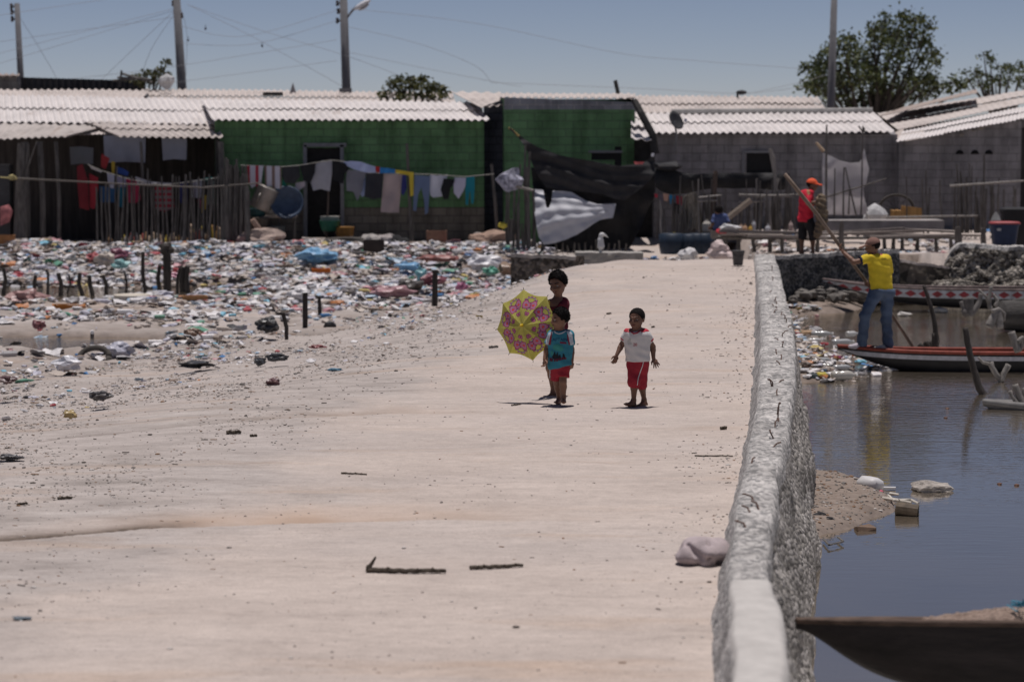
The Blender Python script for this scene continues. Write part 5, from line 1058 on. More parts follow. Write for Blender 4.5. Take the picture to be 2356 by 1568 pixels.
c = G(*NC(735, 640), z=WZ); mb = MB(); mb.tube([c+Vector((-.1, .03, .06)), c+Vector((.1, -.03, .04))], [.062, .066], 12); mb.tube([c+Vector((.099, -.03, .042)), c+Vector((.106, -.031, .042))], [.045, .045], 10, 1)
tag(mb.build('rusty_can', [M('can_brown', (.11, .085, .06), .7, .4, 14), MDARK], loc=c), 'brown tin can lying in the water at the tip of the mud spit', 'can')
c = G(*NC(500, 715), z=WZ+.01); tag(MB().box(c, (.16, .12, .05), .3, jit=.015).build('brown_block', M('block_brown', (.16, .11, .08), .9), loc=c), 'small square brown block at the near edge of the mud spit', 'block')
for px, py, r, lab in ((255, 655, .055, 'black lump on the mud spit close to the wall, the larger of two'), (300, 668, .035, 'small black lump beside the larger one on the mud spit')): rock(lab, px, py, WZ+.07, (r*1.4, r, r), M('black_lump', (.015, .015, .017), .7), name='lump', cat='lump')
c = G(*NC(530, 470), z=WZ+.08); tag(MB().blob(c, (.14, .1, .08), .3, 2).build('plastic_bag', M('bag_white', (.55, .54, .54), .5, .1), loc=c, smooth=True), 'crumpled white plastic bag at the far tip of the mud spit', 'bag')
c = G(*NC(600, 487), z=WZ+.02); tag(MB().box(c, (.26, .06, .02), -.15).build('white_strip', M('bag_white'), loc=c), 'flat white strip lying beside the white bag on the mud spit', 'strip')
c = G(*NC(590, 512), z=WZ+.05); tag(MB().blob(c, (.035, .03, .03), .2, 1).build('pink_scrap', M('scrap_pink', (.5, .08, .14), .6), loc=c), 'tiny bright pink scrap on the mud spit behind the pale reeds', 'scrap')
for i, q in enumerate([[(570, 540), (630, 530), (665, 560)], [(600, 545), (700, 560), (760, 570)], [(690, 560), (760, 555), (800, 575)], [(640, 520), (690, 525)], [(320, 510), (390, 515)]]):
    o = MB().tube([G(*NC(*a_), z=WZ+.05) for a_ in q], [.022, .012], 5, wob=.2).build('bleached_reed', M('reed_pale', (.46, .43, .38), .9, .2, 8), loc=G(*NC(*q[0]), z=WZ)); tag(o, 'bleached reed stem lying on the mud spit', 'reed', 'reed stems on the mud spit')
o = MB().tube([G(*NC(x, y), z=WZ+.06) for x, y in [(165, 500), (205, 508), (255, 520)]], .012, 5).build('twig', MPOST, loc=G(*NC(165, 500), z=WZ)); tag(o, 'dark twig on the mud spit against the wall', 'twig')
o = MB().tube([G(*NC(x, y), z=WZ+.03) for x, y in [(270, 770), (300, 805), (345, 795), (380, 785), (350, 762)]], .010, 5).build('twig', MPOST, loc=G(*NC(300, 805), z=WZ)); tag(o, 'bent twig floating off the near end of the mud spit', 'twig')
for px, py in ((1250, 465), (1345, 472), (960, 45), (950, 97)): c = G(*NC(px, py), z=WZ+.005); tag(MB().blob(c, (.03, .03, .015), .2, 1).build('floating_leaf', M('leaf_brown', (.12, .06, .04), .7), loc=c), 'small brown leaf floating on the calm water', 'leaf', 'leaves floating on the calm water')
# stakes in the rubbish pool at the left
SK = [(30, 370, 32, 580, .05), (120, 385, 118, 470, .035), (305, 430, 300, 600, .045), (412, 400, 408, 590, .035), (498, 410, 520, 590, .05), (590, 425, 580, 570, .025), (685, 410, 702, 590, .05), (768, 430, 790, 590, .05), (880, 430, 908, 570, .045), (1065, 400, 1082, 570, .03), (1225, 230, 1250, 600, .045), (1283, 255, 1270, 420, .045), (1097, 280, 1092, 380, .04), (1062, 270, 1058, 350, .04), (1372, 345, 1368, 560, .05), (1545, 365, 1520, 570, .04), (1575, 360, 1560, 560, .06), (1612, 360, 1612, 570, .05), (1600, 350, 1580, 560, .06), (1225, 350, 1235, 520, .05)]
for x0, y0, x1, y1, r in SK:
    b0 = G(*L4(x1, y1), z=-.75); t = P(*L4(x0, y0), b0.y); m_ = lerp(b0, t, .5)+Vector((rnd(-.05, .05), 0, 0))
    o = MB().tube([b0-Vector((0, 0, .15)), b0, m_, t], [r, r, r*.9, r*.8], 7, wob=.15).build('pool_stake', MWET, loc=b0); tag(o, 'thin black stake standing in the rubbish filled pool at left', 'stake', 'black stakes in the rubbish pool')
for (x0, y0, x1, y1, r), lab in [((1425, 205, 1438, 590, .09), 'thickest and tallest black stake in the rubbish pool, knotted at the top')]:
    b0 = G(*L4(x1, y1), z=-.75); t = P(*L4(x0, y0), b0.y); mb = MB(); mb.tube([b0-Vector((0, 0, .15)), b0, lerp(b0, t, .5), t], [r, r, r*1.1, r*.9], 8, wob=.2); mb.blob(t, (.15, .12, .14), .3, 2)
    tag(mb.build('pool_stake', MWET, loc=b0), lab, 'stake')
for C, q, r, z, lab in [(M5, [(472, 785), (473, 580)], .05, -.45, 'straight dark stake planted in the grey shore left of the road'), (M5, [(598, 712), (592, 615), (560, 610)], .035, -.5, 'dark stake with a bent top on the grey shore'), (M5, [(312, 875), (282, 752)], .035, -.4, 'thin leaning dark stake nearest the road on the grey shore'), (M5, [(1584, 605), (1588, 384)], .06, -.45, 'dark stake with a short peg standing at the right of the rubbish field')]:
    b0 = G(*C(*q[0]), z=z); pts = [b0-Vector((0, 0, .2)), b0]+[P(*C(*a_), b0.y) for a_ in q[1:]]; mb = MB(); mb.tube(pts, [r, r]+[r*.85]*(len(pts)-2), 7, wob=.12)
    if 'peg' in lab: mb.tube([P(*C(1586, 395), b0.y), P(*C(1615, 398), b0.y)], .03, 5)
    tag(mb.build('shore_stake', MWET, loc=b0), lab, 'stake')
# ============================================================ RUBBISH
PAL = [('white', (.64, .62, .62), 34), ('grey', (.38, .37, .375), 30), ('lilac', (.44, .43, .49), 14), ('beige', (.42, .365, .32), 22), ('paleblue', (.36, .46, .56), 5), ('blue', (.06, .17, .36), 1.4), ('cyan', (.18, .42, .54), 1.6), ('red', (.33, .06, .07), 2.2), ('pink', (.48, .26, .28), 3.5), ('orange', (.45, .19, .08), 1.6), ('yellow', (.46, .37, .15), 1.5), ('green', (.12, .28, .20), 1.8), ('brown', (.22, .165, .135), 7), ('black', (.05, .05, .052), 4)]
PM = [M('litter_'+n, c, .5, .15, 9, .2, .01, .3) for n, c, w_ in PAL]; PW = [w_ for *_, w_ in PAL]
def bit(mb, p, s, mi):
    k = random.random(); rz = rnd(0, 6.28); ti = rnd(-.5, .5)
    rot = Matrix.Rotation(rz, 3, 'Z') @ Matrix.Rotation(ti, 3, 'X')
    if k < .42: mb.blob(p+Vector((0, 0, s*.12)), (s*rnd(.7, 1.3), s*rnd(.5, .9), s*rnd(.18, .45)), .3, 1, mi, rot)
    elif k < .72:      # crumpled film
        n = 3; g = [[p+rot @ Vector(((i/n-.5)*s*2.2+rnd(-.2, .2)*s, (j/n-.5)*s*1.5+rnd(-.2, .2)*s, s*.2+rnd(-.22, .3)*s)) for j in range(n+1)] for i in range(n+1)]
        mb.add([v for r_ in g for v in r_]+[v-Vector((0, 0, .006)) for r_ in g for v in r_], [(i*4+j, (i+1)*4+j, (i+1)*4+j+1, i*4+j+1) for i in range(n) for j in range(n)]+[(16+i*4+j, 16+i*4+j+1, 16+(i+1)*4+j+1, 16+(i+1)*4+j) for i in range(n) for j in range(n)], mi)
    elif k < .86:      # bottle
        ax = rot @ Vector((1, 0, 0)); q = p+Vector((0, 0, s*.3)); mb.tube([q-ax*s*.9, q+ax*s*.45, q+ax*s*.7, q+ax*s*.95], [s*.3, s*.3, s*.13, s*.12], 7, mi)
    else: mb.box(p+Vector((0, 0, s*.12)), (s*1.5, s*rnd(.4, 1), s*rnd(.1, .4)), 0, mi, rot, s*.06)
def scatter(name, label, n, area, dens, smin, smax, lift=0., pal=None):
    mb = MB(); c = 0; tries = 0
    while c < n and tries < n*30:
        tries += 1; x = rnd(area[0], area[1]); y = rnd(area[2], area[3]); k = dens(x, y)
        if k <= 0 or random.random() > k: continue
        s = smin+(smax-smin)*random.random()**2.2
        bit(mb, Vector((x, y, zt(x, y)+lift+rnd(-.02, .03))), s, random.choices(range(len(PM)), pal or PW)[0]); c += 1
    o = mb.build(name, PM); tag(o, label, 'rubbish', kind='stuff'); return o
def dens_field(x, y):
    t = tshore(x, y)
    if y > 60.4 or x > 1.0 or abs(x) > .235*y: return 0
    if y > 48.6 and x > -.1 and y < 49.4: return 0
    for px, py, rx, ry in POOLS:
        if math.hypot((x-px)/rx, (y-py)/ry) < .95 and random.random() < .93: return 0
    k = sm(-.8, 1.4, t)*(lerp(.05+.45*sm(.05, .5, nz(x*.45, y*.4, 2)), .25+.75*sm(-.35, .2, nz(x*.5, y*.4, 2)), sm(43, 50, y)) if y < 52 else 1)
    return k
def lumps(x, y): return .12*max(0, nz(x*.8, y*.8, 2))*sm(1, 4, tshore(x, y))
_z = zt
def zt(x, y): return _z(x, y)+(lumps(x, y)+.18*sm(55, 58.5, y)*(1-sm(59, 60.5, y))*(x < .5) if tshore(x, y) > 0 else 0)
scatter('rubbish', 'sheet of mixed plastic rubbish covering the shore below the houses', 15000, (-14.5, 1, 31, 60.4), dens_field, .03, .17)
scatter('shore_litter', 'small litter scattered over the grey shore beside the road', 2200, (-9.5, 1, 22, 48), lambda x, y: (sm(-6.5, .6, tshore(x, y))**2.2)*(tshore(x, y) < 1.2)*(abs(x) < .235*y)*sm(-.35, .35, nz(x*.5, y*.35, 5)), .012, .065)
zt = _z
def dens_back(x, y): return (.9 if 55.5 < y < 58.5 and x < 5 else .75*sm(-.2, .4, nz(x*.5, y*.5, 8)) if x >= 5.6 and y > 52 else 0)*(1 if (x < 5.2 or x > 5.5) else 0)
scatter('back_rubbish', 'mixed rubbish strewn under the plank jetty and before the grey houses', 1900, (1.0, 13.5, 52.5, 59), dens_back, .05, .17)
def dens_bank(x, y): return 1. if edge_dist(x, y, BEACH) > .12 and 33.5 < y < 47 and x > wallx(y)+.55 else (.25 if edge_dist(x, y, BEACH) > -.5 and 34 < y < 46 and x > wallx(y)+.55 else 0)
mb = MB(); c = 0
while c < 420:
    x = rnd(3.8, 6); y = rnd(33, 47)
    if random.random() > dens_bank(x, y): continue
    bit(mb, Vector((x, y, max(zt(x, y), WZ)+.015)), rnd(.025, .10), random.choices(range(len(PM)), [30, 14, 8, 22, 3, 1, 1, 2, 2, 3, 3, 2, 14, 6])[0]); c += 1
tag(mb.build('bank_rubbish', PM), 'washed up bottles and litter on the mud between the wall and the tarred canoe', 'rubbish', kind='stuff')
# gravel, grit and twigs on the road
mb = MB(); MSTO = [M('grit_grey', (.22, .20, .185), .95), M('grit_dark', (.10, .085, .075), .95), M('grit_pale', (.5, .47, .44), .95), M('grit_ochre', (.25, .15, .09), .95)]; c = 0
while c < 8500:
    y = 9.5+36*random.random()**1.3; x = rnd(-.23*y, wallx(y)-.05); t = tshore(x, y); k = .05+.8*sm(-.9, 1.8, -x+.115*y-4.6)*sm(11, 17, y)+.7*sm(.8, .05, wallx(y)-x)*sm(14, 20, y)
    k *= sm(-.3, .3, nz(x*.7, y*.5, 11))+.12
    if t > .5 or random.random() > k: continue
    s = rnd(.003, .010)*(1.9 if random.random() < .06 else 1)*lerp(.8, 1.5, sm(12, 40, y)); p = Vector((x, y, zt(x, y)+s*.3))
    if random.random() < .25: mb.tube([p, p+Vector((rnd(-1, 1), rnd(-.5, .5), 0))*s*5], s*.28, 4, random.choice((1, 1, 3)))
    else: mb.blob(p, (s*rnd(.8, 1.8), s, s*.6), .25, 1, random.choices(range(4), (4, 3, 4, 1))[0])
    c += 1
tag(mb.build('grit', MSTO), 'grit, pebbles and leaf litter lying on the causeway', 'grit', kind='stuff')
mb = MB(); c = 0
while c < 700:
    x = rnd(1.8, 4.4); y = rnd(20.5, 26)
    if edge_dist(x, y, SPIT) < .04: continue
    s = rnd(.004, .013)*(1.8 if random.random() < .06 else 1); mb.blob((x, y, max(zt(x, y), WZ)+s*.25), (s*1.4, s, s*.7), .3, 1, random.choices(range(4), (6, 2, 1, 2))[0]); c += 1
tag(mb.build('spit_gravel', MSTO), 'gravel and shell bits on the brown mud spit against the wall', 'gravel', kind='stuff')
# individual rubbish one can point to
def bag(label, C, px, py, z, r, col, name='plastic_bag', cat='bag', jit=.35, rough=.4, sub=3):
    g_ = sum(col)/3*.8+.06; col = tuple(lerp(x, g_, .36) for x in col)
    c = G(*C(px, py), z=z); s = tuple(.85*q for q in (r if hasattr(r, '__len__') else (r*1.4, r, r*.55)))
    return tag(MB().blob(c+Vector((0, 0, s[2]*.6)), s, jit, sub).build(name, M('item_%s_%d_%d' % (name, px, py), col, rough, .18, 6, .4, .02, .5), loc=c), label, cat)
for a_ in [('bright sky blue plastic bag, the largest blue thing in the rubbish', M5, 570, 300, -.35, (.52, .35, .2), (.07, .34, .62)), ('smaller sky blue bag in the rubbish right of the largest blue bag', M5, 1355, 375, -.45, (.30, .22, .12), (.06, .32, .60)),
           ('faded salmon bag lying at the edge of the dark pool at left', L4, 235, 690, -.72, (.42, .3, .22), (.36, .15, .13)), ('white bag standing against the thickest black stake', L4, 1350, 260, -.4, (.24, .2, .3), (.60, .59, .60)), ('scarlet bag in the rubbish above the dark pool', L4, 805, 300, -.35, (.22, .2, .12), (.45, .03, .04)),
           ('crimson and blue bag in the rubbish right of the scarlet bag', L4, 1010, 275, -.3, (.26, .2, .14), (.26, .03, .09)), ('cream sack in the rubbish right of the scarlet bag', L4, 895, 320, -.35, (.26, .2, .18), (.48, .40, .32)), ('dusty pink bag low at the right of the rubbish field', M5, 1210, 590, -.5, (.45, .25, .12), (.42, .18, .20)),
           ('large white plastic sheet at the right end of the rubbish field', M5, 2015, 350, -.35, (.45, .3, .2), (.62, .61, .64)), ('maroon bag beside the stake with a short peg', M5, 1570, 500, -.42, (.32, .25, .15), (.20, .015, .04)), ('dark brown bag at the low right of the rubbish field', M5, 1370, 560, -.48, (.3, .24, .16), (.06, .045, .035)),
           ('rust red cloth strip along the top of the rubbish field', M5, 1600, 295, -.32, (.5, .2, .08), (.30, .06, .04)), ('teal bag in the middle right of the rubbish', M5, 1465, 460, -.42, (.13, .12, .18), (.06, .36, .42)), ('emerald bag at the right end of the rubbish', M5, 2060, 408, -.38, (.2, .15, .1), (.02, .32, .2)), ('brown sack against the brown block wall', M5, 2210, 405, -.38, (.25, .2, .17), (.26, .14, .06)),
           ('white bag with a lilac tint right of the largest blue bag', M5, 680, 275, -.35, (.36, .3, .2), (.58, .55, .60)), ('black bag heap at the left of the grey shore near the leaning stake', M5, 150, 890, -.45, (.20, .16, .14), (.015, .015, .017)), ('white bundle beside the straight dark stake', M5, 425, 620, -.55, (.22, .18, .14), (.62, .60, .60)),
           ('magenta scrap bag at the right foot of the rubbish', M5, 1810, 545, -.42, (.13, .1, .1), (.42, .05, .2)), ('ochre bag at the top left of the rubbish', L4, 550, 250, -.33, (.24, .2, .12), (.42, .28, .05)), ('pale pink bag at top left of the rubbish', L4, 220, 265, -.33, (.22, .2, .16), (.52, .40, .46)), ('turquoise film beside the crimson and blue bag', L4, 1040, 360, -.4, (.22, .15, .12), (.12, .40, .40)),
           ('dark green sheet end below the pale pink bag', L4, 250, 305, -.4, (.24, .15, .08), (.01, .13, .13)), ('magenta strip beside the thickest black stake', L4, 1490, 450, -.6, (.25, .12, .08), (.35, .03, .12)), ('small red ball shaped litter on the bare sand by the left pool', L4, 330, 880, -.6, (.12, .1, .1), (.18, .02, .03)),
           ('grey tyre shaped clump of rubbish by the lower left pool', L4, 1025, 1115, -.62, (.22, .16, .14), (.33, .33, .42)), ('white film with a black underside at the lower left shore', L4, 580, 1215, -.5, (.24, .14, .1), (.6, .6, .66)), ('maroon stone lying on bare sand at the left edge', L4, 60, 1342, -.2, (.11, .09, .05), (.10, .03, .03)), ('black scrap heap on the grey shore right of the rubbish', L4, 2290, 880, -.45, (.18, .12, .12), (.02, .02, .022)),
           ('black rag strip lying on the shore below the lower pool', L4, 1675, 1208, -.4, (.26, .10, .05), (.02, .02, .024)), ('black curled scrap right of the black rag strip', L4, 2225, 1185, -.35, (.09, .07, .06), (.015, .015, .017)), ('brown box lying on the grey shore', L4, 1648, 935, -.55, (.16, .1, .07), (.17, .08, .03)), ('dark rag lump on the sand beyond the far left of the road', L4, 850, 1482, -.1, (.12, .08, .05), (.05, .045, .042)),
           ('red brown scrap on the gravel left of the road', M5, 200, 1362, -.12, (.10, .07, .05), (.12, .03, .03)), ('small red plastic scrap on the shore', M5, 578, 1048, -.25, (.12, .05, .03), (.25, .02, .02)), ('small blue scrap on the shore gravel', M5, 730, 1246, -.15, (.10, .05, .025), (.04, .20, .32)), ('dark blue scrap beside the leaning stake', M5, 80, 1185, -.25, (.07, .06, .05), (.02, .025, .035)),
           ('black plastic strip on the gravel left of the road', M5, 235, 1150, -.25, (.16, .08, .06), (.03, .035, .045)), ('yellow scrap on the sand at far left of the road', B6, 315, 185, -.05, (.07, .05, .05), (.45, .30, .05)), ('dark stone cluster on the sand at the left edge', B6, 45, 375, 0, (.11, .08, .03), (.06, .055, .055)), ('dark crumpled scrap on the sand left of the road', B6, 455, 102, -.05, (.12, .08, .05), (.06, .05, .048)), ('blue grey scrap low at the far left of the road', B6, 95, 1093, 0, (.06, .04, .012), (.10, .14, .17))]: bag(*a_)
for lab, C, px, py, z, sz, rz, col in [('orange brown tray lying by the dark pool at left', L4, 590, 730, -.70, (.62, .35, .10), .2, (.40, .15, .03)), ('orange box scrap in the middle of the rubbish', M5, 610, 405, -.42, (.42, .22, .07), .1, (.55, .15, .03)), ('tan board lying in the rubbish at the pool end', L4, 1665, 635, -.6, (.5, .3, .06), .3, (.40, .22, .10)), ('orange brown crate at the left edge above the rubbish', L4, 30, 225, -.25, (.55, .4, .38), .1, (.32, .15, .06)), ('dark rectangular hollow box at the top of the rubbish', M5, 1060, 240, -.25, (.5, .4, .3), .1, (.04, .03, .025)), ('brown board box against the wall base behind the rubbish', M5, 1600, 150, -.05, (.5, .3, .28), 0, (.22, .12, .08))]:
    c = G(*C(px, py), z=z); mb = MB(); w_, dp, hh = sz
    mb.box(c+Vector((0, 0, .015)), (w_, dp, .03), rz)
    for sx, sy, lx, ly in ((0, -1, w_, .03), (0, 1, w_, .03), (-1, 0, .03, dp-.06), (1, 0, .03, dp-.06)):
        o_ = Matrix.Rotation(rz, 3, 'Z') @ Vector((sx*(w_/2-.015), sy*(dp/2-.015), 0)); mb.box(c+o_+Vector((0, 0, hh/2+.016)), (lx, ly, hh), rz)
    tag(mb.build('tray', M('tray_%d' % px, col, .7, .2, 6), loc=c), lab, 'tray')
c = G(*L4(1130, 690), z=-.75); mb = MB(); mb.lathe(c, [(.26, 0), (.33, .12), (.35, .2), (.37, .21), (.36, .225), (.33, .2), (.2, .205)], 24); tag(mb.build('plastic_basin', M('basin_cream', (.55, .50, .42), .4), loc=c, smooth=True), 'round cream plastic basin floating in the dark pool at left', 'basin')
c = G(*L4(810, 1130), z=-.6); mb = MB(); mb.tube([c+Vector((.22*math.cos(t), .10*math.sin(t), .0+.13*math.sin(t))) for t in [math.pi*2*i/20 for i in range(21)]], .045, 8); tag(mb.build('old_tyre', M('tyre_black', (.07, .062, .055), .9), loc=c, smooth=True), 'half buried old tyre at the edge of the lower left pool', 'tyre')
for i in range(60):         # upright bottles kept along the foot of the stick fence
    px = rnd(238, 530); hgt = .34 if px < 440 else .5; p = P(px, 578, 60.3+rnd(0, .25)); p.z = zt(p.x, p.y); mb = MB(); s = rnd(.8, 1.15)
    mb.lathe(p, [(.055, 0), (.06, .04), (.06, hgt*.55*s), (.045, hgt*.7*s), (.02, hgt*.85*s), (.02, hgt*s)], 8)
    o = mb.build('bottle', M('bottle_%d' % (i % 6), [(.50, .38, .28), (.50, .48, .48), (.40, .24, .12), (.55, .52, .5), (.45, .12, .1), (.5, .38, .06)][i % 6], .35), loc=p, smooth=True); tag(o, 'upright plastic bottle standing behind the foot of the stick fence', 'bottle', 'bottles lined up behind the stick fence')
# litter on the bank by the tarred canoe
def bottle(label, x, y, ln, r, col, ang, C=RB, z=WZ+.08, name='plastic_bottle', cap=(.6, .6, .6), cat='bottle', group=None):
    c = G(*C(x, y), z=z); ax = Vector((math.cos(ang), math.sin(ang), .03)); mb = MB()
    pr = [(-.5, .75), (-.47, 1), (-.2, 1), (-.16, .92), (-.1, 1), (.2, 1), (.34, .7), (.42, .32), (.5, .3)]
    ln *= .85; r *= .8; col = tuple(x*.85 for x in col); mb.tube([c+ax*ln*t for t, _ in pr], [r*q for _, q in pr], 10); h = mb.build(name, M('bot_%s_%d' % (name, x), col, .2, .08, 8, .1, .005, .5), loc=c, smooth=True); tag(h, label, cat, group)
    MB().tube([c+ax*ln*.5, c+ax*ln*.56], r*.36, 8).build('bottle_cap', M('cap_%d' % int(cap[0]*99), cap, .4), h); return h
bottle('white plastic canister with a square label on the mud by the wall', 700, 1195, .42, .085, (.48, .46, .42), .05, name='canister', cat='canister')
bottle('clear bottle at the top of the washed up litter', 535, 885, .42, .06, (.42, .43, .43), -.1); bottle('white bottle second from the top of the washed up litter', 485, 935, .28, .055, (.60, .59, .57), .1); bottle('clear crushed bottle beside the prow of the tarred canoe', 690, 945, .42, .06, (.45, .46, .47), .2)
bottle('pale bottle floating right of the dark shoe', 690, 1135, .34, .05, (.48, .49, .5), .25); bottle('white cap bottle below the pink sandal', 545, 1125, .3, .05, (.5, .5, .48), 2.9); bottle('clear bottle left of the pink sandal', 540, 1085, .36, .06, (.40, .42, .43), .4); bottle('white jug floating near the yellow man foot', 760, 885, .26, .06, (.55, .55, .54), .5); bottle('cream bottle on the bank beside the wall', 385, 1145, .26, .05, (.50, .46, .38), .2)
c = G(*RB(645, 1080), z=WZ+.05); mb = MB()
mb.grid(lambda u, v: c+Vector(((u-.5)*.30, (v-.5)*.12*(1+.25*math.sin(u*5)), .05*math.sin(math.pi*u)+.008*math.sin(u*40))), 30, 6, 0, (0, 0, -.025)); tag(mb.build('sandal', M('sandal_pink', (.42, .03, .22), .6), loc=c), 'bright pink ribbed sandal floating by the prow of the tarred canoe', 'sandal')
c = G(*RB(505, 1205), z=WZ+.06); mb = MB(); mb.blob(c, (.19, .08, .05), .15, 3); mb.blob(c+Vector((.05, -.03, .03)), (.09, .05, .04), .2, 2, 1); tag(mb.build('shoe', [M('shoe_dark', (.03, .045, .05), .6), M('shoe_yellow', (.5, .42, .08), .6)], loc=c, smooth=True), 'dark shoe with a yellow tongue lying on the mud by the canister', 'shoe')
for lab, x, y, r, col in [('red scrap in the litter by the wall', 555, 962, .06, (.22, .02, .03)), ('brown bark curl at the foot of the wall', 375, 1120, .09, (.12, .08, .06)), ('sky blue lid floating right of the pink sandal', 830, 1090, .06, (.18, .42, .55)), ('white foam cup on the mud by the wall', 400, 975, .07, (.6, .58, .55)), ('brown paper scrap at the top of the bank litter', 420, 880, .10, (.30, .20, .12)), ('dark coconut husk by the canister', 680, 1150, .09, (.07, .055, .045)), ('salmon sheet on the far beach below the dark wall', 690, 665, .14, (.45, .18, .2)), ('pale sheet on the far beach beside the salmon sheet', 740, 640, .2, (.5, .48, .46)), ('white bag floating alone in front of the diamond canoe', 1410, 710, .13, (.5, .48, .44)), ('small white bag floating left of the black post', 1148, 738, .09, (.5, .48, .45)), ('white foam lump at the very top of the bank litter', 345, 808, .06, (.55, .54, .52))]:
    c = G(*RB(x, y), z=WZ+.04); tag(MB().blob(c, (r*1.4, r, r*.5), .3, 2).build('scrap', M('scrap_%d' % x, col, .6), loc=c), lab, 'scrap')
rubble_mat = M('far_rubble', (.13, .12, .11), .95, .5, 8, .8)
mb = MB()
for i in range(120):
    x = rnd(5.5, 8.2); s = rnd(.03, .14); y = cross_y(x)-.25-abs(random.gauss(0, .22)); mb.blob((x, y, max(zt(x, y), -.66)+rnd(0, .16)), (s*1.3, s, s*.8), .3, 1)
tag(mb.build('rubble', rubble_mat), 'broken rubble heaped at the foot of the dark aggregate wall', 'rubble', kind='stuff')
# ============================================================ JETTY, YARD THINGS
h = thing('plank_jetty', 'rickety plank jetty on thin posts running across the rubbish to the low slab', 'jetty', P(1880, 560, 54)); MPL = M('old_plank', (.26, .225, .20), .95, .3, 5, .5, stretch=(.6, 4, 4))
for x0, x1, y0, y1, dd in [(1655, 1845, 531, 535, 54), (1700, 1960, 536, 534, 54.3), (1840, 2120, 541, 531, 53.8), (1905, 2080, 535, 525, 54.4), (1960, 2265, 538, 542, 54.2), (2000, 2185, 545, 541, 53.6), (1660, 1800, 539, 541, 53.6), (2080, 2200, 527, 533, 54.6), (1720, 1900, 543, 545, 53.5)]:
    p0, p1 = P(x0, y0, dd), P(x1, y1, dd); mb = MB(); mb.box((0, 0, 0), ((p1-p0).length, .22, .045), 0, 0, (p1-p0).to_track_quat('X', 'Z').to_matrix(), .01); mb.v = [tuple(Vector(v)+(p0+p1)/2) for v in mb.v]; mb.build('plank', MPL, h)
for x in (1668, 1700, 1735, 1772, 1800, 1838, 1880, 1940, 2035, 2055, 2075, 2110, 2155, 2190): stick(MB(), x, 580, x+rnd(-4, 4), 540, 53.9+rnd(-.2, .2), .05, .04).build('post', MPOST, h)
for q in [(1650, 546, 1840, 549), (1830, 548, 2200, 546)]: stick(MB(), *q, 53.7, .04, .02).build('beam', MPOST, h)
p0, p1 = P(1885, 519, 55.5), P(2163, 517, 55.5); mb = MB(); mb.box((p0+p1)/2, (p1.x-p0.x, 1.1, .24), 0, 0, None, .01); tag(mb.build('low_slab', M('slab_grey', (.27, .25, .24), .95, .25, 3, .5), loc=(p0+p1)/2), 'long low grey concrete slab behind the plank jetty', 'slab')
def crate_bin(label, px, py, d, w, hh, mats, tape=.82, name='plastic_bin'):
    b0 = P(px, py, d); h = thing(name, label, 'bin', b0); n = 24; mb = MB(); r = w/2
    def ring(k, z): return [b0+Vector((math.copysign(abs(math.cos(t))**.45, math.cos(t))*r*k, math.copysign(abs(math.sin(t))**.45, math.sin(t))*r*k*.75, z)) for t in [2*math.pi*i/n for i in range(n)]]
    pr = [(tape, 0), (lerp(tape, 1, .6), hh*.6), (1, hh*.9), (1.08, hh*.9), (1.08, hh*.95)]; vs = [v for k, z in pr for v in ring(k, z)]
    fs = [(i*n+j, i*n+(j+1) % n, (i+1)*n+(j+1) % n, (i+1)*n+j) for i in range(len(pr)-1) for j in range(n)]+[tuple(reversed(range(n)))]; mb.add(vs, fs); mb.build('body', mats[0], h)
    mb = MB(); pr = [(1.1, hh*.955), (1.12, hh*.97), (1.1, hh*1.02), (1.0, hh*1.05), (.5, hh*1.07)]; vs = [v for k, z in pr for v in ring(k, z)]
    mb.add(vs, [(i*n+j, i*n+(j+1) % n, (i+1)*n+(j+1) % n, (i+1)*n+j) for i in range(len(pr)-1) for j in range(n)]+[tuple((len(pr)-1)*n+j for j in range(n))]); mb.build('lid', mats[1], h); return h
hb = crate_bin('dark blue plastic bin with a faded red lid on the rubble bank', 2310, 563, 51.6, .58, .47, [M('bin_blue', (.018, .03, .07), .5, .15), M('lid_red', (.33, .07, .07), .5, .15)])
hb2 = P(2293, 527, 51.6); MB().box((hb2.x, hb2.y-.26, hb2.z), (.09, .012, .05)).build('white_tag', M('tag_white', (.35, .35, .36), .7), hb)
crate_bin('tall black barrel behind the blue bin at the right edge', 2338, 566, 53.2, .66, .8, [MTB, MTB], .95, 'barrel')
c = P(1698, 610, 45.6); h = thing('bucket', 'dark grey bucket standing at the far end of the road by the wall corner', 'bucket', c); mb = MB(); mb.lathe(c, [(.085, 0), (.09, .01), (.115, .26), (.125, .265), (.125, .28), (.112, .28), (.088, .02)], 20); mb.build('body', M('bucket_grey', (.07, .07, .074), .7, .25, 10), h, smooth=True)
MB().tube([c+Vector((-.122, 0, .27)), c+Vector((-.1, -.08, .2)), c+Vector((0, -.135, .16)), c+Vector((.1, -.08, .2)), c+Vector((.122, 0, .27))], .006, 5).build('handle', MIRON, h)
# cast net hung to dry
def net_shape(label, poly, C, d, col, name='drying_net'):
    o = cloth(poly, C, d, .10, 16, 4, .05, bulge=lambda u, v: -.18*math.sin(math.pi*u)+.03*math.sin(u*40+v*3)); tag(o.build(name, M('net_'+name, col, .95, .35, 26, 1., .03, stretch=(1, 1, .25)), loc=P(*C(*poly[0]), d)), label, 'net')
net_shape('pale brown cast net hanging to dry on the low line in the yard', [(450, 955), (480, 940), (520, 922), (555, 918), (580, 935), (588, 985), (600, 1080), (605, 1160), (620, 1180), (610, 1245), (570, 1215), (545, 1200), (520, 1215), (490, 1200), (470, 1165), (425, 1170), (440, 1110), (455, 1030)], C4, 57.1, (.30, .27, .225))
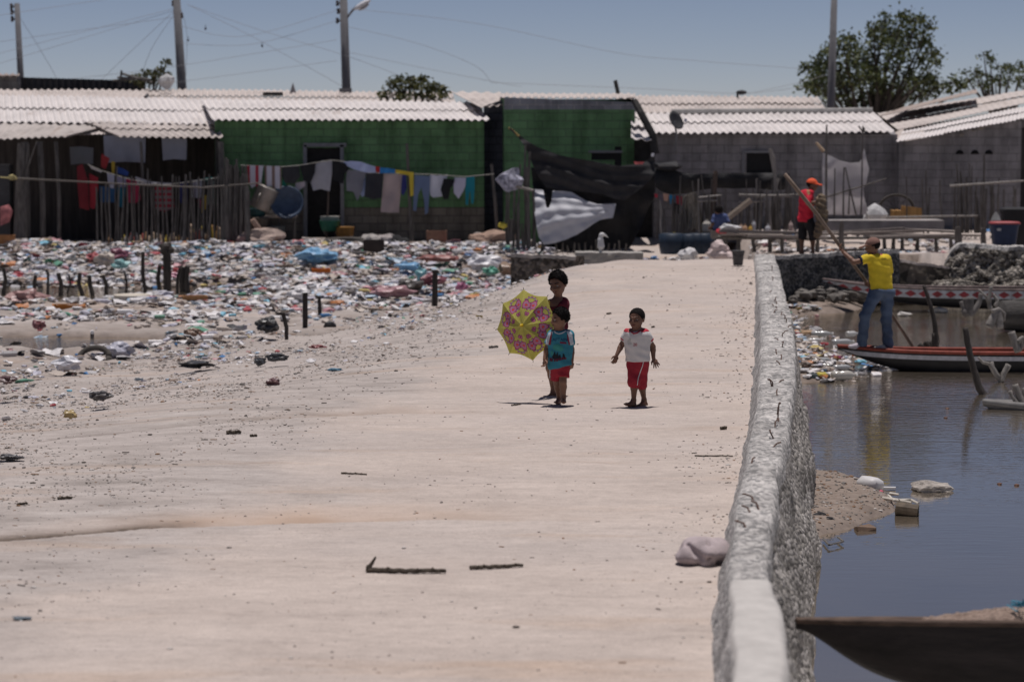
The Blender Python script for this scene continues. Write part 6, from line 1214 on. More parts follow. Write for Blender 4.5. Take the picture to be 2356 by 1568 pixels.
# wash place left of the doorway
h = thing('wash_table', 'rough table of planks with washing up left of the doorway', 'table', P(650, 555, 60.8))
p0, p1 = P(598, 497, 60.8), P(684, 499, 60.8); MB().box((p0+p1)/2, (p1.x-p0.x, .6, .06), 0, 0, None, .01).build('table_top', MPL, h)
for x in (618, 640, 676): stick(MB(), x, 556, x+2, 499, 60.7, .04, .03).build('leg', MPOST, h)
c = P(*C2(295, 985), 60.5); rot = Vector((.45, -.75, .45)).to_track_quat('Z', 'Y').to_matrix(); rot = Matrix.Rotation(.42, 3, 'Y'); mb = MB(); mb.lathe(c, [(.26, -.29), (.28, -.27), (.27, .25), (.29, .27), (.29, .29), (.2, .3)], 20, mat=rot); mb.tube([c+rot @ Vector((-.1, -.28, .1)), c+rot @ Vector((-.1, -.34, 0)), c+rot @ Vector((-.1, -.28, -.15))], .02, 5)
tag(mb.build('metal_pot', M('pot_metal', (.26, .24, .22), .45, .2, 6, metal=.4), loc=c, smooth=True), 'large dull metal pot tilted on the wash table', 'pot')
c = P(*C2(495, 1025), 60.5); rot = Vector((.1, -1, .25)).to_track_quat('Z', 'Y').to_matrix(); mb = MB(); mb.lathe(c, [(.28, -.1), (.40, .05), (.42, .07), (.39, .06), (.27, -.07), (.05, -.08)], 28, mat=rot); tag(mb.build('wash_basin', M('basin_blue', (.05, .075, .12), .5, .2), loc=c, smooth=True), 'round dark blue basin standing on edge on the wash table', 'basin')
for lab, x, y, r, col in [('dark green bowl under the metal pot', 240, 1110, (.22, .2, .1), (.02, .07, .08)), ('grey pot lid on the wash table', 360, 1105, (.2, .15, .05), (.2, .2, .19)), ('grey bucket under the wash table', 400, 1300, (.24, .2, .22), (.09, .1, .1)), ('brown pot under the wash table left', 265, 1225, (.25, .2, .2), (.10, .085, .07)), ('orange brown tub right of the doorway', 1000, 1290, (.24, .2, .16), (.24, .12, .03)), ('small green tub below the plank stool in the doorway', 870, 1225, (.26, .2, .13), (.02, .11, .07))]:
    c = P(*C2(x, y), 60.6); mb = MB(); w_, dp, hh = r; mb.lathe(c-Vector((0, 0, hh)), [(w_*.75, 0), (w_*.95, hh*1.2), (w_, hh*1.9), (w_*1.06, hh*2), (w_*.9, hh*1.95)], 16); tag(mb.build('tub', M('tub_%d' % x, col, .6), loc=c, smooth=True), lab, 'tub')
c = P(*C2(870, 1165), 60.7); h = thing('stool', 'pale topped wooden stool standing in the doorway of the laundry house', 'stool', P(*C2(870, 1290), 60.7)); MB().box(c, (.46, .3, .14), 0, 0, None, .01).build('seat', M('stool_pale', (.26, .25, .23), .8), h)
for x in (820, 915): MB().tube([P(*C2(x, 1180), 60.7), P(*C2(x+5, 1300), 60.7)], .03, 5).build('leg', MPOST, h)
for lab, q, r, col in [('pale plank leaning at the right end of the stick fence', [(195, 1170), (345, 1390)], .07, (.42, .30, .24)), ('pale beam lying before the doorway', [(625, 1345), (915, 1375)], .07, (.40, .35, .32)), ('grey board leaning on the rubbish right of the doorway', [(1270, 1320), (1400, 1420)], .07, (.24, .22, .21)), ('thin pale board lying along the top of the rubbish', [(380, 1405), (460, 1395)], .05, (.3, .27, .24)), ('short pale stump standing by the dark corner house', [(2160, 1370), (2165, 1290)], .1, (.30, .27, .25))]:
    p0, p1 = P(*C2(*q[0]), 59.8), P(*C2(*q[1]), 60.0); tag(MB().tube([p0, p1], r, 6, wob=.12, flat=.5).build('board', M('board_%d' % q[0][0], col, .9, .2, 5, stretch=(1, 1, 4)), loc=p0), lab, 'board')
for lab, x, y, r, col in [('pale sack at the foot of the leaning plank', 270, 1345, (.5, .3, .28), (.36, .28, .24)), ('round stone right of the pale sack', 400, 1385, (.25, .2, .13), (.34, .28, .25)), ('dark log pile before the doorway', 1000, 1375, (1.0, .3, .16), (.06, .055, .05)), ('white sack left of the grey leaning board', 1230, 1375, (.4, .3, .22), (.36, .34, .32)), ('pale stones right of the grey leaning board', 1360, 1360, (.3, .2, .18), (.33, .30, .29)), ('brown earth mound at the corner of the dark house', 2290, 1360, (.55, .4, .24), (.32, .22, .17)), ('black bag right of the thin dark pole', 1480, 1390, (.3, .25, .2), (.02, .02, .022)), ('pale stones at the foot of the corner post', 2150, 1400, (.3, .25, .13), (.40, .34, .31))]:
    c = P(*C2(x, y), 59.9); tag(MB().blob(c, r, .25, 3).build('mound', M('mound_%d' % x, col, .9, .25, 5, .6, .03), loc=c), lab, 'mound')
# things by the grey houses
c = P(*C5(762, 1315), 58.6); h = thing('bicycle_wheel', 'dark bicycle wheel leaning on the wall of the grey house', 'wheel', c); MB().tube([c+Vector((.42*math.cos(t), .03, .36*math.sin(t))) for t in [math.pi*2*i/28 for i in range(29)]], .035, 7).build('tyre', M('tyre_black'), h, smooth=True)
mb = MB(); [mb.tube([c, c+Vector((.4*math.cos(t), .03, .34*math.sin(t)))], .006, 4) for t in [math.pi*2*i/14 for i in range(14)]]; mb.tube([c-Vector((0, .06, 0)), c+Vector((0, .06, 0))], .03, 8); mb.build('spokes', MIRON, h)
for lab, x, y, sz in [('orange yellow board propped by the bicycle wheel, the left one', 740, 1345, (.13, .05, .2)), ('split orange wood between the two boards by the bicycle wheel', 780, 1345, (.2, .12, .2)), ('wide orange yellow board right of the bicycle wheel', 855, 1342, (.5, .06, .36))]:
    c = P(*C5(x, y), 58.1); mb = MB(); mb.box(c, sz, 0, 0, Matrix.Rotation(.12, 3, 'Y'), .015); mb.v = [tuple(Vector(v)) for v in mb.v]; tag(mb.build('wood_board', M('wood_orange', (.42, .24, .09), .8, .25, 4, stretch=(4, 4, .5)), loc=c), lab, 'board')
c = P(*C5(625, 1345), 58.0); tag(MB().blob(c, (.28, .2, .26), .3, 2).build('white_sack', M('sack_white'), loc=c), 'pale sack sitting right of the sackcloth screen', 'sack')
c = P(*C5(1385, 1380), 56.5); mb = MB(); mb.lathe(c-Vector((0, 0, .2)), [(.16, 0), (.12, .2), (.03, .38)], 10); tag(mb.build('grey_cone', M('cone_grey', (.2, .2, .2), .8), loc=c), 'small grey cone shaped thing before the right stick fence', 'cone')
for i, (x, y, w_, col) in enumerate([(910, 1185, .16, (.45, .33, .25)), (940, 1190, .2, (.42, .26, .16)), (985, 1195, .18, (.45, .28, .06)), (1010, 1160, .15, (.4, .4, .42)), (1120, 1190, .2, (.42, .42, .44)), (1300, 1165, .16, (.42, .33, .30)), (330, 1260, .3, (.5, .42, .36)), (385, 1255, .25, (.55, .42, .04)), (640, 1155, .3, (.38, .36, .32))]):
    c = P(*C4(x, y), 56.4); mb = MB(); w_ *= .62; mb.lathe(c-Vector((0, 0, .2)), [(w_*.5, 0), (w_*.55, .04), (w_*.55, .17), (w_*.35, .22), (w_*.2, .23), (w_*.2, .27)], 8); tag(mb.build('jar', M('jar_%d' % i, col, .5), loc=c), ['tall beige jar leftmost on the yard bench', 'tan jar second on the yard bench', 'amber jar in the yard beside the tan jar', 'small grey jar in the yard', 'pale grey jar by the forked branch post', 'pink beige jar right of the forked branch post', 'cream tub under the black awning', 'yellow tub under the black awning', 'grey tub right of the cast net'][i], 'jar')
for i, (x, y) in enumerate([(365, 1320), (500, 1325), (560, 1320), (620, 1320), (1545, 1325 - 0)]):
    if i == 4: continue
    c = P(*C4(x, y), 56.2); w_ = .3 if i == 0 else .22; tag(MB().lathe(c-Vector((0, 0, .24)), [(w_*.85, 0), (w_, .22), (w_*.98, .46), (w_*.7, .48)], 14).build('drum', M('drum_blue', (.018, .03, .05), .5), loc=c, smooth=True), ['widest dark blue drum, leftmost under the black awning', 'dark blue drum right of the widest one', 'third dark blue drum below the cast net', 'rightmost dark blue drum beside the brown post'][i], 'drum')
c = P(*C4(750, 1395), 53); tag(MB().blob(c, (.28, .2, .24), .3, 3).build('bag', M('bag_whitepink', (.55, .45, .43), .6, .2), loc=c), 'white and pink bag at the water edge behind the bucket', 'bag')
c = P(*C4(500, 1405), 53.2); tag(MB().blob(c, (.2, .15, .14), .3, 2).build('bag', M('bag_white'), loc=c), 'white bag by the dark water left of the bucket', 'bag')
# white egret-like bird on the slab
c = P(1385, 579, 50.7); h = thing('white_bird', 'small white bird standing on the concrete slab edge before the black sheet', 'bird', c)
s = SDF(c+Vector((-.25, -.2, -.05)), c+Vector((.35, .2, .5)), .008); s.cone(c+Vector((-.02, 0, .12)), c+Vector((-.03, 0, .24)), .075, .06, .03); s.cone(c+Vector((-.03, 0, .24)), c+Vector((-.03, 0, .33)), .05, .04, .03); s.ell(c+Vector((.0, 0, .36)), (.055, .045, .045), k=.03); s.cone(c+Vector((.05, 0, .355)), c+Vector((.13, 0, .30)), .022, .006, .01); s.cone(c+Vector((-.03, 0, .08)), c+Vector((-.04, 0, .0)), .04, .022, .02); s.cone(c+Vector((-.04, 0, .02)), c+Vector((.0, -.02, .0)), .018, .012, .01)
s.build('body', M('bird_white', (.62, .62, .62), .8, .05), h)
# sticks on the road
def bent(label, pts, C, r, name='stick', extra=(), mat=None):
    q = [G(*C(x, y), z=zt(0, 15)+r) for x, y in pts]; o_ = []
    q = [Vector((p.x, q[0].y+(p.y-q[0].y)*.5, zt(p.x, q[0].y)+r*.9)) for p in q]
    for i in range(len(q)-1):
        for k in range(6): o_.append(lerp(q[i], q[i+1], k/6)+Vector((0, rnd(-1, 1)*.006, rnd(0, 1)*.004)))
    o_.append(q[-1]); mb = MB(); mb.tube(o_, [r*(1-.25*i/len(o_)) for i in range(len(o_))], 9, wob=.14)
    for pts2, r2 in extra:
        mb.tube([P(*C(x, y), q[0].y) for x, y in pts2], [r2, r2*.35], 7, wob=.1)
    for k in (.3, .62, .8): p = o_[int(k*len(o_))]; mb.blob(p+Vector((0, -r*.4, r*.6)), (r*.9, r*.7, r*.7), .25, 1)
    return tag(mb.build(name, mat or M('bark_stick', (.085, .07, .055), .95, .45, 22, .7, .006), loc=q[0]), label, 'stick')
bent('dry stick with an upturned broken end on the near road, left of a shorter one', [(1645, 868), (1700, 872), (1780, 876), (1860, 880), (1940, 882), (2000, 886)], B6, .017, extra=[([(1650, 866), (1668, 845), (1686, 814)], .02), ([(1645, 866), (1670, 868)], .026)])
bent('shorter straight dry stick lying on the near road right of the upturned one', [(2110, 861), (2160, 856), (2230, 850), (2300, 843), (2345, 838)], B6, .014)
bent('thin tan twig lying on the road above the sticks', [(1532, 436), (1570, 438), (1645, 440)], B6, .008, 'twig'); bent('dark curled leaf strip on the left of the road', [(1015, 258), (1050, 255), (1083, 252)], B6, .018, 'leaf_strip'); bent('short dark twig right of the curled leaf strip', [(1122, 271), (1155, 269)], B6, .012, 'twig'); bent('black twig on the shore gravel far left of the road', [(75, 576), (130, 568)], B6, .010, 'twig'); bent('black flat twig right of another at far left', [(258, 547), (326, 542)], B6, .012, 'twig')
bent('dark twig on the road left of the umbrella', [(15, 788), (110, 781)], KD, .016, 'twig', mat=MPOST); bent('pale twig on the road below the umbrella shadow', [(250, 1458), (345, 1442)], KD, .007, 'twig'); bent('dark chip on the road near the boys behind the umbrella', [(1245, 497), (1293, 497)], KD, .014, 'chip'); bent('small dark chip on the road right of the boy in white', [(1712, 642), (1748, 641)], KD, .012, 'chip'); bent('dark pebble strip beside the wall on the road', [(615, 271), (648, 270)], V7, .016, 'chip'); bent('small stick on the road by the wall', [(485, 412), (600, 411), (680, 410)], V7, .007, 'twig')
# bundle of pale cloth by the wall
c = G(1617, 1296, z=.0); s = SDF(c+Vector((-.3, -.2, -.05)), c+Vector((.32, .3, .35)), .008)
s.ell(c+Vector((0, .05, .08)), (.15, .13, .10), k=.03); s.ell(c+Vector((-.09, .0, .055)), (.09, .1, .07), k=.02); s.ell(c+Vector((.1, .03, .075)), (.09, .11, .085), k=.02); s.ell(c+Vector((.02, -.06, .06)), (.05, .07, .07), k=.012); s.ell(c+Vector((.06, -.04, .06)), (.045, .06, .07), k=.01); s.cone(c+Vector((-.02, -.12, .05)), c+Vector((-.1, -.02, .13)), .02, .02, k=.012, op='s'); s.cone(c+Vector((.04, -.13, .03)), c+Vector((.03, -.02, .17)), .014, .014, k=.012, op='s'); s.ripple(.008, 28, .5)
tag(s.build('cloth_bundle', M('bundle_lilac', (.40, .34, .345), .95, .2, 9, .5), loc=c), 'pale lilac bundle of old cloth lying on the road against the wall', 'bundle')
# ============================================================ PEOPLE
SK1 = M('skin_dark', (.15, .078, .052), .55, .12, 14, .1, .002, .35); SK2 = M('skin_brown', (.19, .10, .065), .55, .12, 14, .1, .002, .35); SK3 = M('skin_tan', (.24, .125, .08), .55, .12, 14, .1, .002, .35)
HAIR = M('black_hair', (.010, .008, .008), .85, .4, 60, .8, .006, .15); EYEW = M('eye_white', (.45, .42, .40), .3, 0, bmp=0); EYED = M('eye_dark', (.01, .008, .007), .2, 0, bmp=0); LIP = M('lip', (.16, .055, .045), .5, .1); SOLE = M('sole', (.33, .2, .15), .7)
def V3(*a_): return Vector(a_)
def frame(fd, up=V3(0, 0, 1)):
    f = fd.normalized(); r = f.cross(up).normalized(); u = r.cross(f).normalized(); return f, r, u    # r = image right when facing away
class Figure:
    def __init__(s, name, label, C, d, J, hs, skin, base, h=.006, group=None):
        s.W = {k: P(*C(v[0], v[1]), d+(v[2] if len(v) > 2 else 0)) for k, v in J.items()}; s.hs = hs; s.skin = skin; s.h = h
        s.t = thing(name, label, 'person', base, group); ps = list(s.W.values())
        s.lo = V3(*[min(p[i] for p in ps) for i in range(3)])-V3(.2, .2, .16); s.hi = V3(*[max(p[i] for p in ps) for i in range(3)])+V3(.2, .2, .2)
        s.b = SDF(s.lo, s.hi, h)
    def head(s, fd, tilt=V3(0, 0, 1)):
        W, b, q = s.W, s.b, s.hs; c = W['head']; f, r, u = frame(fd, tilt); s.hf = (f, r, u, c); Rm = np.array([list(r), list(f), list(u)]).T
        at = lambda x, y, z: c+(r*x+f*y+u*z)*q
        b.ell(at(0, -.06, .12), np.array((.37, .44, .40))*q, Rm, .01); b.ell(at(0, .10, -.17), np.array((.315, .30, .33))*q, Rm, .03*q/.2); b.ell(at(0, .22, -.40), np.array((.13, .13, .10))*q, Rm, .02)
        b.cone(at(0, .40, .06), at(0, .46, -.10), .035*q, .06*q, .012); b.ell(at(0, .43, -.13), np.array((.10, .07, .055))*q, Rm, .008)
        for sd_ in (-1, 1):
            b.ell(at(sd_*.37, -.04, -.05), np.array((.035, .09, .13))*q, Rm, .008); b.ell(at(sd_*.16, .40, .02), np.array((.09, .05, .05))*q, Rm, .01, 's'); b.ell(at(sd_*.17, .32, -.12), np.array((.11, .09, .09))*q, Rm, .02); b.cone(at(sd_*.07, .40, .10), at(sd_*.22, .34, .10), .035*q, .03*q, .012)
        b.ell(at(0, .385, -.26), np.array((.12, .045, .05))*q, Rm, .01); b.cone(W['neck'], at(0, -.10, -.15), .165*q, .20*q, .012)
        return at, Rm
    def face(s, at, eyes=True, smile=False):
        q = s.hs
        for sd_ in (-1, 1):
            mb = MB(); mb.blob(at(sd_*.165, .352, .015), (.055*q, .04*q, .028*q), 0, 2, 0); mb.blob(at(sd_*.165, .372, .015), (.026*q, .026*q, .026*q), 0, 2, 1); mb.build('eye', [EYEW, EYED], s.t, smooth=True)
            MB().tube([at(sd_*.07, .405, .115), at(sd_*.17, .385, .14), at(sd_*.26, .315, .115)], .018*q, 5).build('eyebrow', HAIR, s.t)
        mb = MB(); mb.tube([at(-.12, .385, -.255+(.02 if smile else 0)), at(-.05, .425, -.265), at(.05, .425, -.265), at(.12, .385, -.255+(.02 if smile else 0))], [.014*q, .03*q, .03*q, .014*q], 6)
        if smile: mb.tube([at(-.085, .412, -.25), at(0, .442, -.257), at(.085, .412, -.25)], .016*q, 5, 1)
        mb.build('mouth', [LIP, M('teeth', (.6, .58, .55), .3)], s.t, smooth=True)
    def hair(s, at, Rm, thick=.03, line=.27, low=-.12, rough=.006, mat=None, lift=0., tuft=0.):
        q = s.hs; c = at(0, 0, 0); hb = SDF(c-V3(.75*q, .75*q, .75*q), c+V3(.75*q, .75*q, .85*q), .005)
        k = thick/.2; hb.ell(at(0, -.06, .13+lift*.5), np.array((.37+k, .44+k, .40+k+lift))*q, Rm, .005)
        f, r, u, _ = s.hf
        hb.cut(at(0, line, .16), f*.86-u*.5, 2.*q); hb.cut(at(0, 0, low), -u, 2.*q); hb.cut(at(0, .08, .0), (f*.9-u*.6), 2*q) if line > .5 else None
        hb.ripple(rough, 210, 1.)
        o = hb.build('hair', mat or HAIR, s.t)
        if tuft:
            me = o.data; vs = [v.co.copy() for v in me.vertices]; ns = [v.normal.copy() for v in me.vertices]; mb = MB()
            for _ in range(1500):
                i = random.randrange(len(vs)); p = vs[i]+s.hf[3]*0; n_ = ns[i]
                if (p+ORG[o]-c).dot(u) < low*q+.004 and random.random() < .7: continue
                dv = (n_*.75+f*.45+u*.25+V3(rnd(-1, 1), rnd(-1, 1), rnd(-1, 1))*.45).normalized(); L = tuft*rnd(.5, 1.1); a_ = dv.cross(V3(.3, .2, 1)).normalized()*.0035; b_ = dv.cross(a_).normalized()*.0035; p = p+ORG[o]-n_*.003
                mb.add([p+a_, p-a_*.5+b_, p-a_*.5-b_, p+dv*L], [(0, 1, 3), (1, 2, 3), (2, 0, 3)])
            mb.add([v+ORG[o] for v in vs], [tuple(p_.vertices) for p_ in me.polygons]); bpy.data.objects.remove(o); mb.build('hair', mat or HAIR, s.t)
    def torso(s, g, e=0., wr=.068, bottom='hip', flat=1.25, k=.05, belly=0.):
        W = s.W; sh = (W['shL']+W['shR'])/2; hp = (W['hipL']+W['hipR'])/2; fw = s.bf; up = (sh-hp).normalized()
        for sd_ in 'LR':
            a_ = lerp(sh, W['sh'+sd_], .60)-up*.035*s.hs/.2; c = lerp(hp, W['hip'+sd_], .85)
            g.cone(a_, c, wr*s.hs/.2+e, wr*.98*s.hs/.2+e, k, flat=(fw, flat))
        g.cone(lerp(sh, hp, .12), lerp(sh, hp, .95), wr*1.02*s.hs/.2+e, (wr+.004+belly)*s.hs/.2+e, k, flat=(fw, 1.12))
        g.cone(lerp(sh, W['shL'], .85), lerp(sh, W['shR'], .85), .038*s.hs/.2+e*.7, .038*s.hs/.2+e*.7, .03); g.cone(W['neck'], sh-up*.02, .034*s.hs/.2+e*.4, .06*s.hs/.2+e, .03)
    def arm(s, sd_, r=(.034, .027, .019)):
        W = s.W; k = s.hs/.2; s.b.cone(W['sh'+sd_], W['el'+sd_], r[0]*k, r[1]*k, .02); m_ = lerp(W['el'+sd_], W['wr'+sd_], .3); s.b.cone(W['el'+sd_], m_, r[1]*k, r[1]*1.02*k, .015); s.b.cone(m_, W['wr'+sd_], r[1]*1.02*k, r[2]*k, .012)
    def leg(s, sd_, r=(.056, .037, .036, .022)):
        W = s.W; k = s.hs/.2; h, kn, an = W['hip'+sd_], W['kn'+sd_], W['an'+sd_]; s.b.cone(h, kn, r[0]*k, r[1]*k, .03); m_ = lerp(kn, an, .33)-s.bf*.012*k; s.b.cone(kn, m_, r[1]*k, r[2]*k, .02); s.b.cone(m_, an, r[2]*k, r[3]*k, .02)
    def foot(s, sd_, L=.155, up=0.):
        W = s.W; k = s.hs/.2; an, to = W['an'+sd_], W['to'+sd_]; dv = (to-an); dv.z = 0; dv.normalize(); hl = W.get('he'+sd_, an-dv*.03*k-V3(0, 0, .04*k))
        s.b.cone(an, hl, .022*k, .024*k, .015); s.b.cone(hl, to, .024*k, .020*k, .015, flat=(V3(0, 0, 1), 1.15)); s.b.cone(an, lerp(hl, to, .6), .022*k, .020*k, .02)
        sv = dv.cross(V3(0, 0, 1)); tv = (to-hl).normalized()
        for i in range(5):
            o_ = sv*((i-2)*.0105*k)*(1 if sd_ == 'L' else -1); s.b.cone(to+o_*.9-tv*.015*k, to+o_+tv*(.022-.003*abs(i-1))*k, .0085*k, .0075*k, .004)
    def hand(s, w, dv, th, size=.11, curl=.3, spread=.16):
        """palm and five fingers: w wrist, dv where the fingers point, th the thumb side"""
        b = s.b; dv = dv.normalized(); th = (th-dv*th.dot(dv)).normalized(); pn = dv.cross(th).normalized(); z = size; pl = w+dv*z*.26
        b.cone(w, pl+dv*z*.12, .15*z, .2*z, .008, flat=(pn, 1.5)); b.cone(pl+th*z*.14, pl-th*z*.16+dv*z*.03, .14*z, .13*z, .008, flat=(pn, 1.4))
        fr = max(.0052, .068*z)
        for i, ln in enumerate((.42, .48, .45, .35)):
            o_ = th*z*(.17-.115*i); a_ = pl+dv*z*.16+o_; d1 = (dv+th*(spread*(1.5-i))+pn*curl*.7).normalized(); d2 = (dv*(1-curl)+th*(spread*(1.5-i))+pn*curl*1.6).normalized()
            m_ = a_+d1*z*ln*.55; b.cone(a_, m_, fr, fr*.95, .003); b.cone(m_, m_+d2*z*ln*.5, fr*.95, fr*.8, .003)
        a_ = w+dv*z*.14+th*z*.15; m_ = a_+(dv*.6+th*.8).normalized()*z*.25; b.cone(a_, m_, fr*1.25, fr*1.05, .004); b.cone(m_, m_+(dv*.9+th*.35+pn*curl*.4).normalized()*z*.22, fr*1.05, fr*.85, .003)
    def done(s): return s.b.build('body', s.skin, s.t)
    def cloth(s, name, fn, mat, rip=(.003, 45), h=None):
        g = SDF(s.lo, s.hi, h or s.h); fn(g); 
        if rip: g.ripple(rip[0], rip[1], 2.3)
        return g.build(name, mat, s.t)
def bvh_of(o):
    o_ = ORG[o]; return BVHTree.FromPolygons([tuple(v.co+o_) for v in o.data.vertices], [tuple(p.vertices) for p in o.data.polygons])
def decal(name, parent, tree_, d, pts_px, mat, off=.004, fac=None):
    """A printed patch: polygons in picture units laid onto the cloth under them."""
    mb = MB()
    for poly in pts_px:
        def fn(x, y):
            r = ray(x, y).normalized(); hit = tree_.ray_cast(V3(0, 0, CAMZ), r)
            p = hit[0] if hit[0] else P(x, y, d); return p-r*off
        sheet(mb, poly, fn, 1.2, .002)
    return mb.build(name, mat, parent)
def glyphs(text, C, x, y, size, slant=0.):
    """letters as closed outlines from Blender's own font, in picture units"""
    cu = bpy.data.curves.new('letters', 'FONT'); cu.body = text; cu.size = 1; cu.align_x = 'CENTER'; cu.fill_mode = 'FRONT'; o = bpy.data.objects.new('letters', cu); COL.objects.link(o); dg = bpy.context.evaluated_depsgraph_get(); me = bpy.data.meshes.new_from_object(o.evaluated_get(dg))
    vs = [(v.co.x, v.co.y) for v in me.vertices]; fs = [tuple(p.vertices) for p in me.polygons]; bpy.data.objects.remove(o); bpy.data.curves.remove(cu); bpy.data.meshes.remove(me)
    return [C(x+vx*size, y-(vy-.35)*size-slant*vx*size) for vx, vy in vs], fs
def lettering(name, parent, tree_, d, text, C, x, y, size, mat, off=.005, slant=0.):
    vs, fs = glyphs(text, C, x, y, size, slant); out = []
    for px, py in vs:
        r = ray(px, py).normalized(); hit = tree_.ray_cast(V3(0, 0, CAMZ), r); p = hit[0] if hit[0] else P(px, py, d); out.append(p-r*off)
    n = len(out); mb = MB(); mb.add(out+[p+V3(0, .003, 0) for p in out], fs+[tuple(n+i for i in reversed(f)) for f in fs]); return mb.build(name, mat, parent)
RED = M('shorts_red', (.30, .018, .032), .75, .12, 12, .3, .004); WHT = M('shirt_white', (.60, .585, .57), .9, .07, 10, .3, .004); REDT = M('trim_red', (.42, .03, .05), .8, .1); TEAL = M('shirt_teal', (.035, .20, .27), .85, .12, 10, .3, .004); MAR = M('shirt_maroon', (.11, .010, .022), .85, .15, 10, .3, .004); WTR = M('trim_white', (.6, .6, .6), .8, .05)
# ---- boy in white
d = 24.6
J = dict(head=(1560, 560), neck=(1567, 668, .0), shL=(1466, 716), shR=(1652, 716), elL=(1402, 835, .03), elR=(1728, 850, .05), wrL=(1352, 935, -.03), wrR=(1735, 972, .03), hipL=(1530, 1035), hipR=(1612, 1035, .01), knL=(1530, 1215, -.05), knR=(1602, 1225, .04), anL=(1528, 1412, -.01), anR=(1637, 1405, .12), toL=(1452, 1452, -.09), toR=(1578, 1468, .05), heL=(1532, 1462, -.0), heR=(1650, 1452, .13))
F_ = Figure('person', 'small boy in white shirt with red shoulders and long red shorts, walking alone', KD, d, J, .2, SK1, G(*KD(1550, 1470), z=0), .005)
F_.bf = V3(-.35, -1, 0).normalized(); at, Rm = F_.head(V3(-.55, -1, -.08)); F_.torso(F_.b, belly=.006)
for sd_ in 'LR': F_.arm(sd_); F_.leg(sd_); F_.foot(sd_)
W = F_.W; F_.hand(W['wrL'], V3(-.28, -.15, -1), V3(-.8, -.6, 0), .115, .35, .1); F_.hand(W['wrR'], V3(.42, -.25, -.9), V3(-.6, -.4, -.3), .115, .15, .3)
F_.done(); F_.face(at); F_.hair(at, Rm, .005, .20, -.06, .0007, tuft=.007)
def shirt(g):
    F_.torso(g, .017, belly=.006, k=.055); hp = (W['hipL']+W['hipR'])/2
    for sd_ in 'LR':
        e = lerp(W['sh'+sd_], W['el'+sd_], .62); g.cone(W['sh'+sd_], e, .046, .045, .02, cap=W['el'+sd_]-W['sh'+sd_])
    g.cut(hp+V3(0, 0, -.015+.045), V3(0, 0, -1), .35); g.cut(W['neck']+V3(0, 0, .0), V3(-.1, -.35, 1), .10)
sh = F_.cloth('shirt', shirt, WHT, (.003, 40)); T_ = bvh_of(sh)
for sd_ in 'LR':
    def patch(g):
        shirt(g); g.f -= .0012; m_ = W['sh'+sd_]; g.cut(m_+V3(0, 0, .020), V3(0, 0, -1), .8); s_ = 1 if sd_ == 'L' else -1; g.cut(lerp(W['neck'], m_, .40), V3(s_, 0, .1), .8)
    F_.cloth('shoulder_patch', patch, REDT, (.003, 40)).parent = sh
decal('collar', sh, T_, d, [[KD(*p) for p in [(1490, 670), (1505, 690), (1528, 708), (1560, 700), (1600, 672), (1612, 666), (1600, 690), (1565, 714), (1527, 722), (1498, 700)]]], REDT, .005)
for p0, p1 in (('shL', 'elL'), ('shR', 'elR')):
    a_, e = lerp(W[p0], W[p1], .47), lerp(W[p0], W[p1], .56); mb = MB(); mb.tube([a_, e], .0475, 20); mb.build('sleeve_stripe', REDT, sh)
lettering('number', sh, T_, d, '20', KD, 1543, 830, 44, M('print_red', (.45, .10, .12), .8)); decal('faded_print', sh, T_, d, [[KD(*p) for p in [(1460, 790), (1490, 762), (1500, 770), (1494, 800), (1510, 826), (1470, 832), (1466, 812)]]], M('print_grey', (.42, .42, .40), .9), .003)
def shorts(g):
    hp = (W['hipL']+W['hipR'])/2; F_.torso(g, .007, belly=.006, k=.05); g.cut(hp+V3(0, 0, .06), V3(0, 0, 1), .6)
    for sd_ in 'LR':
        e = lerp(W['kn'+sd_], W['an'+sd_], .22); g.cone(W['hip'+sd_], W['kn'+sd_], .072, .063, .03); g.cone(W['kn'+sd_], e, .063, .060, .02, cap=W['an'+sd_]-W['kn'+sd_]+V3(0, .04, 0))
so_ = F_.cloth('shorts', shorts, RED, (.0025, 38)); T_ = bvh_of(so_)
decal('side_stripe', so_, T_, d, [[KD(*p) for p in [(1630, 1000), (1636, 1000), (1622, 1060), (1600, 1120), (1580, 1180), (1570, 1255), (1563, 1255), (1572, 1180), (1592, 1118), (1616, 1055)]]], WTR, .004)
# ---- boy in blue
d = 24.75
J = dict(head=(757, 565), neck=(755, 675, .01), shL=(676, 724), shR=(856, 726, .02), elL=(622, 865, .02), elR=(880, 880, .05), wrL=(597, 985, -.04), wrR=(882, 1000, -.01), hipL=(715, 1045), hipR=(795, 1045), knL=(728, 1232, .03), knR=(788, 1218, -.05), anL=(748, 1385, .12), anR=(795, 1378, -.03), toL=(722, 1432, .03), toR=(797, 1430, -.14), heL=(752, 1422, .12), heR=(794, 1416, -.0))
F_ = Figure('person', 'small boy in teal blue printed shirt and red shorts, looking aside at the umbrella', KD, d, J, .2, SK2, G(*KD(770, 1430), z=0), .005)
F_.bf = V3(-.12, -1, 0).normalized(); at, Rm = F_.head(V3(-1, -.42, -.10)); F_.torso(F_.b, belly=.004)
for sd_ in 'LR': F_.arm(sd_); F_.leg(sd_, (.054, .036, .035, .022)); F_.foot(sd_)
W = F_.W; F_.hand(W['wrL'], V3(.0, -.3, -1), V3(.6, -.8, 0), .11, .75, .03); F_.hand(W['wrR'], V3(-.02, -.2, -1), V3(-.7, -.7, 0), .112, .6, .06)
F_.done(); F_.face(at); F_.hair(at, Rm, .011, .16, -.16, .0018, lift=.03, tuft=.017)
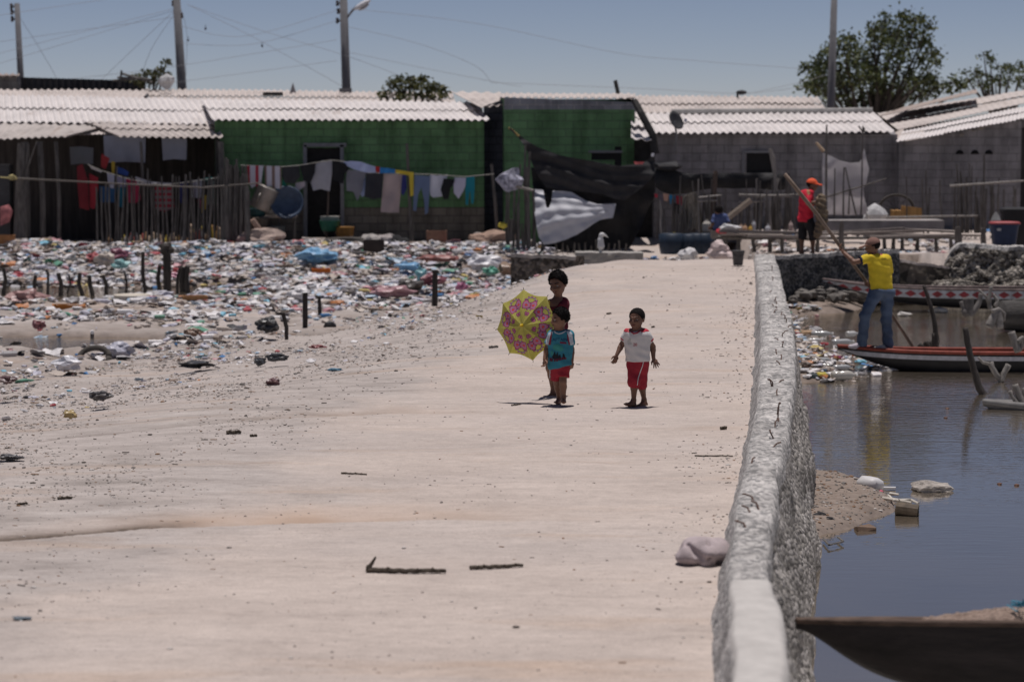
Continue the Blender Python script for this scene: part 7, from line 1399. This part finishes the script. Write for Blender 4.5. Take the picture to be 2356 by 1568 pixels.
def shirt(g):
    F_.torso(g, .017, k=.055); hp = (W['hipL']+W['hipR'])/2
    for sd_ in 'LR':
        e = lerp(W['sh'+sd_], W['el'+sd_], .72); g.cone(W['sh'+sd_], e, .046, .045, .02, cap=W['el'+sd_]-W['sh'+sd_])
    for sd_ in 'LR': g.cone(lerp(hp, W['hip'+sd_], .9), lerp(hp, W['hip'+sd_], .9)+V3(0, 0, -.05), .083, .085, .03, flat=(F_.bf, 1.15))
    g.cut(hp+V3(0, 0, -.02), V3(.25, 0, -1), .4); g.cut(W['neck']+V3(0, 0, .004), V3(-.05, -.25, 1), .10)
sh = F_.cloth('shirt', shirt, TEAL, (.003, 42)); T_ = bvh_of(sh)
RD2 = M('sleeve_red', (.22, .02, .04), .85); LBL = M('sleeve_pale', (.50, .55, .60), .85, .35, 40)
for nm, poly in (('sleeve_panel', [(640, 705), (672, 686), (684, 700), (664, 760), (650, 832), (606, 828), (612, 770)]), ('sleeve_panel', [(828, 690), (860, 684), (886, 712), (902, 830), (868, 836), (846, 760)])): decal(nm, sh, T_, d, [[KD(*p) for p in poly]], LBL, .004)
for poly in ([(655, 740), (668, 700), (674, 704), (668, 760), (660, 832), (636, 832)], [(832, 712), (846, 740), (862, 830), (850, 834), (836, 770)]): decal('sleeve_stripe', sh, T_, d, [[KD(*p) for p in poly]], RD2, .0055)
decal('collar', sh, T_, d, [[KD(*p) for p in [(695, 682), (715, 702), (740, 712), (775, 706), (820, 682), (826, 690), (780, 716), (742, 722), (706, 708), (688, 692)]]], WTR, .005)
NAVY = M('print_navy', (.012, .03, .13), .8); lettering('chest_lettering', sh, T_, d, 'CAPTAIN', KD, 742, 778, 46, NAVY, .005, -.02)
decal('chest_bar', sh, T_, d, [[KD(*p) for p in [(758, 800), (826, 806), (824, 824), (756, 816)]]], M('print_maroon', (.16, .015, .05), .8), .005)
decal('printed_shape', sh, T_, d, [[KD(*p) for p in poly] for poly in [[(672, 960), (690, 930), (704, 900), (716, 940), (730, 905), (742, 950), (760, 930), (772, 985), (740, 990), (700, 988)], [(788, 920), (806, 935), (816, 970), (800, 985), (784, 960)]]], M('print_black', (.008, .012, .018), .8), .004)
decal('printed_patch', sh, T_, d, [[KD(*p) for p in poly] for poly in [[(690, 835), (730, 820), (780, 840), (800, 880), (770, 900), (710, 890), (680, 870)], [(664, 905), (680, 890), (690, 920), (668, 950)]]], M('print_green', (.04, .22, .20), .85), .003)
decal('hem_lettering', sh, T_, d, [[KD(*p) for p in poly] for poly in [[(650, 965), (664, 968), (664, 1002), (650, 1000)], [(668, 970), (684, 975), (680, 1006), (666, 1004)], [(695, 978), (712, 980), (710, 1006), (694, 1006)], [(718, 980), (744, 975), (740, 1002), (716, 1005)], [(752, 972), (770, 965), (768, 992), (750, 998)], [(776, 962), (800, 962), (798, 985), (775, 990)], [(806, 962), (826, 968), (822, 984), (804, 984)]]], M('print_darkred', (.10, .012, .03), .8), .005)
def shorts(g):
    hp = (W['hipL']+W['hipR'])/2; F_.torso(g, .007, k=.05); g.cut(hp+V3(0, 0, .05), V3(0, 0, 1), .6)
    for sd_, tt in (('L', .80), ('R', .72)):
        e = lerp(W['hip'+sd_], W['kn'+sd_], tt); g.cone(W['hip'+sd_], e, .068, .064, .02, cap=W['kn'+sd_]-W['hip'+sd_])
so_ = F_.cloth('shorts', shorts, RED, (.0025, 40)); T_ = bvh_of(so_); decal('side_stripe', so_, T_, d, [[KD(*p) for p in [(648, 1055), (655, 1055), (656, 1120), (654, 1180), (646, 1180), (649, 1120)]]], WTR, .004)
# ---- older boy behind the umbrella
d = 25.6
J = dict(head=(738, 200), neck=(735, 335, .02), shL=(652, 400, -.02), shR=(802, 390, .03), elL=(600, 520, -.05), elR=(790, 560, .05), wrL=(560, 560, -.22), wrR=(640, 585, -.2), hipL=(672, 790), hipR=(755, 790), knL=(650, 1075, .0), knR=(735, 1085, .02), anL=(688, 1315, .06), anR=(722, 1318, .08), toL=(638, 1372, -.02), toR=(700, 1382, -.06), heL=(694, 1362, .08), heR=(726, 1366, .1))
F_ = Figure('person', 'taller boy in maroon shirt, smiling down as he carries the open umbrella', KD, d, J, .225, SK2, G(*KD(700, 1370), z=0), .006)
F_.bf = V3(-.5, -1, 0).normalized(); at, Rm = F_.head(V3(-.62, -1, -.28), V3(-.10, .05, 1)); F_.torso(F_.b, wr=.066)
for sd_ in 'LR': F_.arm(sd_, (.032, .026, .019)); F_.leg(sd_, (.050, .036, .034, .021)); F_.foot(sd_)
W = F_.W; F_.hand(W['wrL'], V3(-.6, -.5, .35), V3(0, -.3, 1), .125, .8, .02); F_.hand(W['wrR'], V3(-.7, -.5, .2), V3(0, -.3, 1), .125, .8, .02)
F_.done(); F_.face(at, smile=True); F_.hair(at, Rm, .012, .16, -.10, .002, lift=.05, tuft=.020)
def shirt(g):
    F_.torso(g, .013, k=.055, wr=.066); hp = (W['hipL']+W['hipR'])/2
    for sd_ in 'LR':
        e = lerp(W['sh'+sd_], W['el'+sd_], .8); g.cone(W['sh'+sd_], e, .052, .046, .02, cap=W['el'+sd_]-W['sh'+sd_])
    g.cut(hp+V3(0, 0, -.03), V3(0, 0, -1), .4); g.cut(W['neck']+V3(-.01, 0, -.012), V3(-.3, -.55, .8), .13)
F_.cloth('shirt', shirt, MAR, (.003, 42))
def shorts(g):
    hp = (W['hipL']+W['hipR'])/2; g.cone(hp+V3(-.02, 0, .04), hp+V3(.02, 0, .04), .085, .085, .03)
    for sd_ in 'LR': e = lerp(W['hip'+sd_], W['kn'+sd_], .6); g.cone(W['hip'+sd_], e, .075, .068, .02, cap=W['kn'+sd_]-W['hip'+sd_])
F_.cloth('shorts', shorts, M('shorts_dark', (.03, .028, .03), .85), (.004, 40)); BOYW = W
# ---- umbrella
d = 25.05; tipc = P(*KD(318, 592), d-.16); rimc = P(*KD(425, 625), d+.01)
ax = (tipc-rimc).normalized(); ax = V3(-.47, -.88, .04).normalized(); ur = V3(0, 0, 1)-ax*ax.z; ur.normalize(); uu = ax.cross(ur)
h = thing('umbrella', 'open yellow umbrella with pink heart rings and small butterflies, held sideways', 'umbrella', rimc)
Rr = .372; dep = .135
def heart(x, y): return (x*x+y*y-1)**3-x*x*y*y*y < 0
def pat(a_, r):
    """which colour the printed gore has at (a across, r outwards), r = 1 at the rim"""
    x = a_; y = r
    cx, cy = 0, .70; px, py = x-cx, y-cy; rr = math.hypot(px, py); th = math.atan2(py, px)
    for hx, hy, sz, rot in ((-.115, .60, .112, .5), (.125, .64, .112, -.7)):
        qx, qy = x-hx, y-hy; c_, s_ = math.cos(rot), math.sin(rot); qx, qy = qx*c_-qy*s_, qx*s_+qy*c_
        for k, m_ in ((.45, 3), (.62, 5), (.80, 2), (1., 4), (1.14, 6)):
            if heart(qx/(sz*k), (qy/(sz*k))+.1): return m_
    if .155 < rr < .205+.024*math.cos(th*11): return 4 if rr > .188 else 5 if rr > .170 else 6
    if .205 <= rr < .22+.024*math.cos(th*11): return 6
    if abs(py) < .03 and abs(px-.01) < .022 and not (abs(py) < .012 and px < .02): return 5
    bx, by = x-.02, y-.36
    for sx, sy, s_ in ((-.038, .024, .045), (.038, .024, .045), (-.028, -.03, .033), (.028, -.03, .033)):
        k = math.hypot((bx-sx)/s_, (by-sy)/s_)
        if k < .72: return 4
        if k < 1: return 6
    sx = math.hypot(x+.02, (y-.93)*1.5)
    if sx < .02: return 3
    gx = (x/.052) % 1-.5; gy = (y/.045+(.5 if int(x/.052+50) % 2 else 0)) % 1-.5
    if gx*gx+gy*gy < .045: return 1
    return 0
cmats = [M('umbrella_yellow', (.62, .585, .13), .6, .08, 8, .1, .002, trans=.45), M('umbrella_dot', (.80, .74, .40), .6, .05, trans=.45), M('print_pink', (.66, .18, .30), .6, .05, trans=.3), M('print_scarlet', (.72, .10, .12), .6, .05, trans=.3), M('print_rose', (.62, .18, .34), .6, .05, trans=.3), M('print_periwinkle', (.34, .38, .58), .6, .05, trans=.3), M('print_plum', (.12, .02, .09), .6, .05, trans=.3)]
mb = MB(); NG, NR, NA = 8, 84, 56; vs = []; fs = []; ms = []; rot0 = .17
def can(g, v, r):
    a0 = rot0+2*math.pi*g/NG; a1 = rot0+2*math.pi*(g+1)/NG
    d0 = ur*math.cos(a0)+uu*math.sin(a0); d1 = ur*math.cos(a1)+uu*math.sin(a1); dd = lerp(d0, d1, v)
    sc_ = 1-.07*math.sin(math.pi*v)*r**6; rad = r*Rr*sc_
    return rimc+dd*rad+ax*(dep*(1-(r*sc_)**1.75)-.012*math.sin(math.pi*v)*math.sin(math.pi*min(1, r)))
for g in range(NG):
    o = len(vs)
    for j in range(NR+1):
        for i in range(NA+1): vs.append(can(g, i/NA, .02+.98*j/NR))
    for j in range(NR):
        for i in range(NA):
            r = .02+.98*(j+.5)/NR; v = (i+.5)/NA; fs.append((o+j*(NA+1)+i, o+(j+1)*(NA+1)+i, o+(j+1)*(NA+1)+i+1, o+j*(NA+1)+i+1)); a_ = (v-.5)*2*r*math.tan(math.pi/8); ms.append(pat(-a_, r))
mb.add(vs, fs, ms); n = len(vs); mb.add([v-ax*.002 for v in vs], [tuple(reversed(f)) for f in fs], ms); mb.build('canopy', cmats, h, smooth=True)
for g in range(NG):
    mb = MB(); mb.tube([can(g, 0, r)-ax*.006 for r in (.03, .3, .6, .85, 1.)]+[can(g, 0, 1.)+(can(g, 0, 1.)-rimc).normalized()*.022], .0032, 5); o = mb.build('rib', MIRON, h)
    MB().tube([can(g, 0, .5)-ax*.006, rimc-ax*.06], .0028, 4).build('strut', MIRON, o)
MB().tube([rimc+ax*(dep+.005), rimc-ax*.40], .006, 7).build('shaft', M('shaft_steel', (.3, .3, .3), .35, metal=.8), h); mb = MB(); mb.lathe(rimc+ax*(dep-.01), [(.016, 0), (.016, .02), (.012, .045), (.004, .052)], 10, mat=ax.to_track_quat('Z', 'Y').to_matrix()); mb.build('ferrule', M('ferrule_yellow', (.62, .42, .02), .4), h, smooth=True)
e = rimc-ax*.40; MB().tube([e, e-ax*.06, e-ax*.10-ur*.03, e-ax*.08-ur*.06, e-ax*.04-ur*.065], .011, 7).build('handle', M('handle_yellow', (.55, .38, .03), .4), h, smooth=True)
c = can(1, 0, 1.); MB().tube([P(*KD(*q), d+.05) for q in [(648, 372), (640, 385), (650, 396), (640, 408), (648, 420), (640, 435)]], .006, 5).build('strap', M('handle_yellow'), h)
# ---- man in yellow poling
d = 35.9
J = dict(head=(915, 235), neck=(935, 292, .0), shL=(895, 322, -.08), shR=(1020, 325, .10), elL=(778, 352, -.16), elR=(1046, 452, .22), wrL=(698, 278, -.02), wrR=(920, 520, .14), hipL=(945, 572, -.06), hipR=(1028, 572, .07), knL=(858, 745, -.10), knR=(1015, 780, .07), anL=(838, 955, -.05), anR=(1030, 968, .07), toL=(765, 975, -.10), toR=(955, 985, .03), heL=(850, 982, -.02), heR=(1045, 996, .09))
F_ = Figure('person', 'barefaced man in yellow shirt, jeans and brown cap, poling from the prow of the tarred canoe', RB, d, J, .235, SK2, P(*RB(900, 985), d), .007); F_.t['label'] = 'man in yellow shirt, jeans and brown cap, poling from the prow of the tarred canoe'
F_.bf = V3(-.8, .62, 0).normalized(); at, Rm = F_.head(V3(-1, .1, -.22)); F_.torso(F_.b, wr=.072, flat=1.3)
for sd_ in 'LR': F_.arm(sd_, (.038, .031, .022)); F_.leg(sd_, (.066, .045, .042, .028))
W = F_.W; F_.hand(W['wrL'], V3(-.55, .05, .65), V3(-.4, -.7, .2), .17, .8, .02); F_.hand(W['wrR'], V3(-.8, -.2, .1), V3(0, -.2, 1), .17, .8, .02)
F_.done(); F_.face(at); F_.hair(at, Rm, .006, .10, -.2, .001)
YEL = M('shirt_yellow', (.66, .49, .03), .85, .10, 9, .3, .005); JEAN = M('jeans_blue', (.075, .105, .165), .9, .3, 5, .4, .006)
def shirt(g):
    F_.torso(g, .020, k=.06, wr=.074, flat=1.2); hp = (W['hipL']+W['hipR'])/2
    for sd_, tt in (('L', .62), ('R', .9)):
        e = lerp(W['sh'+sd_], W['el'+sd_], tt); g.cone(W['sh'+sd_], e, .070, .064, .03, cap=W['el'+sd_]-W['sh'+sd_])
    g.cut(hp+V3(0, 0, .015), V3(0, 0, -1), .5); g.cut(W['neck']+V3(0, 0, .01), V3(-.2, .1, 1), .12)
sh = F_.cloth('shirt', shirt, YEL, (.006, 26)); T_ = bvh_of(sh)
for sd_, tt in (('L', .64), ('R', .92)): e = lerp(W['sh'+sd_], W['el'+sd_], tt); a_ = lerp(W['sh'+sd_], W['el'+sd_], tt-.09); MB().tube([a_, e], .066, 18).build('sleeve_cuff', M('cuff_navy', (.012, .015, .05), .8), sh)
lettering('back_lettering', sh, T_, d, 'COL', RB, 1003, 326, 22, M('print_brown', (.10, .07, .03), .8))
mb = MB(); hp = (W['hipL']+W['hipR'])/2
und = F_.cloth('undershirt', lambda g: (F_.torso(g, .014, k=.06, wr=.074, flat=1.2), g.cut(hp+V3(0, 0, -.03), V3(-.15, 0, -1), .5), g.cut(hp+V3(0, 0, .03), V3(0, 0, 1), .5)), M('under_red', (.38, .02, .07), .85), (.004, 30))
def jeans(g):
    g.cone(lerp(hp, W['hipL'], .8), lerp(hp, W['hipR'], .8), .115, .115, .03, flat=(F_.bf, 1.0))
    for sd_ in 'LR':
        g.cone(W['hip'+sd_], W['kn'+sd_], .105, .078, .04); g.cone(W['kn'+sd_], lerp(W['kn'+sd_], W['an'+sd_], .98), .078, .076, .03); e = W['an'+sd_]+V3(0, 0, -.03); g.cone(W['an'+sd_]+V3(0, 0, .06), e, .074, .07, .02, cap=V3(0, 0, -1))
    g.cut(hp+V3(0, 0, .04), V3(0, 0, 1), .5)
F_.cloth('jeans', jeans, JEAN, (.008, 22))
for sd_ in 'LR':
    g = SDF(W['to'+sd_]-V3(.25, .25, .15), W['he'+sd_]+V3(.25, .25, .2), .006); dv = (W['to'+sd_]-W['he'+sd_]); dv.z = 0; dv.normalize(); hl = W['he'+sd_]+V3(0, 0, .012)
    g.cone(hl, hl+dv*.15, .048, .05, .02, flat=(V3(0, 0, 1), 1.2)); g.cone(hl+dv*.14, hl+dv*.235, .05, .036, .02, flat=(V3(0, 0, 1), 1.3)); g.cone(hl+V3(0, 0, .05), hl+dv*.08+V3(0, 0, .02), .042, .045, .03); g.cut(hl-V3(0, 0, .042), V3(0, 0, -1), .4)
    g.build('shoe', M('shoe_white', (.46, .42, .46), .7, .15, 12) if sd_ == 'L' else M('shoe_cream', (.50, .48, .44), .7), F_.t)
def cap(F_, at, Rm, mat, brim=.58, q=None):
    q = F_.hs; f, r, u, c = F_.hf; g = SDF(c-V3(.25, .25, .2), c+V3(.25, .25, .25), .005); g.ell(at(0, -.06, .14), np.array((.42, .50, .44))*q, Rm, .005); g.cut(at(0, 0, .14), -u+f*-.1, .5); g.cone(at(-.22, .34, .17), at(.22, .34, .17), .09*q, .09*q, .01, flat=(u, 2.6)); g.cone(at(-.14, .34+brim*.7, .10), at(.14, .34+brim*.7, .10), .12*q, .12*q, .06*q, flat=(u, 2.4)); g.cone(at(-.12, .3, .16), at(-.1, .34+brim*.6, .11), .15*q, .14*q, .02, flat=(u, 2.4)); g.cone(at(.12, .3, .16), at(.1, .34+brim*.6, .11), .15*q, .14*q, .02, flat=(u, 2.4)); g.ell(at(0, -.06, .58), np.array((.04, .04, .03))*q, Rm, .004)
    return g.build('cap', mat, F_.t)
cap(F_, at, Rm, M('cap_brown', (.20, .112, .09), .9, .2, 20))
pl = [P(*C4(1252, 775), 35.7), P(*RB(505, 0), 35.75), P(*RB(672, 232), 35.9), P(*RB(885, 522), 36.06), P(*RB(960, 620), 36.2), P(*RB(1060, 745), 36.35), P(*RB(1150, 880), 36.4), P(*RB(1228, 1003), 36.45)]; pl.append(pl[-1]+(pl[-1]-pl[-2])*.9)
q = [];
for i in range(len(pl)-1):
    for k in range(3): q.append(lerp(pl[i], pl[i+1], k/3))
q.append(pl[-1]); tag(MB().tube(q, [.029]*4+[.026]*(len(q)-4), 8, wob=.05).build('punt_pole', M('pole_wood', (.17, .128, .10), .85, .3, 10, .4, .005, stretch=(1, 1, .3)), loc=pl[0], smooth=True), 'long crooked wooden pole held by the man in yellow, slanting into the water', 'pole')
# ---- man in red carrying a net
d = 49.2
J = dict(head=(1468, 862), neck=(1452, 905), shL=(1395, 930, .12), shR=(1452, 925, -.1), elL=(1405, 1030, .2), elR=(1432, 1008, -.22), wrL=(1480, 1010, .12), wrR=(1520, 990, -.14), hipL=(1390, 1140, .08), hipR=(1440, 1140, -.06), knL=(1392, 1255, .06), knR=(1478, 1262, -.08), anL=(1388, 1375, .1), anR=(1472, 1380, -.04), toL=(1415, 1408, .1), toR=(1500, 1412, -.04))
F_ = Figure('person', 'man in red shirt, black shorts and orange cap, carrying a bundled net', C4, d, J, .235, SK1, P(*C4(1430, 1410), d), .008)
F_.bf = V3(.9, -.43, 0).normalized(); at, Rm = F_.head(V3(1, -.25, -.12)); F_.torso(F_.b, wr=.074)
for sd_ in 'LR': F_.arm(sd_, (.038, .031, .022)); F_.leg(sd_, (.066, .046, .043, .027)); F_.foot(sd_)
W = F_.W; F_.hand(W['wrL'], V3(.9, -.2, -.1), V3(0, 0, 1), .17, .7, .03); F_.hand(W['wrR'], V3(.9, .1, -.1), V3(0, 0, 1), .17, .7, .03)
F_.done(); F_.face(at); F_.hair(at, Rm, .006, .10, -.2, .001); cap(F_, at, Rm, M('cap_orange', (.70, .10, .035), .8, .08))
def shirt(g):
    F_.torso(g, .022, k=.06, wr=.078, flat=1.15); hp = (W['hipL']+W['hipR'])/2
    for sd_ in 'LR': e = lerp(W['sh'+sd_], W['el'+sd_], .9); g.cone(W['sh'+sd_], e, .072, .066, .03, cap=W['el'+sd_]-W['sh'+sd_])
    g.cone(hp+V3(-.03, 0, .05), hp+V3(.04, 0, .0), .13, .12, .04); g.cut(hp+V3(0, 0, -.02), V3(0, 0, -1), .5); g.cut(W['neck']+V3(0, 0, .01), V3(.2, 0, 1), .12)
sh = F_.cloth('shirt', shirt, M('shirt_red', (.58, .02, .045), .8, .12, 8, .3, .005), (.006, 26)); T_ = bvh_of(sh)
decal('shoulder_stripe', sh, T_, d, [[C4(*p) for p in [(1425, 895), (1445, 890), (1452, 930), (1438, 940), (1425, 920)]]], M('print_gold', (.45, .24, .12), .8), .008)
def shorts(g):
    hp = (W['hipL']+W['hipR'])/2; g.cone(hp+V3(-.03, 0, .04), hp+V3(.03, 0, .04), .12, .12, .03)
    for sd_ in 'LR': e = lerp(W['kn'+sd_], W['an'+sd_], .25); g.cone(W['hip'+sd_], W['kn'+sd_], .105, .088, .04); g.cone(W['kn'+sd_], e, .088, .085, .02, cap=W['an'+sd_]-W['kn'+sd_])
F_.cloth('shorts', shorts, M('shorts_black', (.018, .017, .019), .85), (.006, 26))
c0 = P(*C4(1535, 965), 49.0); g = SDF(c0-V3(.3, .35, 1.0), c0+V3(.4, .3, .25), .009)
for a_, b_, r in (((1535, 970), (1545, 1080), .10), ((1545, 1080), (1535, 1180), .11), ((1535, 1180), (1510, 1240), .09), ((1555, 1060), (1560, 1160), .07), ((1525, 1000), (1522, 1100), .08)): g.cone(P(*C4(*a_), 49.0), P(*C4(*b_), 48.95), r, r*.95, .04)
g.ripple(.016, 34, .7); tag(g.build('net_bundle', M('net_brown', (.19, .145, .10), .95, .4, 30, 1., .02, stretch=(1, 1, .25)), loc=c0), 'brown net bundled in the arms of the man in red', 'net')
# ---- someone sitting by the jetty
d = 54.8
J = dict(head=(733, 1062), neck=(742, 1090), shL=(705, 1110, .02), shR=(785, 1112, .02), elL=(690, 1165, -.05), elR=(812, 1165, -.03), wrL=(675, 1190, .15), wrR=(800, 1200, .2), hipL=(725, 1205, .05), hipR=(785, 1205, .05), knL=(690, 1190, .35), knR=(810, 1190, .35), anL=(690, 1240, .3), anR=(805, 1240, .3), toL=(685, 1252, .45), toR=(805, 1252, .45))
F_ = Figure('person', 'person with dark hair in a blue shirt, seated with back turned beside the jetty', C4, d, J, .215, SK1, P(*C4(755, 1225), d), .009)
F_.bf = V3(-.3, 1, 0).normalized(); at, Rm = F_.head(V3(-.5, 1, -.3)); F_.torso(F_.b, wr=.08)
for sd_ in 'LR': F_.arm(sd_); F_.leg(sd_, (.06, .045, .04, .027)); F_.foot(sd_)
W = F_.W; F_.hand(W['wrL'], V3(-.2, 1, -.2), V3(1, 0, 0), .15, .4, .05); F_.hand(W['wrR'], V3(-.2, 1, -.2), V3(-1, 0, 0), .15, .4, .05)
F_.done(); F_.hair(at, Rm, .015, .2, -.5, .002)
def shirt(g):
    F_.torso(g, .02, k=.07, wr=.088); hp = (W['hipL']+W['hipR'])/2
    for sd_ in 'LR': e = lerp(W['sh'+sd_], W['el'+sd_], .85); g.cone(W['sh'+sd_], e, .065, .06, .03, cap=W['el'+sd_]-W['sh'+sd_])
    g.cut(W['neck']+V3(0, 0, .01), V3(0, .2, 1), .11)
F_.cloth('shirt', shirt, M('shirt_blue', (.075, .10, .21), .85, .15), (.005, 26)); hp = (W['hipL']+W['hipR'])/2
F_.cloth('shorts', lambda g: [g.cone(W['hip'+k], lerp(W['hip'+k], W['kn'+k], .8), .085, .075, .03) for k in 'LR'], M('shorts_dark'), (.005, 30))
c = P(*C4(735, 1250), 54.8); tag(MB().box(c+V3(.08, .05, 0), (.5, .4, .2), 0, 0, None, .02).build('low_crate', MPL, loc=c), 'low crate seat under the person in blue', 'crate')
o = MB().blob(P(*C4(765, 1222), 54.2), (.13, .1, .07), .3, 2); tag(o.build('red_cloth', M('cloth_redspot', (.45, .03, .05), .8), loc=P(*C4(765, 1222), 54.2)), 'small red cloth on the jetty beside the seated person', 'cloth')
o = MB().blob(P(*C4(815, 1195), 54.2), (.22, .15, .09), .3, 2); tag(o.build('white_cloth', M('sack_white'), loc=P(*C4(815, 1195), 54.2)), 'small white heap of cloth on the jetty right of the red cloth', 'cloth')
